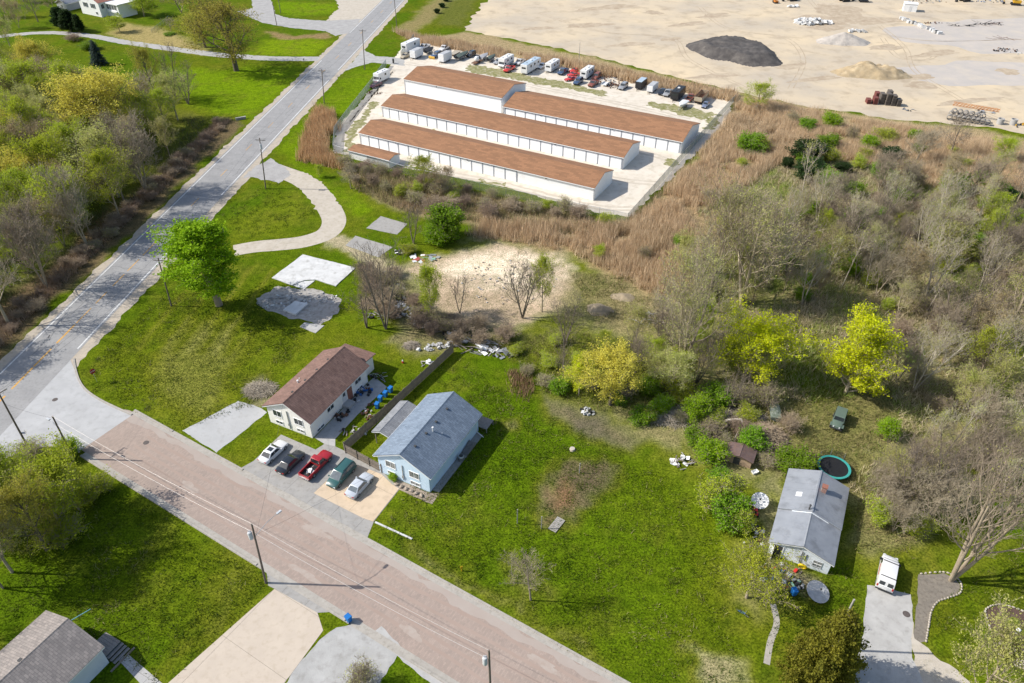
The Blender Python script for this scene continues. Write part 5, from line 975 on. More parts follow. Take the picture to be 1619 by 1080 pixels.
# ================================================================== vehicles
M_TYRE = mat('tyre_rubber', (.018, .018, .018), (.03, .03, .03), 4, .85)
M_RIM = mat('wheel_rim', (.45, .45, .46), (.38, .38, .39), 4, .35, .7)
M_CARGL = mat('car_glass', (.02, .025, .03), (.035, .045, .05), 1, .04, spec=.8)
M_CARGLB = mat('car_glass_sky', (.06, .08, .095), (.12, .15, .165), 1.2, .05, spec=.9)
M_HEAD = mat('headlight', (.75, .76, .78), (.6, .6, .62), 5, .15)
M_TAIL = mat('tail_light', (.45, .02, .015), (.35, .015, .012), 5, .2)
M_BLACK = mat('black_plastic', (.022, .022, .024), (.035, .035, .037), 3, .6)
M_PLATE = mat('number_plate', (.7, .7, .68), (.62, .62, .6), 4, .5)
def paint_mat(nm, c, rough=.28): return mat('car_paint_' + nm, c, tuple(x * .88 for x in c), .5, rough, spec=.5, coat=.6)
PT = dict(white=paint_mat('white', (.74, .74, .74)), black=paint_mat('black', (.016, .02, .026)), red=paint_mat('red', (.36, .014, .018)), green=paint_mat('green', (.03, .10, .095)), silver=paint_mat('silver', (.50, .53, .57)), rust=paint_mat('rust', (.24, .07, .045), .6), blue=paint_mat('blue', (.05, .09, .17)), tan=paint_mat('tan', (.44, .37, .26), .5), maroon=paint_mat('maroon', (.10, .02, .045)), bright=paint_mat('bright_red', (.56, .03, .025)), army=paint_mat('army_green', (.10, .145, .115), .7), slate=paint_mat('slate', (.17, .20, .29)), grey=paint_mat('grey', (.32, .33, .34)))
_wm = {}
def wheel_mesh(r, w_):
    k = (round(r, 2), round(w_, 2))
    if k not in _wm:
        t = MB(); pr = [(r * .62, -w_ / 2), (r * .95, -w_ / 2), (r, -w_ / 4), (r, w_ / 4), (r * .95, w_ / 2), (r * .62, w_ / 2)]
        n = 18; t.loft([[(q * math.cos(6.2832 * i / n), y, q * math.sin(6.2832 * i / n)) for i in range(n)] for q, y in pr], caps=True)
        a = t.mesh('tyre', M_TYRE, smooth=True); b = MB()
        b.loft([[(q * math.cos(6.2832 * i / 12), y, q * math.sin(6.2832 * i / 12)) for i in range(12)] for q, y in ((r * .6, -w_ / 2 - .012), (r * .6, w_ / 2 + .012))])
        _wm[k] = (a, b.mesh('rim', M_RIM))
    return _wm[k]
def wheels(root, xs, y, r=.33, w_=.22):
    a, b = wheel_mesh(r, w_)
    for x in xs:
        for s in (-1, 1):
            q = link(bpy.data.objects.new('wheel', a), root); q.location = (x, s * (y - w_ / 2), r); link(bpy.data.objects.new('rim', b), q)
def ring10(x, w_, zl, zh):
    h = zh - zl; L = [(.86, 0), (1, .16), (1.0, .55), (.95, .88), (.72, 1.0)]
    return [(x, w_ * a, zl + h * c) for a, c in L] + [(x, -w_ * a, zl + h * c) for a, c in L[::-1]]
def pane(root, nm, c, u0, u1, v0, v1, m, off=.015):
    """c: bottom-left, bottom-right, top-right, top-left"""
    a, b, cc, d = [Vector(p) for p in c]; n = (b - a).cross(d - a).normalized(); f = lambda u, v: (a.lerp(b, u)).lerp(d.lerp(cc, u), v) + n * off
    q = [f(u0, v0), f(u1, v0), f(u1, v1), f(u0, v1)]; bk = [p - n * (off + .01) for p in q]
    MB().add(q + bk, [(0, 1, 2, 3), (7, 6, 5, 4), (0, 4, 5, 1), (1, 5, 6, 2), (2, 6, 7, 3), (3, 7, 4, 0)]).obj(nm, m, root)
BODY = dict(
    sedan=dict(L=4.75, W=1.82, st=[(-1., .78, .40, .82), (-.965, .90, .28, .93), (-.70, .99, .25, .985), (-.35, 1, .24, .95), (.2, 1, .24, .92), (.5, .99, .25, .90), (.82, .95, .26, .80), (.96, .84, .32, .68), (1., .70, .38, .60)], cab=(-.74, .40, -.42, .10), zb=.90, zt=1.43, tw=.74),
    minivan=dict(L=4.9, W=1.95, st=[(-1., .86, .38, .95), (-.97, .95, .28, 1.05), (-.6, 1, .25, 1.08), (0, 1, .25, 1.05), (.45, 1, .25, 1.02), (.78, .96, .26, .90), (.95, .85, .32, .74), (1., .72, .40, .62)], cab=(-.975, .62, -.88, .18), zb=1.0, zt=1.72, tw=.80),
    suv=dict(L=4.7, W=1.85, st=[(-1., .88, .45, 1.0), (-.97, .96, .36, 1.05), (-.5, 1, .33, 1.07), (.3, 1, .33, 1.05), (.8, .97, .36, 1.0), (.97, .9, .42, .88), (1., .8, .48, .78)], cab=(-.97, .42, -.85, .16), zb=1.03, zt=1.75, tw=.82),
    coupe=dict(L=4.4, W=1.8, st=[(-1., .8, .36, .74), (-.95, .93, .26, .84), (-.6, 1, .22, .88), (0, 1, .2, .82), (.45, .98, .2, .76), (.82, .92, .22, .62), (1., .7, .32, .48)], cab=(-.72, .30, -.38, -.02), zb=.80, zt=1.2, tw=.70),
    beetle=dict(L=4.1, W=1.6, st=[(-1., .62, .42, .68), (-.85, .85, .30, .92), (-.5, .98, .26, .98), (0, 1, .25, .92), (.5, .95, .26, .9), (.85, .78, .32, .78), (1., .55, .42, .6)], cab=(-.72, .28, -.32, .08), zb=.9, zt=1.48, tw=.72),
    pickup=dict(L=5.5, W=1.9, st=[(-.06, 1, .42, 1.05), (.1, 1, .40, 1.05), (.40, 1, .40, 1.04), (.78, .98, .40, 1.0), (.96, .92, .45, .92), (1., .82, .52, .82)], cab=(-.08, .46, -.02, .26), zb=1.0, zt=1.75, tw=.82, bed=True))
def car(kind, paint, loc, heading, name, label, cat='car', group=None, glass=None, sunroof=False, load=None, scale=1.):
    B = BODY[kind]; hl, hw = B['L'] / 2, B['W'] / 2; root = empty(name, loc, heading, label, cat, group); root.scale = (scale,) * 3; g = glass or M_CARGL; pm = PT[paint]
    MB().loft([ring10(x * hl, w_ * hw, a, c) for x, w_, a, c in B['st']]).obj('body', pm, root, smooth=True, ang=35)
    x0, x1, x2, x3 = [v * hl for v in B['cab']]; zb, zt = B['zb'], B['zt']; wb, wt = hw * .93, hw * B['tw']
    lo = [(x0, -wb, zb), (x1, -wb, zb), (x1, wb, zb), (x0, wb, zb)]; hi = [(x2, -wt, zt), (x3, -wt, zt), (x3, wt, zt), (x2, wt, zt)]
    lw = [(x, y, zb - .25) for x, y, z in lo]
    cb = MB(); cb.add(lw + lo + hi, [(3, 2, 1, 0), (8, 9, 10, 11)] + [(i, (i + 1) % 4, 4 + (i + 1) % 4, 4 + i) for i in range(4)] + [(4 + i, 4 + (i + 1) % 4, 8 + (i + 1) % 4, 8 + i) for i in range(4)]); cb.obj('cabin', pm, root, bevel=.05, smooth=True, ang=50)
    pane(root, 'windscreen', (lo[1], lo[2], hi[2], hi[1]), .05, .95, .10, .93, g); pane(root, 'rear_window', (lo[3], lo[0], hi[0], hi[3]), .07, .93, .12, .9, g)
    nsd = 1 if kind in ('coupe',) else (3 if kind in ('minivan',) else 2)
    for s in range(nsd):
        u0, u1 = .08 + .85 * s / nsd + .012, .08 + .85 * (s + 1) / nsd - .012
        pane(root, 'side_window', (lo[0], lo[1], hi[1], hi[0]), u0, u1, .12, .88, g); pane(root, 'side_window', (lo[2], lo[3], hi[3], hi[2]), 1 - u1, 1 - u0, .12, .88, g)
    if sunroof: MB().box(x3 - .95, x3 - .25, -wt * .62, wt * .62, zt - .01, zt + .012).obj('sunroof', M_CARGL, root)
    if kind in ('minivan', 'suv'):
        for s in (-1, 1): MB().box(x2 + .2, x3 - .3, s * wt * .86 - .03, s * wt * .86 + .03, zt, zt + .05).obj('roof_rail', M_BLACK, root)
    zf = B['st'][-2][3] - .12
    for s in (-1, 1):
        MB().box(hl * .955, hl * .992, s * hw * .66 - .17, s * hw * .66 + .17, zf - .12, zf + .04).obj('headlight', M_HEAD, root, bevel=.02)
        MB().box(-hl * 1.006, -hl * .97, s * hw * .70 - .14, s * hw * .70 + .14, .66, .84).obj('tail_light', M_TAIL, root, bevel=.02)
        MB().box(x1 - .35, x1 - .18, s * (hw + .09) - .09, s * (hw + .09) + .09, zb - .02, zb + .13).obj('wing_mirror', pm if kind != 'pickup' else M_BLACK, root, bevel=.02)
    MB().box(hl * .97, hl * 1.004, -hw * .35, hw * .35, .42, .56).obj('grille', M_BLACK, root); MB().box(-hl * 1.01, -hl * .985, -.25, .25, .50, .63).obj('number_plate', M_PLATE, root)
    if B.get('bed'):
        xb0, xb1 = -hl, -.06 * hl; bed = MB().box(xb0 + .05, xb1, -hw * .97, hw * .97, .45, .62).obj('cargo_bed', M_BLACK, root)
        for s in (-1, 1): MB().box(xb0 + .03, xb1 + .02, min(s * hw * .86, s * hw), max(s * hw * .86, s * hw), .45, 1.06).obj('bed_side', pm, bed, bevel=.03)
        MB().box(xb0, xb0 + .09, -hw * .98, hw * .98, .45, 1.04).obj('tailgate', pm, bed, bevel=.02); MB().box(xb0 - .12, xb0, -hw * .9, hw * .9, .42, .58).obj('rear_bumper', M_RIM, bed)
    rr = .37 if kind in ('pickup', 'suv') else .325
    wheels(root, (-hl * .60, hl * .63), hw + .01, rr); MB().box(-hl * .9, hl * .9, -hw * .8, hw * .8, .2, .42).obj('underbody', M_BLACK, root)
    return root
H62 = R_(62.5)
def mid(a, b): p, q = G(*a), G(*b); return ((p[0] + q[0]) / 2, (p[1] + q[1]) / 2)
car('sedan', 'white', mid((411, 732), (455, 705)), H62, 'parked_car', 'white sedan with dark sunroof, leftmost car on the parking pad', sunroof=True)
car('sedan', 'black', mid((441, 750), (480, 720)), H62, 'parked_car', 'black sedan between the white sedan and red pickup')
red = car('pickup', 'red', mid((477, 757), (525, 722)), H62, 'parked_pickup', 'dark red pickup with scrap in its bed on the parking pad', 'pickup')
car('minivan', 'green', mid((523, 772), (557, 738)), H62 + math.pi, 'parked_minivan', 'dark green minivan parked nose to the street', 'minivan', glass=M_CARGLB)
car('sedan', 'silver', mid((551, 787), (587, 756)), H62, 'parked_car', 'silver sedan at the right end of the parking pad', glass=M_CARGLB)
M_WHT = mat('white_fibreglass', (.72, .72, .71), (.66, .66, .65), .6, .4)
def boxrv(L, W, H, loc, heading, name, label, cat, body=None, roof=None, motor=False, win=2, axles=(-.3, .3), tongue=True, ac=1, stripe=None, floor=.5, door=True, group=None, scale=1., round_=.12):
    root = empty(name, loc, heading, label, cat, group); body = body or M_WHT; roof = roof or M_WHT; hl, hw = L / 2, W / 2
    if motor:
        pr = [(-hl, floor), (hl, floor), (hl + .15, 1.0), (hl - .25, 1.25), (hl - .75, 1.95), (hl - .35, 2.1), (hl - .45, H), (-hl, H)]
        MB().loft([[(x, y, z) for x, z in pr] for y in (-hw, hw)]).obj('body', body, root, bevel=.07); pane(root, 'windscreen', ((hl - .25, -hw, 1.27), (hl - .25, hw, 1.27), (hl - .73, hw, 1.93), (hl - .73, -hw, 1.93)), .06, .94, .08, .95, M_CARGL, .03)
        for s in (-1, 1): MB().box(hl + .05, hl + .17, s * hw * .7 - .12, s * hw * .7 + .12, .75, .95).obj('headlight', M_HEAD, root); MB().box(hl - 1.5, hl - .85, s * hw - .02 * s - .02, s * hw + .02, 1.3, 1.85).obj('cab_window', M_CARGL, root)
    else: MB().box(-hl, hl, -hw, hw, floor, H).obj('body', body, root, bevel=round_)
    MB().box(-hl + .12, hl - (.6 if motor else .12), -hw + .1, hw - .1, H, H + .04).obj('roof', roof, root)
    for s in (-1, 1):
        for k in range(win):
            x = -hl + L * (k + .7) / (win + .8); MB().box(x - .45, x + .45, min(s * hw, s * (hw + .025)), max(s * hw, s * (hw + .025)), floor + (H - floor) * .52, floor + (H - floor) * .78).obj('window', M_CARGL, root)
    if win: MB().box(-hl - .025, -hl, -hw * .5, hw * .5, floor + (H - floor) * .5, floor + (H - floor) * .75).obj('rear_window', M_CARGL, root); (not motor) and MB().box(hl, hl + .025, -hw * .6, hw * .6, floor + (H - floor) * .52, floor + (H - floor) * .72).obj('front_window', M_CARGL, root)
    if door: MB().box(-.3 + hl * .25, .4 + hl * .25, -hw - .03, -hw, floor + .05, H - .35).obj('door', M_DOORW, root)
    if stripe: [MB().box(-hl + .1, hl - .3, min(s * hw, s * (hw + .015)), max(s * hw, s * (hw + .015)), floor + .35, floor + .62).obj('stripe', stripe, root) for s in (-1, 1)]
    for k in range(ac): MB().box(-.4 + k * 1.6 - .3, .4 + k * 1.6 - .3, -.35, .35, H + .04, H + .32).obj('roof_unit', M_WHT, root, bevel=.06)
    if win: [MB().box(x - .18, x + .18, -.18, .18, H + .04, H + .12).obj('roof_hatch', M_BLACK, root) for x in (-hl * .6, hl * .55)]
    wheels(root, [a * hl for a in axles], hw, .36 if motor else .33); MB().box(-hl * .92, hl * .92, -hw * .7, hw * .7, .32, floor).obj('chassis', M_BLACK, root)
    if tongue and not motor:
        b = MB().tube((hl, -.5, .45), (hl + 1.2, 0, .45), .05, .05, 6); b.tube((hl, .5, .45), (hl + 1.2, 0, .45), .05, .05, 6); b.tube((hl + 1.15, 0, .45), (hl + 1.15, 0, 0), .04, .06, 6); b.obj('hitch', M_BLACK, root)
    root.scale = (scale,) * 3; return root
HL = R_(-119); HB = R_(61)      # parked across the back row, noses to the lane or to the reeds
M_STRB = mat('blue_stripe', (.10, .15, .25), (.14, .2, .3), 2, .4); M_STRG = mat('grey_stripe', (.3, .3, .31), (.36, .36, .37), 2, .4)
M_BLKT = mat('black_trailer_skin', (.02, .02, .022), (.03, .03, .032), 1, .4); M_BLUR = mat('blue_grey_roof', (.35, .44, .52), (.42, .5, .57), 1, .4); M_GRYR = mat('faded_grey_roof', (.36, .37, .38), (.44, .45, .46), 1, .6)
boxrv(8.5, 2.45, 3.4, G(650, 80), HL, 'fifth_wheel_trailer', 'tall white trailer at the left corner of the storage yard', 'trailer', win=1, ac=0)
boxrv(5.0, 2.3, 2.9, G(659, 91), HL, 'cargo_trailer', 'white box trailer with grey roof beside the tall white trailer', 'trailer', roof=M_GRYR, win=0, ac=0)
boxrv(5.2, 2.3, 3.0, G(704, 97), HL, 'cargo_trailer', 'white cargo box beside the blue plough truck', 'trailer', roof=M_GRYR, win=0, ac=0)
boxrv(7.2, 2.4, 3.1, G(800, 104), HL, 'motorhome', 'white motorhome left of the red pickup', 'motorhome', motor=True, stripe=M_STRG)
boxrv(10.0, 2.5, 3.3, G(839, 112), HL, 'travel_trailer', 'long white travel trailer with pale roof', 'travel trailer', roof=M_BLUR, win=3, ac=1)
boxrv(6.6, 2.4, 3.0, G(873, 111), HL, 'travel_trailer', 'white travel trailer standing apart right of the long one', 'travel trailer', win=2, stripe=M_STRG)
boxrv(6.4, 2.3, 3.0, G(928, 122), HL, 'travel_trailer', 'white camper behind the dark blue suv', 'travel trailer', win=2)
boxrv(5.2, 2.1, 2.6, G(1013, 139), HL, 'cargo_trailer', 'black enclosed trailer with blue-grey roof', 'trailer', body=M_BLKT, roof=M_BLUR, win=0, ac=0, door=False)
boxrv(5.2, 2.0, 2.3, G(1031, 144), HL, 'cargo_trailer', 'white enclosed trailer next to the black trailer', 'trailer', roof=M_GRYR, win=0, ac=0)
boxrv(6.8, 2.5, 2.9, G(1071, 155), HL, 'travel_trailer', 'white-fronted trailer with black roof near the white boat', 'travel trailer', body=M_BLKT, roof=M_BLKT, win=1, ac=1)
boxrv(6.6, 2.2, 3.1, G(604, 128), R_(-118), 'step_van', 'white step van beside the left yard fence', 'van', motor=True, win=1, ac=1)
car('sedan', 'tan', G(641, 91), HL, 'old_car', 'old tan car in front of the tall white trailer'); car('pickup', 'white', G(671, 77), HL, 'parked_pickup', 'white pickup behind the box trailer at the yard corner', 'pickup')
car('pickup', 'white', G(703, 79), HL, 'parked_pickup', 'white pickup behind the white cargo box', 'pickup'); pl = car('suv', 'blue', G(690, 90), HL, 'plough_truck', 'blue truck with yellow snow plough', 'truck')
MB().loft([[(2.9 + .25 * math.sin(t), y, .5 + .45 * math.cos(t)) for t in (0, .8, 1.6, 2.4, 3.1)] + [(2.8, y, .05), (2.8, y, .95)] for y in (-1.2, 1.2)]).obj('plough_blade', mat('plough_yellow', (.62, .36, .04), (.5, .3, .05), 2, .5), pl)
rp = car('pickup', 'bright', G(805, 112), HL, 'parked_pickup', 'bright red pickup between motorhome and long trailer', 'pickup'); car('pickup', 'white', G(822, 101), HL, 'parked_pickup', 'white pickup left of the long travel trailer', 'pickup')
for k, (u, v, lab) in enumerate([(902, 127, 'red sports car nearest the lane'), (906, 120, 'middle red sports car of three'), (909, 113.5, 'red sports car nearest the reeds')]): car('coupe', 'bright', G(u, v), R_(-150), 'sports_car', lab, group='red sports cars')
car('suv', 'blue', G(914, 132), HL, 'parked_suv', 'dark blue suv in front of the white camper', 'suv'); car('pickup', 'rust', G(938, 135), HL, 'rusty_truck', 'rusty maroon truck right of the dark blue suv', 'truck'); car('suv', 'rust', G(943, 124), HL, 'rusty_truck', 'rusty truck behind the rusty maroon truck', 'truck')
car('pickup', 'rust', G(1091, 158), HB, 'rusty_truck', 'rusty red truck beside the tan dump trailer', 'truck'); car('beetle', 'slate', G(1115, 169), HL, 'old_car', 'rounded slate blue car at the end of the row'); car('sedan', 'maroon', G(594, 137), HL, 'parked_car', 'maroon car below the white step van')
def boat(loc, heading, L, W, hullm, topm, name, label, trailer=True, z=.55, scale=1., motor=True):
    root = empty(name, loc, heading, label, 'boat'); hl, hw = L / 2, W / 2; z = z if trailer else .02; rings = []
    for f in np.linspace(0, 1, 9):
        x = -hl + L * f; k = 1 - max(0, (f - .45) / .55) ** 2.2 * .97; ky = k; zk = z + .18 + .55 * max(0, f - .6) ** 1.3; zt = z + .85 + .25 * f
        rings.append([(x, hw * ky, zt), (x, hw * ky * .93, z + .5 + .3 * f * .5), (x, hw * ky * .4, zk), (x, -hw * ky * .4, zk), (x, -hw * ky * .93, z + .5 + .15 * f), (x, -hw * ky, zt)])
    MB().loft(rings).obj('hull', hullm, root, smooth=True)
    top = [[(r[0][0], r[0][1] * .93, r[0][2] + .01), (r[0][0], 0, r[0][2] + (.28 if .15 < i / 8 < .8 else .06)), (r[5][0], r[5][1] * .93, r[5][2] + .01)] for i, r in enumerate(rings)]
    MB().loft(top, caps=False, closed=False).obj('cover', topm, root, smooth=True)
    if motor: MB().box(-hl - .35, -hl - .02, -.2, .2, z + .3, z + 1.35).obj('outboard', M_BLACK, root, bevel=.06)
    if trailer:
        b = MB().box(-hl * .8, hl * .9, -.55, -.45, .38, .5); b.box(-hl * .8, hl * .9, .45, .55, .38, .5); b.tube((hl * .9, -.5, .44), (hl + .9, 0, .44), .05, .05, 6); b.tube((hl * .9, .5, .44), (hl + .9, 0, .44), .05, .05, 6); b.tube((hl + .8, 0, .44), (hl + .8, 0, 0), .04, .05, 6); b.box(-hl * .5, -hl * .35, -hw * .8, hw * .8, .3, .42)
        for s in (-1, 1): b.box(-hl * .5, hl * .4, s * .5 - .06, s * .5 + .06, .5, z + .3)
        b.obj('trailer_frame', M_METG, root); wheels(root, (-hl * .3,), hw * .95, .3, .2)
    return root
M_HULLD = mat('dark_green_tarp', (.05, .07, .06), (.09, .115, .10), 1.2, .7); M_HULLK = mat('dark_hull', (.04, .045, .05), (.07, .08, .085), 1.2, .5); M_CAMO = mat('camouflage_paint', (.20, .24, .19), (.11, .13, .09), 1.6, .8, c3=(.36, .38, .34), s3=2.2)
boat(G(731, 92), HB, 7.6, 2.5, M_HULLK, M_HULLD, 'tarped_boat', 'large boat under a dark green tarp on its trailer'); boat(G(679, 84), HB, 5.2, 1.9, M_HULLK, M_BLACK, 'dark_boat', 'dark covered boat left of the blue plough truck')
boat(G(765, 94), HB, 5.4, 2.0, M_WHT, M_STRG, 'runabout_boat', 'grey and white boat beside the round tank'); boat(G(777, 96), HB, 5.4, 1.9, M_HULLK, M_HULLD, 'dark_boat', 'dark green boat right of the grey and white boat')
boat(G(1079, 170), HL, 5.6, 2.1, M_WHT, M_WHT, 'white_boat', 'white motor boat with blue trim at the yard lane'); boat(G(1223, 652), R_(80), 4.4, 1.6, M_CAMO, M_CAMO, 'camouflage_boat', 'small camouflage boat among the fallen branches', trailer=False, motor=False)
tk = empty('tank_trailer', G(754, 100), HL, 'white round tank on a rusty trailer frame', 'tank'); MB().lathe([(.05, .6), (.6, .8), (.85, 1.3), (.85, 1.7), (.6, 2.2), (.05, 2.4)], 14).obj('tank', M_WHT, tk, smooth=True); MB().box(-2.2, 2.4, -.9, .9, .45, .62).obj('frame', mat('rusty_steel', (.17, .085, .05), (.11, .06, .04), 1.5, .9, c3=(.24, .13, .08), s3=5), tk); wheels(tk, (-.6,), 1.1, .34)
M_RUST = MATS['rusty_steel']
dt = empty('dump_trailer', G(1108, 160), HB, 'long tan dump trailer with rusty top rails', 'trailer'); MB().box(-3.6, 3.6, -1.2, 1.2, .9, 1.05).obj('floor', M_RUST, dt)
for s in (-1, 1): MB().box(-3.6, 3.6, min(s * 1.2, s * 1.12), max(s * 1.2, s * 1.12), 1.05, 2.3).obj('side', PT['tan'], dt); MB().box(-3.6, 3.6, min(s * 1.25, s * 1.07), max(s * 1.25, s * 1.07), 2.3, 2.4).obj('rail', M_RUST, dt)
for x in (-3.6, 3.52): MB().box(x, x + .08, -1.12, 1.12, 1.05, 2.3).obj('end_board', PT['tan'], dt)
for x in np.arange(-3, 3.2, 1.0): MB().box(x, x + .08, -1.1, 1.1, 2.2, 2.28).obj('cross_bar', M_RUST, dt)
wheels(dt, (-2.2, -1.2), 1.2, .45, .3); MB().box(-3.4, 3.4, -.6, .6, .5, .9).obj('chassis', M_BLACK, dt)
ft = empty('flat_trailer', G(720, 86), HB, 'tan flat trailer behind the tarped boat', 'trailer'); MB().box(-2.6, 2.6, -1.1, 1.1, .6, .75).obj('deck', PT['tan'], ft); wheels(ft, (-.5, .4), 1.2, .32); MB().box(-2.4, 2.4, -.5, .5, .4, .6).obj('frame', M_RUST, ft)
wt = empty('utility_trailer', G(957, 135), HL, 'small white utility trailer beside the junk heap', 'trailer'); MB().box(-1.5, 1.5, -.9, .9, .5, .6).obj('deck', M_WHT, wt); wheels(wt, (0,), 1.0, .3)
for s in (-1, 1): MB().box(-1.5, 1.5, min(s * .9, s * .84), max(s * .9, s * .84), .6, 1.0).obj('side', M_WHT, wt)
car('suv', 'grey', G(985, 140), HL, 'parked_suv', 'grey suv left of the black enclosed trailer', 'suv'); car('sedan', 'black', G(1047, 148), HL, 'parked_car', 'black car right of the white enclosed trailer'); car('pickup', 'grey', G(1056, 150), HL, 'parked_pickup', 'grey pickup left of the black-roofed trailer', 'pickup'); car('sedan', 'white', G(857, 107), HL, 'parked_car', 'white car between the long trailer and the next one'); car('suv', 'black', G(745, 89), HL, 'parked_suv', 'black suv right of the tarped boat', 'suv'); car('sedan', 'grey', G(788, 100), HL, 'parked_car', 'grey car left of the white motorhome'); car('pickup', 'blue', G(890, 116), HL, 'parked_pickup', 'dark blue pickup left of the red sports cars', 'pickup')
# white panel van on the right drive
vh = math.atan2(G(1403, 880)[1] - G(1393, 930)[1], G(1403, 880)[0] - G(1393, 930)[0])
van = empty('panel_van', mid((1395, 934), (1405, 888)), vh, 'white van with roof racks on the right hand driveway', 'van'); M_VW = PT['white']
MB().loft([ring10(x, w_, a, c) for x, w_, a, c in [(-2.65, .90, .42, 1.15), (-2.6, .98, .32, 1.18), (-1, 1.0, .3, 1.18), (1.2, 1.0, .3, 1.15), (2.0, .97, .32, 1.08), (2.5, .90, .36, .95), (2.62, .8, .45, .82)]]).obj('body', M_VW, van, smooth=True, ang=35)
pr = [(-2.6, 1.0), (1.75, 1.0), (1.05, 1.92), (.7, 2.02), (-2.45, 2.02)]
MB().loft([[(x, y * (.99 if z < 1.5 else .88), z) for x, z in pr] for y in (-1, 1)]).obj('upper_body', M_VW, van, bevel=.07, smooth=True, ang=50)
pane(van, 'windscreen', ((1.75, -.96, 1.05), (1.75, .96, 1.05), (1.05, .86, 1.92), (1.05, -.86, 1.92)), .06, .94, .08, .92, M_CARGL, .03)
for s in (-1, 1):
    pane(van, 'rear_door_window', ((-2.6, s * .48 + .40, 1.05), (-2.6, s * .48 - .40, 1.05), (-2.48, s * .45 - .38, 1.95), (-2.48, s * .45 + .38, 1.95)), .12, .88, .2, .8, M_CARGL, .03); MB().box(-2.68, -2.6, s * .86 - .08, s * .86 + .08, .85, 1.2).obj('tail_light', M_TAIL, van)
    sd_ = ((-.1, -.99, 1.08), (1.6, -.99, 1.08), (1.0, -.89, 1.9), (-.1, -.89, 1.9)) if s < 0 else ((1.6, .99, 1.08), (-.1, .99, 1.08), (-.1, .89, 1.9), (1.0, .89, 1.9)); pane(van, 'cab_window', sd_, .35 if s < 0 else .05, .95 if s < 0 else .62, .1, .85, M_CARGL, .02); MB().box(1.2, 1.4, s * 1.1 - .1, s * 1.1 + .1, 1.15, 1.4).obj('wing_mirror', M_BLACK, van)
    MB().box(2.5, 2.63, s * .7 - .15, s * .7 + .15, .7, .9).obj('headlight', M_HEAD, van)
for x in (-1.9, .5): MB().box(x, x + .08, -.85, .85, 2.06, 2.12).obj('roof_rack', M_BLACK, van); [MB().box(x, x + .08, s * .8 - .04, s * .8 + .04, 2.0, 2.07).obj('rack_foot', M_BLACK, van) for s in (-1, 1)]
for k in range(6): MB().box(-1.2 + k * .3, -1.03 + k * .3, .985, 1.012, 1.0 + .02 * (k % 2), 1.22 + .05 * (k % 3)).obj('red_lettering', PT['bright'], van)
MB().box(-2.72, -2.6, -.95, .95, .38, .55).obj('rear_bumper', M_BLACK, van); MB().box(-2.67, -2.62, -.26, .26, .62, .76).obj('number_plate', M_PLATE, van); wheels(van, (-1.65, 1.65), 1.0, .36, .24); MB().box(-2.3, 2.3, -.8, .8, .22, .45).obj('underbody', M_BLACK, van)
# army green jeep in the clearing
jh = math.atan2(G(1327, 650)[1] - G(1316, 682)[1], G(1327, 650)[0] - G(1316, 682)[0])
jp = empty('jeep', mid((1318, 684), (1330, 655)), jh + math.pi, 'old army green jeep wagon parked in the clearing', 'jeep'); JM = PT['army']
MB().loft([ring10(x, w_, a, c) for x, w_, a, c in [(-1.95, .8, .5, 1.05), (-1.9, .86, .45, 1.1), (.7, .86, .45, 1.1), (1.1, .72, .5, 1.12), (1.9, .66, .55, 1.05), (1.98, .6, .6, .95)]]).obj('body', JM, jp, smooth=True, ang=30); MB().add([(-1.9, -.84, 1.05), (.75, -.84, 1.05), (.75, .84, 1.05), (-1.9, .84, 1.05), (-1.85, -.76, 1.85), (.55, -.76, 1.85), (.55, .76, 1.85), (-1.85, .76, 1.85)], BOXF).obj('hard_top', JM, jp, bevel=.06)
pane(jp, 'windscreen', ((.75, -.84, 1.08), (.75, .84, 1.08), (.55, .76, 1.85), (.55, -.76, 1.85)), .08, .92, .15, .88, M_CARGL, .02)
for s in (-1, 1):
    MB().box(1.15, 1.95, s * .82 - .16, s * .82 + .16, .88, .95).obj('fender', JM, jp, bevel=.03); MB().box(1.95, 2.03, s * .42 - .09, s * .42 + .09, .78, .96).obj('headlight', M_HEAD, jp)
    for k in range(2): MB().box(-1.6 + k * 1.15, -.65 + k * 1.15, min(s * .80, s * .845), max(s * .80, s * .845), 1.25, 1.65).obj('side_window', M_CARGL, jp)
MB().box(2.0, 2.15, -.85, .85, .5, .62).obj('front_bumper', M_BLACK, jp); wheels(jp, (-1.2, 1.35), .95, .38, .24); MB().box(-1.7, 1.7, -.5, .5, .3, .5).obj('chassis', M_BLACK, jp)
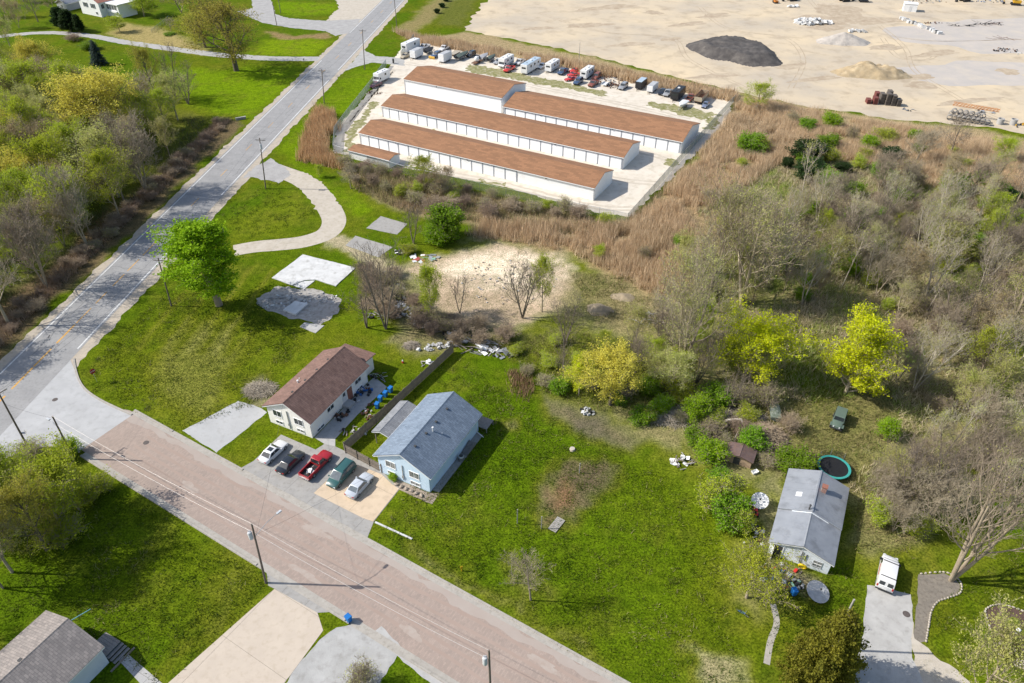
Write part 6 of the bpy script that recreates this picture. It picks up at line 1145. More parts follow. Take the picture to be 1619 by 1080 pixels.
# ================================================================== poles and wires
M_POLE = mat('pole_timber', (.19, .155, .125), (.14, .115, .095), 1.2, .95, bump=.3, bscale=10); M_POLEL = mat('grey_pole_timber', (.36, .34, .31), (.29, .27, .25), 1.2, .95)
M_WIREL = mat('bright_wire', (.62, .58, .55), (.55, .52, .5), 1, .4, .4); M_WIRED = mat('dark_wire', (.07, .07, .07), (.1, .1, .1), 1, .6)
M_INS = mat('insulator', (.5, .5, .52), (.4, .4, .42), 3, .3)
def pole(u, v, h, label, arm=None, armz=.6, trans=None, lamp=None, r=.15, m=None, xy=None, lean=(0, 0), sign=None):
    p = xy or G(u, v); root = empty('utility_pole', p, 0, label, 'utility pole'); top = Vector((lean[0], lean[1], h))
    MB().tube((0, 0, -.3), top, r, r * .68, 10).obj('shaft', m or M_POLE, root, smooth=True); out = {'top': Vector((*p, 0)) + top}
    if arm is not None:
        a = Vector((math.cos(arm), math.sin(arm), 0)); q = top - Vector((0, 0, armz)); b = MB(); mx = Matrix.Translation(q) @ Matrix.Rotation(arm, 4, 'Z'); b.box(-1.2, 1.2, .12, .22, -.06, .06, mtx=mx); ca = b.obj('cross_arm', m or M_POLE, root)
        for t in (-1.1, -.45, .45, 1.1): MB().tube(q + a * t + Vector((0, 0, .06)), q + a * t + Vector((0, 0, .28)), .05, .07, 8).obj('insulator', M_INS, ca)
        for t, kname in ((-1.1, 'l'), (1.1, 'r'), (.45, 'm')): out[kname] = Vector((*p, 0)) + q + a * t + Vector((0, 0, .28))
        for s in (-1, 1): MB().tube(q + a * .7 * s, q - Vector((0, 0, .6)), .025, .025, 4).obj('arm_brace', M_METG, ca)
    if trans is not None:
        a = Vector((math.cos(trans), math.sin(trans), 0)); c = a * .42 + top * ((h - 1.9) / h); t_ = MB().lathe([(.05, -.62), (.25, -.6), (.26, .45), (.2, .55), (.05, .58)], 14, c=tuple(c)).obj('transformer', mat('transformer_grey', (.55, .56, .57), (.48, .49, .5), 2, .4), root, smooth=True)
        for s in (-1, 1): MB().tube(c + Vector((.1 * s, .05, .55)), c + Vector((.1 * s, .05, .85)), .04, .05, 6).obj('bushing', M_INS, t_)
    if lamp is not None:
        ang, ln, zz = lamp; a = Vector((math.cos(ang), math.sin(ang), 0)); q = top * (zz / h); e = q + a * ln + Vector((0, 0, .9)); b = MB(); b.tube(q, q + a * ln * .55 + Vector((0, 0, .75)), .04, .035, 6); b.tube(q + a * ln * .55 + Vector((0, 0, .75)), e, .035, .03, 6); l = b.obj('lamp_arm', M_METG, root)
        mx = Matrix.Translation(e) @ Matrix.Rotation(ang, 4, 'Z'); MB().box(-.1, .55, -.14, .14, -.1, .08, mtx=mx).obj('lamp_head', mat('lamp_grey', (.5, .52, .54), (.44, .46, .48), 3, .4), l, bevel=.03)
    if sign: MB().box(-.08, .62, .16, .18, h * .28, h * .28 + .26).obj('street_sign', mat('sign_blue', (.03, .13, .36), (.03, .13, .36), 3, .4), root)
    return out
sA = _sa + math.pi / 2; rA = math.atan2(RN.y, RN.x)
PA = pole(420.3, 921.7, 11.4, 'pole with transformer and street lamp at the concrete driveway', None, trans=R_(200), lamp=(R_(52), 3.4, 9.0), lean=(.75, 0)); 
pc = G(773, 1028, 11.4); PC = pole(0, 0, 11.4, 'pole with transformer at the bottom edge over the street', None, trans=R_(180), xy=pc); MBk = None
PD = pole(47, 712, height(47, 712, 618), 'tall leaning pole with blue street sign at the corner', R_(60), sign=True, lean=(.3, 0)); PE = pole(116.4, 725.3, height(116.4, 725.3, 658), 'shorter pole behind the corner kerb', None, trans=None, lamp=(R_(150), 1.5, 6.2), lean=(.2, 0))
PF = pole(271, 484, height(271, 484, 408), 'pole with cross arm left of the lime green tree', rA, lean=(.6, 0)); PG = pole(420, 298, height(420, 298, 218), 'pole with cross arm on the loop drive lawn', rA, trans=R_(-60), lean=(1.2, 0))
PH = pole(512.5, 163.5, height(512.5, 163.5, 109), 'pole with cross arm beside the main road opposite the spreading tree', rA, lean=(.9, 0)); PI = pole(576.7, 110, height(576.7, 110, 46), 'pole at the storage yard entrance', rA, lean=(.8, 0))
PJ = pole(628, 49, 13, 'pole beside the main road at the top edge', rA); PK = pole(437.5, 40, height(437.5, 40, 5), 'pole at the near kerb of the upper side road', None); PL = pole(444, 21, 10, 'pole on the grass above the upper side road', None)
PY = pole(915, 104.5, height(915, 104.5, 67), 'thin pole behind the red sports cars', None, r=.1, m=M_POLEL); PN = pole(1311, 1027, height(1311, 1027, 948), 'pale grey pole rising behind the golden cedar', None, m=M_POLEL)
def wire(a, b, sag, label, m, r=.022, n=12):
    a, b = Vector(a), Vector(b); pts = [a.lerp(b, i / n) - Vector((0, 0, sag * 4 * (i / n) * (1 - i / n))) for i in range(n + 1)]
    segs = [(*p, *q, r, r) for p, q in zip(pts[:-1], pts[1:])]; V, F = tubes_np(segs, 4); o = link(bpy.data.objects.new('power_line', npmesh('power_line', V, F, m))); tag(o, label, 'power line', 'overhead wires'); return o
Z = Vector((0, 0, 1)); ext = lambda p, q, d: p + (p - q).normalized() * d
for k, (dz, m, r) in enumerate([(0, M_WIREL, .02), (-1.7, M_WIREL, .02)]):
    nm = ('upper', 'lower')[k]; wire(PE['top'] + Z * dz, PA['top'] + Z * dz, .7, nm + ' pale wire from the corner pole to the transformer pole', m, r); wire(PA['top'] + Z * dz, PC['top'] + Z * dz, .6, nm + ' pale wire from transformer pole to the bottom pole', m, r)
for kk, nm in (('l', 'left'), ('r', 'right')):
    for a, b, w_ in ((PD, PF, 'corner pole to the lime tree pole'), (PF, PG, 'lime tree pole to the loop drive pole'), (PG, PH, 'loop drive pole to the road pole'), (PH, PI, 'road pole to the yard entrance pole'), (PI, PJ, 'yard entrance pole to the top pole')): wire(a[kk], b[kk], .9, nm + ' wire from ' + w_, M_WIRED, .014)
pt = lambda u, v, z: Vector((*G(u, v, z), z))
wire(PD['top'] - Z * 2.5, PE['top'] - Z * .4, .25, 'short wire between the two corner poles', M_WIRED, .014)
wire(PA['top'] - Z * 2.2, pt(447, 640, 5.0), .5, 'service wire from transformer pole to the cream house', M_WIRED, .014); wire(PA['top'] - Z * 2.0, pt(634, 722, 5.2), .5, 'service wire from transformer pole to the blue house', M_WIRED, .014)
wire(PD['r'], ext(PD['r'], PF['r'], 40), .5, 'wire leaving the corner pole out of the picture', M_WIRED, .014)
# ================================================================== fences
def board_fence(a, b, h, name, label, n_panel):
    a, b = Vector(a), Vector(b); e = (b - a); L = e.length; ang = math.atan2(e.y, e.x); root = empty(name, tuple(a), ang, label, 'fence'); r = random.Random(len(label)); pl_ = L / n_panel
    for k in range(n_panel):
        mb = MB(); x = k * pl_ + .08
        while x < (k + 1) * pl_ - .06: hh = h + r.uniform(-.05, .05); mb.add([(x, -.012, .03), (x + .125, -.012, .03), (x + .125, .012, .03), (x, .012, .03), (x, -.012, hh), (x + .125, -.012, hh), (x + .125, .012, hh), (x, .012, hh)], BOXF); x += .148
        pn = mb.obj('board_panel', M_TREATED, root); pn['kind'] = 'stuff'
        for z in (.4, h - .4): MB().box(k * pl_ + .05, (k + 1) * pl_ - .02, -.07, -.014, z, z + .09).obj('rail', M_TREATED, pn)
    for k in range(n_panel + 1): MB().box(k * pl_ - .05, k * pl_ + .05, -.11, -.01, 0, h + .08).obj('post', M_TREATED, root)
board_fence(G(717, 557), G(612, 655), 1.9, 'board_fence', 'brown board fence between the two back gardens', 8); board_fence(G(611, 656), G(546, 714), 1.9, 'board_fence', 'brown board fence between patio and carport', 4); board_fence(G(547, 716), G(604, 747), 1.75, 'board_fence', 'short brown board fence behind the green minivan', 3)
M_CHAIN = mat('chain_link', (.34, .37, .36), (.30, .33, .32), 3, .5, .5, alpha=.34); M_SLAT = mat('green_slatted_mesh', (.27, .33, .29), (.33, .38, .35), 2, .7, alpha=.62)
def chain(pts, h, name, label, m, step=3.2):
    P_ = GP(pts); root = empty(name, P_[0], 0, label, 'fence'); o = Vector(P_[0])
    for a, b in zip(P_[:-1], P_[1:]):
        a, b = Vector(a) - o, Vector(b) - o; n = max(1, int((b - a).length / step))
        for k in range(n):
            p, q = a.lerp(b, k / n), a.lerp(b, (k + 1) / n); MB().tube((p.x, p.y, -.1), (p.x, p.y, h + .08), .04, .04, 6).obj('post', M_METG, root); MB().quad((p.x, p.y, .04), (q.x, q.y, .04), (q.x, q.y, h - .03), (p.x, p.y, h - .03)).obj('mesh_panel', m, root); MB().tube((p.x, p.y, h), (q.x, q.y, h), .028, .028, 5).obj('top_rail', M_METG, root)
    return root
chain([(655, 63), (634, 92)], 2.2, 'chain_link_fence', 'chain link fence at the back left corner of the storage yard', M_SLAT); chain([(611, 104), (585, 140), (549, 186), (530, 212), (528, 241)], 2.2, 'chain_link_fence', 'slatted chain link fence along the road side of the storage yard', M_SLAT)
chain([(528, 241), (640, 275), (800, 311), (992, 351)], 2.1, 'chain_link_fence', 'thin chain link fence in front of the storage units', M_CHAIN); chain([(992, 351), (1070, 262), (1130, 195), (1162, 160)], 2.2, 'chain_link_fence', 'chain link fence along the right side of the storage yard', M_SLAT)
gt = empty('yard_gate', G(622, 100), R_(-60), 'dark open gate post and keypad at the storage entrance', 'gate'); MB().box(-.3, .3, -.2, .2, 0, 1.5).obj('keypad_box', M_BLACK, gt); MB().tube((.9, 0, 0), (.9, 0, 2.4), .06, .06, 8).obj('gate_post', M_METG, gt)
chain([(240, 52), (268, 30)], 1.2, 'garden_fence', 'low wire fence on the dry farm lawn', M_CHAIN)
# ================================================================== street things
def text_mesh(s, size):
    c = bpy.data.curves.new('txt', 'FONT'); c.body = s; c.size = size; c.align_x = 'CENTER'; c.align_y = 'CENTER'; o = bpy.data.objects.new('txt', c); COL.objects.link(o); dg = bpy.context.evaluated_depsgraph_get(); me = bpy.data.meshes.new_from_object(o.evaluated_get(dg)); bpy.data.objects.remove(o); return me
M_STOP = mat('sign_red', (.30, .02, .025), (.27, .02, .025), 3, .4)
sg = empty('stop_sign', G(154, 604.5), R_(-31), 'red octagonal stop sign at the street corner', 'sign'); MB().tube((0, 0, 0), (0, 0, 2.2), .035, .035, 6).obj('post', M_METG, sg)
b = MB(); oc = [(.48 * math.cos(R_(22.5 + 45 * i)), .48 * math.sin(R_(22.5 + 45 * i))) for i in range(8)]; b.loft([[(x, y, z) for y, z in [(p, 2.35 + q) for p, q in oc]] for x in (.04, .06)]); pl_ = b.obj('plate', M_STOP, sg)
tm = text_mesh('STOP', .34); tm.materials.append(M_TRIM); to = link(bpy.data.objects.new('lettering', tm), pl_); to.matrix_local = Matrix(((0, 0, 1, .068), (1, 0, 0, 0), (0, 1, 0, 2.35), (0, 0, 0, 1)))
def manhole(u, v, label): o = MB().lathe([(.42, .018), (.42, .034), (.36, .036), (.36, .030), (.02, .032)], 20).obj('manhole_cover', mat('cast_iron', (.085, .07, .065), (.12, .1, .09), 4, .6)); o.location = (*G(u, v), 0); tag(o, label, 'manhole cover')
manhole(231, 700, 'manhole cover in the brick street near the corner'); manhole(87, 632, 'manhole cover in the concrete apron'); manhole(1433, 971, 'manhole cover beside the van driveway')
M_BIN = mat('blue_bin_plastic', (.02, .17, .48), (.015, .14, .42), 2, .45)
def wheelie(u, v, rz, label, group=None):
    root = empty('wheeled_bin', G(u, v), rz, label, 'bin', group); MB().loft([[(x * a, y * a, z) for x, y in ((-.3, -.36), (.3, -.36), (.3, .36), (-.3, .36))] for a, z in ((.78, .06), (1., 1.0))]).obj('body', M_BIN, root, bevel=.03); MB().add([(-.33, -.4, 1.0), (.34, -.4, 1.0), (.34, .4, 1.0), (-.33, .4, 1.0), (-.3, -.36, 1.1), (.28, -.36, 1.06), (.28, .36, 1.06), (-.3, .36, 1.1)], BOXF).obj('lid', M_BIN, root, bevel=.02)
    for s in (-1, 1): MB().tube((-.26, s * .3, .11), (-.26, s * .36, .11), .11, .11, 10).obj('wheel', M_TYRE, root)
    MB().tube((-.36, -.3, .98), (-.36, .3, .98), .025, .025, 6).obj('handle', M_BIN, root)
for k, (u, v) in enumerate([(618, 620), (610, 627), (602, 634.5), (597, 645)]): wheelie(u, v, R_(-30 + k * 5), ['blue bin farthest back along the patio fence', 'second blue bin from the back along the patio fence', 'third blue bin along the patio fence', 'blue bin nearest the street along the patio fence'][k], 'blue bins on the patio')
wheelie(552, 982, R_(50), 'blue wheeled bin alone on the near kerb'); wheelie(1254, 940, R_(10), 'blue bin in front of the old bungalow')
mk = empty('marker_post', G(730, 903), .4, 'short yellow marker post in the verge', 'post'); MB().tube((0, 0, 0), (0, 0, .95), .07, .07, 8).obj('shaft', mat('marker_yellow', (.62, .42, .02), (.55, .36, .02), 3, .5), mk); MB().box(-.16, .16, -.03, .03, .55, .95).obj('plate', MATS['marker_yellow'], mk)
for u, v, vt, lab in [(856, 836, 817, 'grey post by the plank on the lawn'), (916, 748, 733, 'pale post at the back of the bare patch'), (818, 828, 806, 'thin stake left of the bare patch')]:
    ps = empty('garden_post', G(u, v), .2, lab, 'post'); h = height(u, v, vt); MB().box(-.05, .05, -.05, .05, 0, h).obj('shaft', M_POLEL, ps); MB().box(-.06, .06, -.06, .06, h, h + .04).obj('cap', M_POLEL, ps)
p0, p1 = Vector(G(593, 826)), Vector(G(652, 853)); e = p1 - p0; kb = empty('parking_kerb', tuple(p0), math.atan2(e.y, e.x), 'long white concrete bar lying on the lawn edge', 'kerb'); L_ = e.length
for k in range(3): MB().box(L_ * k / 3 + .03, L_ * (k + 1) / 3 - .03, -.12, .12, 0, .16).obj('bar', M_CONCW, kb, bevel=.03)
pk = empty('pallet', G(880, 830), R_(55), 'grey wooden pallet lying beside the bare patch', 'pallet')
for k in range(9): MB().box(-1.2 + k * .27, -.98 + k * .27, -.6, .6, .10, .13).obj('slat', M_POLEL, pk)
for y in (-.55, 0, .48): MB().box(-1.2, 1.2, y, y + .08, 0, .10).obj('runner', M_POLEL, pk)
# stones along the blue house bed, kerbed bed edging
M_STONE = mat('edging_stone', (.45, .40, .33), (.34, .30, .25), 2, .9, c3=(.55, .5, .43), s3=6, bump=.4, bscale=9); M_BOULD = mat('tan_boulder', (.40, .33, .26), (.30, .25, .2), 2, .95, bump=.6, bscale=5)
def rock_mesh(seed, m, n=6):
    bm = bmesh.new(); bmesh.ops.create_icosphere(bm, subdivisions=1, radius=.5); r = random.Random(seed)
    for v in bm.verts: v.co *= r.uniform(.75, 1.2); v.co.z = max(v.co.z, -.3)
    me = bpy.data.meshes.new('rock'); bm.to_mesh(me); bm.free(); me.materials.append(m); return me
ROCKS = [rock_mesh(i, M_BOULD) for i in range(4)]; ROCKW = [rock_mesh(i + 9, M_CONCW) for i in range(4)]
for k in range(6):
    q = in_frame(o_b, R_(-27.2), 3.4 + k * .85, -1.0); o = link(bpy.data.objects.new('boulder', ROCKS[k % 4])); o.location = (*q, .14); o.scale = (.75, .55, .5); o.rotation_euler.z = k; tag(o, ['boulder nearest the bush', 'second boulder from the bush', 'third boulder from the bush', 'fourth boulder from the bush', 'fifth boulder from the bush', 'boulder farthest from the bush'][k] + ' in front of the blue house', 'boulder', 'boulders before the blue house')
sheet('house_bed', [in_frame(o_b, R_(-27.2), *p) for p in ((-.2, -.05), (-.4, -.7), (2.6, -1.5), (BW + 1.3, -1.6), (BW + 1.2, .5), (BW, -.05))], .010, M_CONCG if False else mat('bed_gravel', (.34, .28, .22), (.26, .215, .17), 1.5, .95, bump=.5, bscale=8), rag=.06)
def edging(line, step, m, size, parent):
    c = smooth_line(GP(line), 12); acc = 0; last = c[0]; mesh = [rock_mesh(30 + i, m) for i in range(3)]; i = 0
    for p in c[1:]:
        acc += (p - last).length; last_d = p - last; last = p
        if acc >= step: o = link(bpy.data.objects.new('edging_stone', mesh[i % 3]), parent); o.location = (p.x, p.y, size * .2); o.scale = (size * 1.2, size * .9, size * .8); o.rotation_euler.z = math.atan2(last_d.y, last_d.x); acc = 0; i += 1
beds = [o for o in COL.objects if o.name.startswith('planting_bed')]
edging([(1452, 908), (1492, 905), (1512, 914), (1520, 926), (1517, 938), (1500, 945), (1482, 952), (1472, 968), (1468, 990), (1464, 1014)], .34, M_STONE, .32, beds[0]); edging([(1568, 1002), (1558, 970), (1562, 961), (1578, 956), (1600, 960), (1625, 970)], .34, M_STONE, .32, beds[1])
for k, (u, v, h) in enumerate([(1600, 985, .8), (1592, 990, .6), (1612, 1000, .7), (1578, 978, .4), (1602, 1010, .5)]): tree('bush_olive', 'garden_plant', u, v, h, ['tallest plant in the dark mulch bed', 'plant left of the tallest in the dark mulch bed', 'plant at the right of the dark mulch bed', 'small plant at the tip of the dark mulch bed', 'plant beside the stone path'][k], 'plant', rad=h * .8)
wl = empty('glass_globe', G(1607, 1001), 0, 'white garden globe on a stand in the mulch bed', 'globe'); MB().lathe([(.03, .3), (.2, .42), (.25, .6), (.2, .78), (.03, .88)], 14).obj('globe', M_TRIM, wl, smooth=True); MB().lathe([(.15, 0), (.08, .1), (.08, .3), (.12, .33)], 10).obj('stand', M_CONC, wl)
# ================================================================== old bungalow yard
tc = G(1316, 745); tr = empty('trampoline', tc, .3, 'round black trampoline with turquoise rim and drooping net', 'trampoline'); M_TURQ = mat('turquoise_pad', (.04, .34, .30), (.05, .28, .26), 1.5, .5); M_MATB = mat('black_mat', (.012, .012, .014), (.02, .02, .022), 1, .6); M_NET = mat('black_net', (.015, .015, .015), None, rough=.8, alpha=.4)
n = 32; R0 = 2.25; b = MB(); rg = lambda r, z: [(r * math.cos(6.2832 * i / n), r * math.sin(6.2832 * i / n), z) for i in range(n)]
b.loft([rg(R0 - .32, .88), rg(R0 - .3, .93), rg(R0 + .02, .93), rg(R0 + .05, .86)], caps=False); b.obj('rim_pad', M_TURQ, tr, smooth=True); MB().lathe([(R0 - .3, .84), (R0 * .6, .80), (.05, .78)], 32).obj('jump_mat', M_MATB, tr)
for i in range(6): a = 6.2832 * i / 6; MB().tube((R0 * math.cos(a), R0 * math.sin(a), 0), (R0 * math.cos(a), R0 * math.sin(a), .86), .03, .03, 6).obj('leg', M_METG, tr)
for i in range(4): a = R_(20 + i * 47); MB().tube((R0 * math.cos(a), R0 * math.sin(a), .86), (R0 * 1.02 * math.cos(a), R0 * 1.02 * math.sin(a), 2.2), .025, .025, 6).obj('net_pole', M_METG, tr)
b = MB(); arc = [R_(15 + i * 10) for i in range(17)]; b.loft([[((R0 - .05) * math.cos(a), (R0 - .05) * math.sin(a), .93) for a in arc], [((R0 + .1) * math.cos(a), (R0 + .1) * math.sin(a), 1.75 + .35 * math.sin(i * .8)) for i, a in enumerate(arc)]], caps=False, closed=False); b.obj('net', M_NET, tr)
def dish(u, v, r, tilt, az, z, label, m):
    root = empty('satellite_dish', G(u, v), az, label, 'satellite dish'); mx = Matrix.Translation((0, 0, z)) @ Matrix.Rotation(tilt, 4, 'Y'); b = MB(); rings = [[mx @ Vector((q * math.cos(6.2832 * i / 24), q * math.sin(6.2832 * i / 24), .32 * (q / r) ** 2)) for i in range(24)] for q in (.05, r * .35, r * .7, r)]; b.loft(rings, caps=True); b.obj('reflector', m, root, smooth=True)
    for i in range(12): a = 6.2832 * i / 12; MB().tube(mx @ Vector((.05, 0, .02)), mx @ Vector((r * math.cos(a), r * math.sin(a), .345)), .014, .014, 4).obj('rib', M_METG, root)
    f = mx @ Vector((0, 0, r * .8))
    for i in range(3): a = 6.2832 * i / 3; MB().tube(mx @ Vector((r * .95 * math.cos(a), r * .95 * math.sin(a), .32)), f, .018, .018, 4).obj('strut', M_METG, root)
    MB().lathe([(.1, -.1), (.12, .1), (.04, .15)], 8, c=tuple(f)).obj('feed_horn', M_BLACK, root); z > .5 and MB().tube((0, 0, 0), (0, 0, z), .06, .06, 8).obj('mast', M_METG, root)
dish(1199, 800, 1.15, R_(28), R_(-120), 1.0, 'white round dish on a mast left of the bungalow', mat('white_mesh', (.66, .66, .66), (.56, .56, .56), 2, .6)); dish(1290, 940, 1.4, R_(16), R_(-60), .42, 'pale crumpled mesh dish lying on the front lawn', mat('grey_mesh', (.50, .50, .50), (.36, .36, .36), 1.4, .6, bump=.6, bscale=6))
M_REDP = PT['bright']; mw = empty('riding_mower', G(1193, 811), R_(70), 'red riding mower below the white dish', 'mower'); MB().box(-.2, .75, -.3, .3, .35, .75).obj('bonnet', M_REDP, mw, bevel=.06); MB().box(-.75, -.25, -.42, .42, .35, .62).obj('fender', M_REDP, mw, bevel=.05); MB().box(-.65, -.3, -.22, .22, .62, .7).obj('seat', M_BLACK, mw, bevel=.03); MB().box(-.68, -.6, -.22, .22, .7, 1.0).obj('backrest', M_BLACK, mw); wheels(mw, (.55,), .45, .2, .16); wheels(mw, (-.5,), .55, .27, .22); MB().tube((.0, 0, .7), (-.15, 0, 1.0), .02, .02, 6).obj('steering_column', M_BLACK, mw)
yr = MB(); yr.loft([[(0 + .14 * math.cos(6.2832 * j / 10) * 1, (.42 + .14 * math.sin(6.2832 * j / 10)) * math.cos(6.2832 * i / 20), .58 + (.42 + .14 * math.sin(6.2832 * j / 10)) * math.sin(6.2832 * i / 20)) for j in range(10)] for i in range(21)], caps=False); o = yr.obj('swim_ring', mat('yellow_vinyl', (.70, .50, .01), (.62, .43, .01), 3, .4), smooth=True); o.location = (*in_frame(o_w, AW, 4.25, -.45), 0); o.rotation_euler = (0, .25, AW - math.pi / 2); tag(o, 'yellow inflatable ring against the bungalow wall', 'swim ring')
def bicycle(u, v, rz, m, label, lie=0.):
    root = empty('bicycle', G(u, v), rz, label, 'bicycle'); root.rotation_euler = (lie, 0, rz); root.location.z = .02 if not lie else .12
    for x in (-.52, .52):
        b = MB(); b.loft([[(x + (.32 + .022 * math.cos(6.28 * j / 5)) * math.cos(6.2832 * i / 18), .022 * math.sin(6.28 * j / 5), .34 + (.32 + .022 * math.cos(6.28 * j / 5)) * math.sin(6.2832 * i / 18)) for j in range(5)] for i in range(19)], caps=False); wv = b.obj('wheel', M_TYRE, root); s = MB(); [s.tube((x, 0, .34), (x + .31 * math.cos(t), 0, .34 + .31 * math.sin(t)), .006, .006, 3) for t in np.linspace(0, 5.5, 8)]; s.obj('spokes', M_METG, wv)
    b = MB(); J = dict(bb=(-.05, 0, .32), st=(-.2, 0, .85), hd=(.36, 0, .82), rw=(-.52, 0, .34), fw=(.52, 0, .34)); [b.tube(J[p], J[q], .022, .022, 6) for p, q in (('bb', 'st'), ('bb', 'hd'), ('st', 'hd'), ('bb', 'rw'), ('st', 'rw'), ('hd', 'fw'))]; b.obj('frame', m, root); MB().box(-.33, -.08, -.07, .07, .86, .91).obj('saddle', M_BLACK, root, bevel=.02); MB().tube((.34, -.28, .98), (.34, .28, .98), .015, .015, 6).obj('handlebar', M_METG, root); MB().tube((.36, 0, .8), (.34, 0, .98), .018, .018, 6).obj('stem', M_METG, root)
bicycle(1173, 972, R_(-40), MATS['sign_blue'], 'small blue bicycle under the yellow budding tree', .25); bicycle(1235, 925, R_(20), M_REDP, 'red bicycle lying before the bungalow', 1.2)
# ================================================================== heaps, scrap and rubble
def mound(u, v, rx, ry, h, m, name, label, seed, top=.35, ang=0., rough=.12, n=44):
    g = G(u, v); xs = np.linspace(-1.15, 1.15, n); X, Y = np.meshgrid(xs, xs, indexing='ij'); x, y = X.ravel(), Y.ravel(); th = np.arctan2(y, x); rad = np.sqrt(x * x + y * y) / (1 + .10 * np.sin(2 * th + seed) + .07 * np.sin(3 * th + seed * 2) + .05 * np.sin(7 * th + seed))
    z = np.clip((1 - rad) / (1 - top), 0, 1); z = z ** .9 * h * (1 + (fbm(x * rx + 50, y * ry + 50, 4, seed) - .5) * rough * 5) + (fbm(x * rx + 90, y * ry + 20, 1.4, seed + 5) - .5) * rough * h * 1.6 * (z > 0.02); z = np.where(rad < 1.0, np.maximum(z, .012), -.02)
    V = np.stack([x * rx, y * ry, z], 1); ii = np.arange(n * n).reshape(n, n); F = np.stack([ii[:-1, :-1], ii[1:, :-1], ii[1:, 1:], ii[:-1, 1:]], -1).reshape(-1, 4); F = F[(z[F] > -.01).any(1)]
    o = link(bpy.data.objects.new(name, npmesh(name, V, F, m, smooth=True))); o.location = (*g, 0); o.rotation_euler.z = ang; tag(o, label, 'mound'); return o
M_COAL = mat('dark_millings', (.055, .05, .048), (.10, .09, .083), .5, .95, c3=(.15, .135, .12), s3=.35, bump=.9, bscale=2.5, detail=9); M_SPOIL = mat('yellow_spoil', (.42, .32, .19), (.30, .235, .15), .35, .95, c3=(.50, .41, .27), s3=.5, bump=.8, bscale=2.5, detail=9); M_GRIT = mat('grey_grit', (.38, .34, .30), (.46, .42, .37), .5, .95, c3=(.29, .26, .23), s3=.8, bump=.7, bscale=2.5)
mound(1162, 82, 13.0, 17.5, 2.6, M_COAL, 'dark_mound', 'large black mound of millings in the sandy yard', 3, .68, R_(20), .12); mound(1378, 116, 13.5, 6.2, 2.6, M_SPOIL, 'spoil_heap', 'yellow-brown eroded spoil heap in the sandy yard', 5, .45, R_(-8), .3); mound(1333, 66, 9.0, 6.0, 3.4, M_GRIT, 'grit_cone', 'grey cone of grit beside the broken concrete', 2, .0, 0, .06)
mound(1345, 66, 4.0, 4.0, 1.2, M_GRIT, 'grit_heap', 'small grit heap at the foot of the grey cone', 8, .0, 0, .1); mound(948, 490, 2.6, 1.9, .9, mat('clay', (.34, .27, .18), (.26, .21, .14), 1, .95, bump=.6, bscale=4), 'dirt_heap', 'rounded dirt heap beside the tan reeds', 4, .1); mound(985, 470, 2.2, 1.6, .6, MATS['clay'], 'dirt_heap', 'low dirt heap behind the rounded one', 9, .1)
def chunk_pile(u, v, rx, ry, n, sz, mats, name, label, seed, h=.6, part='concrete_chunk', flat=.45, ang=0., cat='rubble'):
    r = random.Random(seed); root = empty(name, G(u, v), ang, label, cat); mm = [MB().box(-.5, .5, -.5, .5, -.5, .5).mesh(part, m, bevel=.06) for m in mats]
    for k in range(n):
        a, q = r.uniform(0, 6.28), math.sqrt(r.random()); o = link(bpy.data.objects.new(part, r.choice(mm)), root); s = sz * r.uniform(.6, 1.4); zz = h * (1 - q) * r.uniform(.2, 1.)
        o.scale = (s * r.uniform(.8, 1.6), s * r.uniform(.6, 1.1), s * flat * r.uniform(.6, 1.2)); o.location = (rx * q * math.cos(a), ry * q * math.sin(a), zz + s * flat * .4); o.rotation_euler = (r.uniform(-.5, .5), r.uniform(-.5, .5), r.uniform(0, 6.28))
    return root
def scrap(u, v, rx, ry, n, name, label, seed, mats, h=.8, ln=(1., 2.6), ang=0., cat='scrap heap', align=None):
    """planks, pipes and sheets thrown together"""
    r = random.Random(seed); root = empty(name, G(u, v), ang, label, cat); ms = [(MB().box(-.5, .5, -.5, .5, -.5, .5).mesh(nm, m), nm, k) for nm, m, k in mats]
    for k in range(n):
        me, nm, kd = r.choice(ms); a, q = r.uniform(0, 6.28), math.sqrt(r.random()); o = link(bpy.data.objects.new(nm, me), root); L = r.uniform(*ln)
        o.scale = {'p': (L, r.uniform(.08, .2), .05), 's': (L * .6, r.uniform(.3, .8), .03), 'b': (r.uniform(.2, .55), r.uniform(.2, .45), r.uniform(.2, .45)), 't': (L, .06, .06)}[kd]
        o.location = (rx * q * math.cos(a), ry * q * math.sin(a), max(.12, h * (1 - q) * r.uniform(.15, 1.) + .1)); o.rotation_euler = (r.uniform(-.35, .35), r.uniform(-.3, .3), r.gauss(align, .35) if align is not None else r.uniform(0, 6.28))
    return root
def brush(u, v, rx, ry, h, n, name, label, seed, m, m2=None, lr=(.9, 2.4), r0=.018):
    r = np.random.default_rng(seed); segs = []
    for k in range(n):
        a, q = r.uniform(0, 6.28), math.sqrt(r.random()); x, y = rx * q * math.cos(a), ry * q * math.sin(a); z = h * max(0, 1 - q * q) * r.uniform(.15, 1.) + .04; L = r.uniform(*lr) / 2; t = r.uniform(0, 6.28); dz = r.normal(0, .25) * L
        p0, p1 = (x - L * math.cos(t), y - L * math.sin(t), max(.03, z - dz)), (x + L * math.cos(t), y + L * math.sin(t), max(.03, z + dz)); rr = r.uniform(.6, 2.) * r0; segs.append((*p0, *p1, rr, rr * .5))
    root = empty(name, G(u, v), 0, label, 'brush heap'); V, F = tubes_np(segs, 4); o = link(bpy.data.objects.new('twigs', npmesh('twigs', V, F, m)), root); o['kind'] = 'stuff'; return root
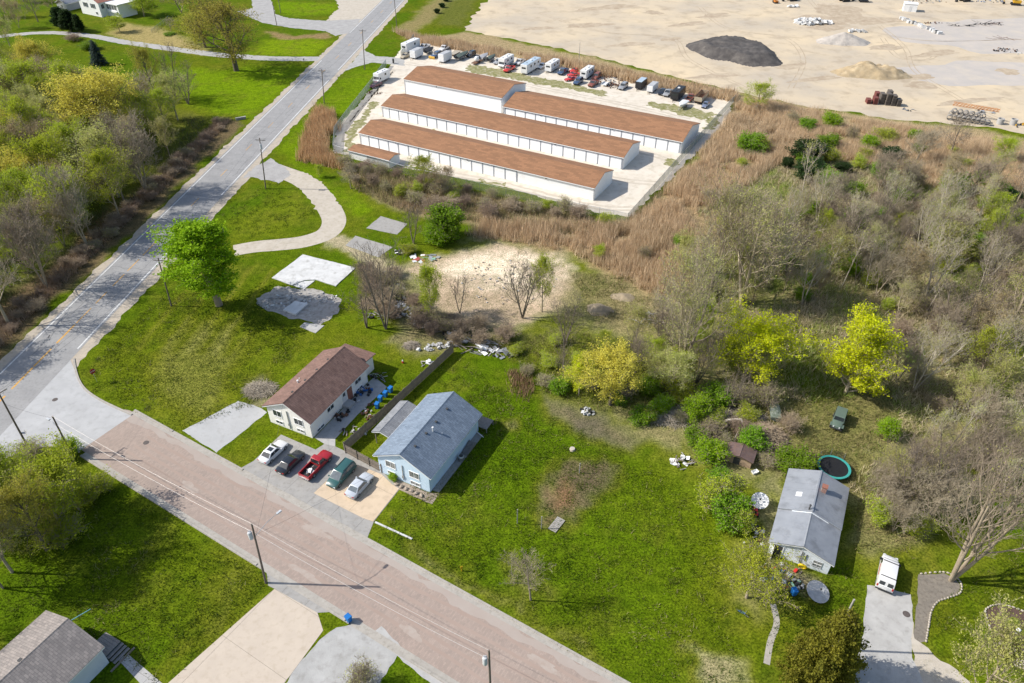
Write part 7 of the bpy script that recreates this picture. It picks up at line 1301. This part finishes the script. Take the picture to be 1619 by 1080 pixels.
WD, MT, DK, WH_, GN = ('board', M_TREATED, 'p'), ('metal_sheet', M_METG, 's'), ('dark_part', M_BLACK, 'b'), ('white_sheet', M_TRIM, 's'), ('green_sheet', mat('green_sheet', (.20, .38, .27), (.25, .42, .32), 2, .5), 's'); PI_ = ('pipe', M_METG, 't'); RS = ('rusty_part', M_RUST, 'b'); RSP = ('rusty_bar', M_RUST, 't'); BX = ('pale_box', mat('pale_junk', (.55, .55, .54), (.38, .38, .37), 2.5, .6), 'b'); GB = ('grey_board', M_POLEL, 'p')
scrap(640, 492, 4.2, 2.4, 60, 'scrap_heap', 'silver heap of scrap metal behind the cream house garden', 1, [MT, PI_, MT, DK, BX, GB, PI_], 1.4); scrap(622, 458, 2.2, 3.2, 34, 'scrap_heap', 'pile of broken garden furniture above the silver scrap heap', 2, [BX, WD, GB, PI_, WD], 1.0, (.6, 1.6)); scrap(612, 438, 1.5, 2.4, 16, 'timber_pile', 'loose timbers at the end of the dirt track', 3, [WD, GB], .4, (1.5, 3.0), align=1.2)
scrap(757, 548, 4.4, 2.2, 52, 'scrap_heap', 'long heap of boards and sheets at the end of the fence', 4, [GB, MT, WD, DK, WH_, PI_], 1.0, (1.2, 3.4), align=-.5); scrap(722, 532, 3.0, 1.4, 20, 'scrap_heap', 'small white litter heap left of the long board heap', 5, [WH_, DK, GB, BX], .5, (.5, 1.2)); scrap(1022, 505, 3.6, 2.0, 26, 'branch_litter', 'scattered boards and branches below the tan reeds', 6, [GB, PI_, WD], .6, (1.5, 3.4)); scrap(1080, 731, 1.6, 1.4, 26, 'scrap_heap', 'white heap of splintered boards at the lawn edge', 7, [WH_, WD, GB, GB], .7, (.7, 1.6))
scrap(572, 622, 1.6, 2.2, 26, 'porch_clutter', 'dark clutter of bins and toys below the house wall', 8, [DK, DK, BX, ('blue_box', MATS['sign_blue'], 'b'), RS], .5, (.5, 1.)); scrap(541, 655, 1.2, 1.6, 18, 'porch_clutter', 'dark clutter near the patio stoop', 9, [DK, DK, BX, RS], .4, (.4, .9)); scrap(598, 597, 1.7, 1.3, 24, 'bicycle_heap', 'tangle of bicycles and frames behind the cream house', 10, [PI_, DK, RSP, PI_], .7, (.6, 1.3)); scrap(560, 683, 2.0, 1.2, 22, 'bed_clutter', 'boxes and boards in the planting bed by the fence', 11, [WD, BX, DK, GB], .3, (.5, 1.6)); scrap(582, 652, 1.0, 2.2, 18, 'firewood_row', 'row of logs and blocks along the patio fence', 12, [WD, RS, BX], .3, (.4, .9), align=1.1)
scrap(964, 128, 4.6, 4.6, 60, 'junk_heap', 'dark rusty junk heap right of the rusty trucks', 13, [RS, DK, RSP, RS, MT], 1.6, (1., 2.6)); scrap(972, 138, 2.4, 2.0, 34, 'engine_heap', 'heap of purple-grey engine parts beside the lane', 14, [DK, RS, RSP], 1.3, (.6, 1.4)); scrap(592, 147, 2.6, 1.6, 18, 'junk_heap', 'pile of tyres and boards beside the maroon car', 15, [DK, WD, GB, RS], .6, (.6, 1.6)); scrap(816, 106, 1.2, 3.0, 16, 'junk_load', 'dark machine parts behind the bright red pickup', 16, [DK, RS, DK], 1.4, (.6, 1.4))
scrap(1228, 905, 3.2, 1.6, 26, 'yard_clutter', 'bits of junk on the bare soil before the bungalow door', 17, [BX, WD, ('blue_box', MATS['sign_blue'], 'b'), ('red_box', M_REDP, 'b'), GB], .2, (.3, .8)); scrap(1258, 924, .9, .7, 16, 'toy_table', 'table heaped with green and white things behind the blue bin', 18, [BX, GN, DK], .7, (.3, .7)); scrap(1190, 848, 1.6, 2.4, 20, 'yard_clutter', 'junk under the shrubs left of the bungalow', 19, [BX, RS, GB, DK], .3, (.4, 1.)); scrap(928, 652, 1.3, .9, 14, 'fire_pit_clutter', 'black cart with clutter on the bare soil behind the lawn', 20, [DK, MT, BX, DK], .7, (.5, 1.1)); scrap(675, 575, 1.0, .8, 10, 'board_stack', 'pale boards leaning at the garden fence', 21, [GB, WH_, GB], .9, (.9, 1.8))
scrap(600, 500, 2.2, 1.6, 26, 'scrap_heap', 'dark tangle of bars left of the silver scrap heap', 60, [DK, PI_, RSP, GB], .9, (.8, 2.2)); scrap(668, 510, 2.6, 1.4, 28, 'scrap_heap', 'grey boards and pipes right of the silver scrap heap', 61, [GB, PI_, MT, WD, DK], .8, (1., 2.8)); scrap(700, 520, 2.4, 1.2, 24, 'scrap_heap', 'broken timber behind the row of pale stones', 62, [WD, GB, RSP, DK], .7, (1., 2.6)); scrap(795, 560, 2.6, 1.4, 22, 'scrap_heap', 'scattered boards right of the long board heap', 63, [GB, MT, WD, DK], .5, (1., 2.4)); scrap(625, 475, 2.0, 1.6, 26, 'scrap_heap', 'white and grey household junk above the silver scrap heap', 64, [BX, MT, WH_, DK, PI_], .9, (.5, 1.5)); scrap(600, 445, 1.6, 1.2, 14, 'scrap_heap', 'small pile of boards below the dirt track', 65, [WD, GB, DK], .4, (.8, 2.)); brush(690, 505, 4.5, 1.8, 1.1, 900, 'brush_heap', 'brown brush heap below the sandy clearing', 9, BK_BROWN); brush(590, 480, 2.4, 2.0, 1.0, 600, 'brush_heap', 'brown brush heap beside the foundation rubble', 10, BK_BROWN)
lw = list(red.children)
sc = scrap(477, 757, .7, .5, 12, 'truck_load', 'scrap load in the bed of the dark red pickup', 22, [PI_, GB, RSP, MT], .25, (.5, 1.2)); sc.location = (*in_frame(red.location, H62, -1.45, 0), .62); sc.rotation_euler.z = H62
tw = scrap(633, 400, 1.6, 1.2, 12, 'car_wreck', 'white wrecked car body beside the old slab', 23, [WH_, DK, MT, BX], .8, (1., 2.)); scrap(662, 408, 1.7, 1.6, 12, 'sheet_stack', 'white and red sheets lying in the grass', 24, [WH_, ('red_sheet', mat('faded_red', (.42, .10, .08), (.36, .1, .08), 2), 's'), MT], .3, (1.4, 2.4)); scrap(682, 408, 1.4, 1.4, 8, 'sheet_stack', 'pale green sheets right of the red ones', 25, [GN, MT], .25, (1.2, 2.2))
chunk_pile(690, 548, 3.2, 1.0, 34, .42, [M_CONCW, M_CONC], 'stone_row', 'row of pale stones at the garden fence', 30, .25, 'stone', .7, R_(18)); chunk_pile(455, 478, 4.6, 2.6, 60, .38, [M_CONCG, M_CONCW, M_CONC], 'rubble_pile', 'grey rubble between the white foundation and the raised slab', 31, .25); chunk_pile(515, 472, 2.6, 2.0, 20, .3, [M_CONC, M_CONCW], 'rubble_pile', 'scattered rubble right of the raised slab', 32, .1)
chunk_pile(1285, 36, 7.5, 5.0, 80, 1.25, [M_CONCW, M_CONCW, M_CONC], 'broken_concrete', 'big pile of broken white concrete in the sandy yard', 33, 1.6); chunk_pile(1355, 51, 3.6, 1.8, 18, 1.1, [M_CONCW, M_CONC], 'broken_concrete', 'small group of concrete pieces behind the grit cone', 34, .5); chunk_pile(1254, 11, 2.2, 1.2, 8, 1.1, [M_CONCW], 'broken_concrete', 'few white concrete pieces near the top machines', 35, .4)
ORDN = ['first', 'second', 'third', 'fourth', 'fifth', 'sixth', 'seventh', 'eighth', 'ninth', 'tenth', 'eleventh', 'twelfth', 'thirteenth', 'fourteenth', 'fifteenth', 'sixteenth', 'seventeenth', 'eighteenth', 'nineteenth', 'twentieth']
bmx = [MB().box(-.85, .85, -.55, .55, 0, 1.0).mesh('concrete_block', m, bevel=.05) for m in (M_CONCW, M_CONC)]
for k in range(20):
    f = k / 19; o = link(bpy.data.objects.new('concrete_block', bmx[k % 3 == 2])); g = G(1424 + 60 * f, 30.5 + 23 * f); o.location = (g[0] + random.uniform(-.5, .5), g[1] + random.uniform(-1.2, 1.2), 0); o.rotation_euler.z = random.uniform(-.5, .5); tag(o, ORDN[k] + ' white concrete block from the left in the long row', 'concrete block', 'row of concrete blocks')
def stack(u, v, nx, nz, m, label, rz=R_(-8), sx=1.25, sy=2.2, sz=.34, gap=.13):
    root = empty('pallet_stack', G(u, v), rz, label, 'stack', 'steel stacks'); me = MB().box(-sx / 2, sx / 2, -sy / 2, sy / 2, 0, sz - gap).mesh('steel_panel', m, bevel=.02)
    for k in range(nz): o = link(bpy.data.objects.new('steel_panel', me), root); o.location = (random.uniform(-.06, .06), random.uniform(-.06, .06), .12 + k * sz)
    for s in (-1, 1): MB().box(s * sx * .35 - .06, s * sx * .35 + .06, -sy / 2, sy / 2, 0, .12).obj('bearer', M_TREATED, root)
M_RSTACK = mat('red_steel_form', (.20, .055, .045), (.13, .05, .04), 1.5, .7); M_DSTACK = mat('dark_steel_form', (.095, .08, .07), (.14, .12, .10), 1.5, .7)
for k, (u, v, nz, m, lab) in enumerate([(1372, 163, 4, M_RSTACK, 'lowest red steel stack at the left end'), (1382, 164, 6, M_RSTACK, 'second red steel stack'), (1392, 163, 9, M_DSTACK, 'tall dark steel stack next to the red ones'), (1401, 165, 10, M_DSTACK, 'tallest dark steel stack in the middle'), (1410, 166, 9, M_DSTACK, 'dark steel stack right of the tallest'), (1419, 167, 6, M_DSTACK, 'short dark steel stack at the right end'), (1385, 156, 6, M_RSTACK, 'red steel stack behind the others'), (1404, 157, 8, M_DSTACK, 'dark steel stack behind the tallest')]): stack(u, v, 1, nz, m, lab)
pm_ = MB(); n = 20; pm_.loft([[(q * math.cos(6.2832 * i / n), y, .75 + q * math.sin(6.2832 * i / n)) for i in range(n)] for q, y in ((.75, -.6), (.75, .6), (.64, .6), (.64, -.6), (.75, -.6))], caps=False); PME = pm_.mesh('concrete_pipe', mat('dark_concrete', (.22, .205, .185), (.28, .26, .235), 1.2, .9, c3=(.16, .15, .135), s3=3), smooth=True); k = 0
for row, (u0, v0, u1, v1, nn, z) in enumerate([(1500, 189, 1560, 198, 9, 0), (1503, 183, 1548, 189, 7, 0), (1505, 186, 1550, 194, 6, 1.25)]):
    for j in range(nn): f = j / (nn - 1); g = G(u0 + (u1 - u0) * f, v0 + (v1 - v0) * f); o = link(bpy.data.objects.new('concrete_pipe', PME)); o.location = (*g, z if row < 2 else 1.2); o.rotation_euler.z = R_(-25); tag(o, ORDN[j] + ' concrete pipe from the left ' + ['in the front row at the yard edge', 'in the back row at the yard edge', 'resting on top of the pipe rows'][row], 'concrete pipe', ['front pipe row', 'back pipe row', 'upper pipes'][row])
M_ORNG = mat('orange_steel', (.52, .19, .03), (.42, .15, .03), 1.2, .6)
cb = empty('crane_boom', G(1537, 186), R_(-28), 'orange lattice crane boom lying across the concrete pipes', 'crane boom'); b = MB()
for s in (-1, 1):
    for t in (0, 1): b.tube((-6, s * .5, 2.75 + t * .8), (6, s * .35, 2.75 + t * .6), .07, .07, 6)
b.obj('chords', M_ORNG, cb); b = MB()
for j in range(14): x = -6 + j * .86; b.tube((x, -.5, 2.75), (x + .86, .5, 3.5), .04, .04, 4); b.tube((x, .5, 2.75), (x + .86, -.5, 3.5), .04, .04, 4); b.tube((x, -.5, 2.75), (x + .43, -.5, 3.5), .04, .04, 4)
b.obj('lacing', M_ORNG, cb)
for u, v, lab in [(1580, 196, 'upright concrete ring right of the pipes'), (1601, 197, 'grey concrete box at the right end of the pipes')]: o = MB().lathe([(.9, 0), (.9, 1.6), (.75, 1.6), (.75, .1)], 16).obj('concrete_ring', M_CONC, smooth=True); o.location = (*G(u, v), 0); tag(o, lab, 'concrete ring')
scrap(1555, 178, 4, 2, 18, 'steel_scrap', 'grey steel scrap behind the concrete pipes', 40, [MT, DK, PI_], .6, (1, 2.4)); scrap(1437, 174, 2.0, 1.2, 10, 'steel_scrap', 'grey plates right of the dark steel stacks', 41, [MT, DK], .3, (1, 2.)); scrap(1522, 41, 6, 1.2, 16, 'beam_pile', 'dark steel beams lying left in the grey part of the yard', 42, [DK, ('dark_beam', M_BLACK, 'p'), ('dark_beam', M_BLACK, 'p')], .5, (4, 8), align=0.); scrap(1568, 39, 8, 2.0, 26, 'beam_pile', 'dark steel beams lying right in the grey part of the yard', 43, [DK, ('dark_beam', M_BLACK, 'p'), RSP], .8, (3, 7), align=-.2)
scrap(1590, 80, 4.5, 2.5, 26, 'machine_scrap', 'dark machine parts at the right edge of the yard', 44, [DK, DK, RS, BX], 1.2, (1, 2.4)); scrap(1474, 37, 4, 1.2, 12, 'machine_scrap', 'small dark parts right of the concrete blocks', 45, [DK, RS], .5, (.8, 2)); scrap(1575, 81, 1.2, .8, 5, 'machine_scrap', 'single dark block left of the machine parts', 46, [DK, ('blue_box', MATS['sign_blue'], 'b')], .5, (.8, 1.4)); scrap(1614, 86, 2.2, 1.2, 6, 'sheet_stack', 'white sheets at the right edge of the yard', 47, [WH_, BX], .6, (1.5, 3)); scrap(1585, 62, 5, .6, 8, 'timber_pile', 'rusty bars near the right edge of the yard', 48, [RSP], .2, (4, 6), align=-.5)
M_CAT = mat('machine_yellow', (.58, .33, .02), (.48, .27, .02), 1.2, .5)
def digger(u, v, rz, m, name, label, s=1.):
    root = empty(name, G(u, v), rz, label, 'excavator'); root.scale = (s,) * 3
    for y in (-1.1, 1.1): MB().loft([[(x, y + w_, z) for x, z in ((-1.9, .2), (-1.6, 0), (1.6, 0), (1.9, .2), (1.9, .6), (1.6, .85), (-1.6, .85), (-1.9, .6))] for w_ in (-.3, .3)]).obj('track', M_BLACK, root, bevel=.04)
    MB().box(-1.8, 1.2, -1.25, 1.25, .95, 1.9).obj('engine_housing', m, root, bevel=.1); cab = MB().box(.1, 1.4, .25, 1.2, 1.9, 2.9).obj('cab', m, root, bevel=.08); MB().box(1.4, 1.42, .35, 1.1, 2.1, 2.8).obj('windscreen', M_CARGL, cab); MB().box(.25, 1.25, 1.2, 1.22, 2.1, 2.8).obj('side_window', M_CARGL, cab)
    b = MB(); b.tube((1.2, -.3, 1.6), (3.6, -.3, 3.9), .28, .24, 6); b.tube((3.6, -.3, 3.9), (5.0, -.3, 3.2), .22, .2, 6); b.obj('boom', m, root); b = MB(); b.tube((5.0, -.3, 3.2), (4.6, -.3, 1.0), .2, .15, 6); b.obj('stick', m, root); MB().box(4.1, 4.9, -.8, .2, .05, .95).obj('bucket', M_BLACK, root, bevel=.1); MB().box(-.9, .9, -.9, .9, .5, .95).obj('turntable', M_BLACK, root)
digger(1252, 1, R_(200), M_ORNG, 'excavator', 'orange excavator at the top left of the sandy yard'); digger(1335, 2, R_(20), M_CAT, 'excavator', 'yellow excavator at the top of the sandy yard'); digger(1365, 3, R_(170), PT['blue'], 'excavator', 'dark excavator right of the yellow one'); digger(1525, 2, R_(200), M_CAT, 'excavator', 'yellow excavator at the top right of the yard'); digger(1605, 8, R_(160), M_CAT, 'excavator', 'yellow excavator near the top right corner'); digger(1226, 5, R_(100), M_ORNG, 'excavator', 'small orange excavator at the yard top', .6)
scrap(1465, 3, 9, 3, 22, 'equipment_row', 'row of dark equipment along the top edge of the yard', 49, [DK, RS, MT], 1.2, (1, 3)); scrap(1570, 3, 8, 2, 18, 'equipment_row', 'blue and dark equipment right of the top excavator', 50, [DK, ('blue_box', MATS['sign_blue'], 'b'), MT], 1.2, (1, 3)); scrap(1618, 200, 3, 2, 16, 'machine_scrap', 'rusty and yellow parts at the right yard edge', 51, [RS, DK, ('yellow_box', M_CAT, 'b')], .9, (1, 2))
# brush heaps and fallen limbs (definition first)
brush(412, 617, 2.4, 1.8, .8, 900, 'brush_heap', 'grey-brown brush heap left of the cream house', 1, BK_PALE); brush(651, 547, 1.4, 1.1, .6, 400, 'brush_heap', 'small round brush heap in the back garden', 2, BK_PALE, lr=(.5, 1.2)); chunk_pile(800, 445, 10, 8, 120, .26, [M_CONC, M_BOULD, M_BOULD], 'clearing_rubble', 'scattered stones across the sandy clearing', 36, .05, 'stone', .6)
brush(1205, 692, 3.6, 3.0, 1.8, 2200, 'brush_heap', 'large reddish brown brush heap behind the plywood shed', 3, BK_BROWN); brush(1080, 660, 6, 2.2, 1.0, 1400, 'brush_heap', 'long tangle of branches left of the plywood shed', 4, BK_PALE); brush(1160, 660, 5, 2.0, .9, 1000, 'brush_heap', 'tangle of pale branches above the plywood shed', 5, BK_PALE)
BK_WHITE = mat('bleached_wood', (.52, .47, .40), (.42, .37, .31), 2, .9)
def limb(pts, r, label):
    b = MB(); P_ = [Vector((*G(u, v, z), z)) for u, v, z in pts]
    for i in range(len(P_) - 1): b.tube(P_[i], P_[i + 1], r * (1 - .7 * i / len(P_)), r * (1 - .7 * (i + 1) / len(P_)), 7)
    o = b.obj('fallen_limb', BK_WHITE, smooth=True); tag(o, label, 'fallen limb')
limb([(1134, 674, .4), (1150, 664, 1.5), (1172, 663, 1.8), (1178, 680, .9), (1196, 712, .2)], .22, 'curved bleached limb above the plywood shed'); limb([(1075, 652, .2), (1095, 656, .5), (1112, 662, .6)], .2, 'straight bleached log left of the curved limb'); limb([(1185, 672, .9), (1192, 684, .7), (1196, 697, .2)], .08, 'short bleached limb on the brown brush heap'); limb([(1160, 697, .2), (1168, 680, 1.0), (1172, 668, 1.6)], .07, 'thin limb leaning behind the plywood shed'); limb([(1242, 727, .3), (1262, 731, .3), (1286, 735, .3)], .07, 'pale pole lying beside the trampoline'); limb([(1116, 684, 0), (1121, 660, 1.6)], .09, 'upright bleached stump left of the shed')
tyre = link(bpy.data.objects.new('tractor_tyre', wheel_mesh(.55, .4)[0])); tyre.location = (*G(1268, 736), .2); tyre.rotation_euler.x = R_(90); tag(tyre, 'large black tyre lying left of the trampoline', 'tyre')
bt = empty('bath_tub', G(1193, 748), .4, 'small white tub on the grass below the shed', 'tub'); MB().loft([[(x * a, y * a, z) for x, y in ((-.5, -.3), (.5, -.3), (.5, .3), (-.5, .3))] for a, z in ((.75, 0), (1., .4), (.88, .4), (.7, .1))]).obj('basin', M_TRIM, bt, bevel=.03); MB().box(-.45, -.35, -.05, .05, .4, .55).obj('tap', M_METG, bt)
hy = empty('garden_gnome', G(637, 574), 0, 'small red and white yard ornament in the back garden', 'ornament'); MB().lathe([(.16, 0), (.2, .25), (.12, .4)], 10).obj('body', M_REDP, hy); MB().lathe([(.12, .4), (.13, .52), (.02, .75)], 10).obj('hat', M_TRIM, hy)
st_ = empty('tree_stump', G(905, 711), 0, 'pale cut stump on the open lawn', 'stump'); MB().lathe([(.5, -.05), (.42, .12), (.38, .28), (.36, .3)], 12).obj('bole', BK_PALE, st_); MB().lathe([(.35, .3), (.02, .31)], 12).obj('cut_face', BK_WHITE, st_)
mbx = empty('mail_box', G(481, 99), 1.2, 'dark mail box at the end of the farm drive', 'mail box'); MB().box(-.05, .05, -.05, .05, 0, 1.1).obj('post', M_TREATED, mbx); MB().box(-.3, .3, -.12, .12, 1.1, 1.35).obj('box', M_BLACK, mbx, bevel=.05)
b2 = empty('bus_bench', G(381, 189), .5, 'small dark culvert headwall at the lawn edge beside the road', 'headwall'); MB().box(-1.4, 1.4, -.2, .2, 0, .6).obj('wall', M_CONCG, b2); MB().box(-1.5, 1.5, -.28, .28, .6, .72).obj('coping', M_CONC, b2)
b2.name = 'culvert_headwall'
for k, (u, v) in enumerate([(705, 2), (699, 12), (691, 21)]): tree('bush_dark', 'clipped_shrub', u, v, 1.8, ['topmost clipped round shrub beside the works track', 'middle clipped round shrub beside the works track', 'lowest clipped round shrub beside the works track'][k], 'shrub', 'clipped shrubs by the track', rad=1.2)
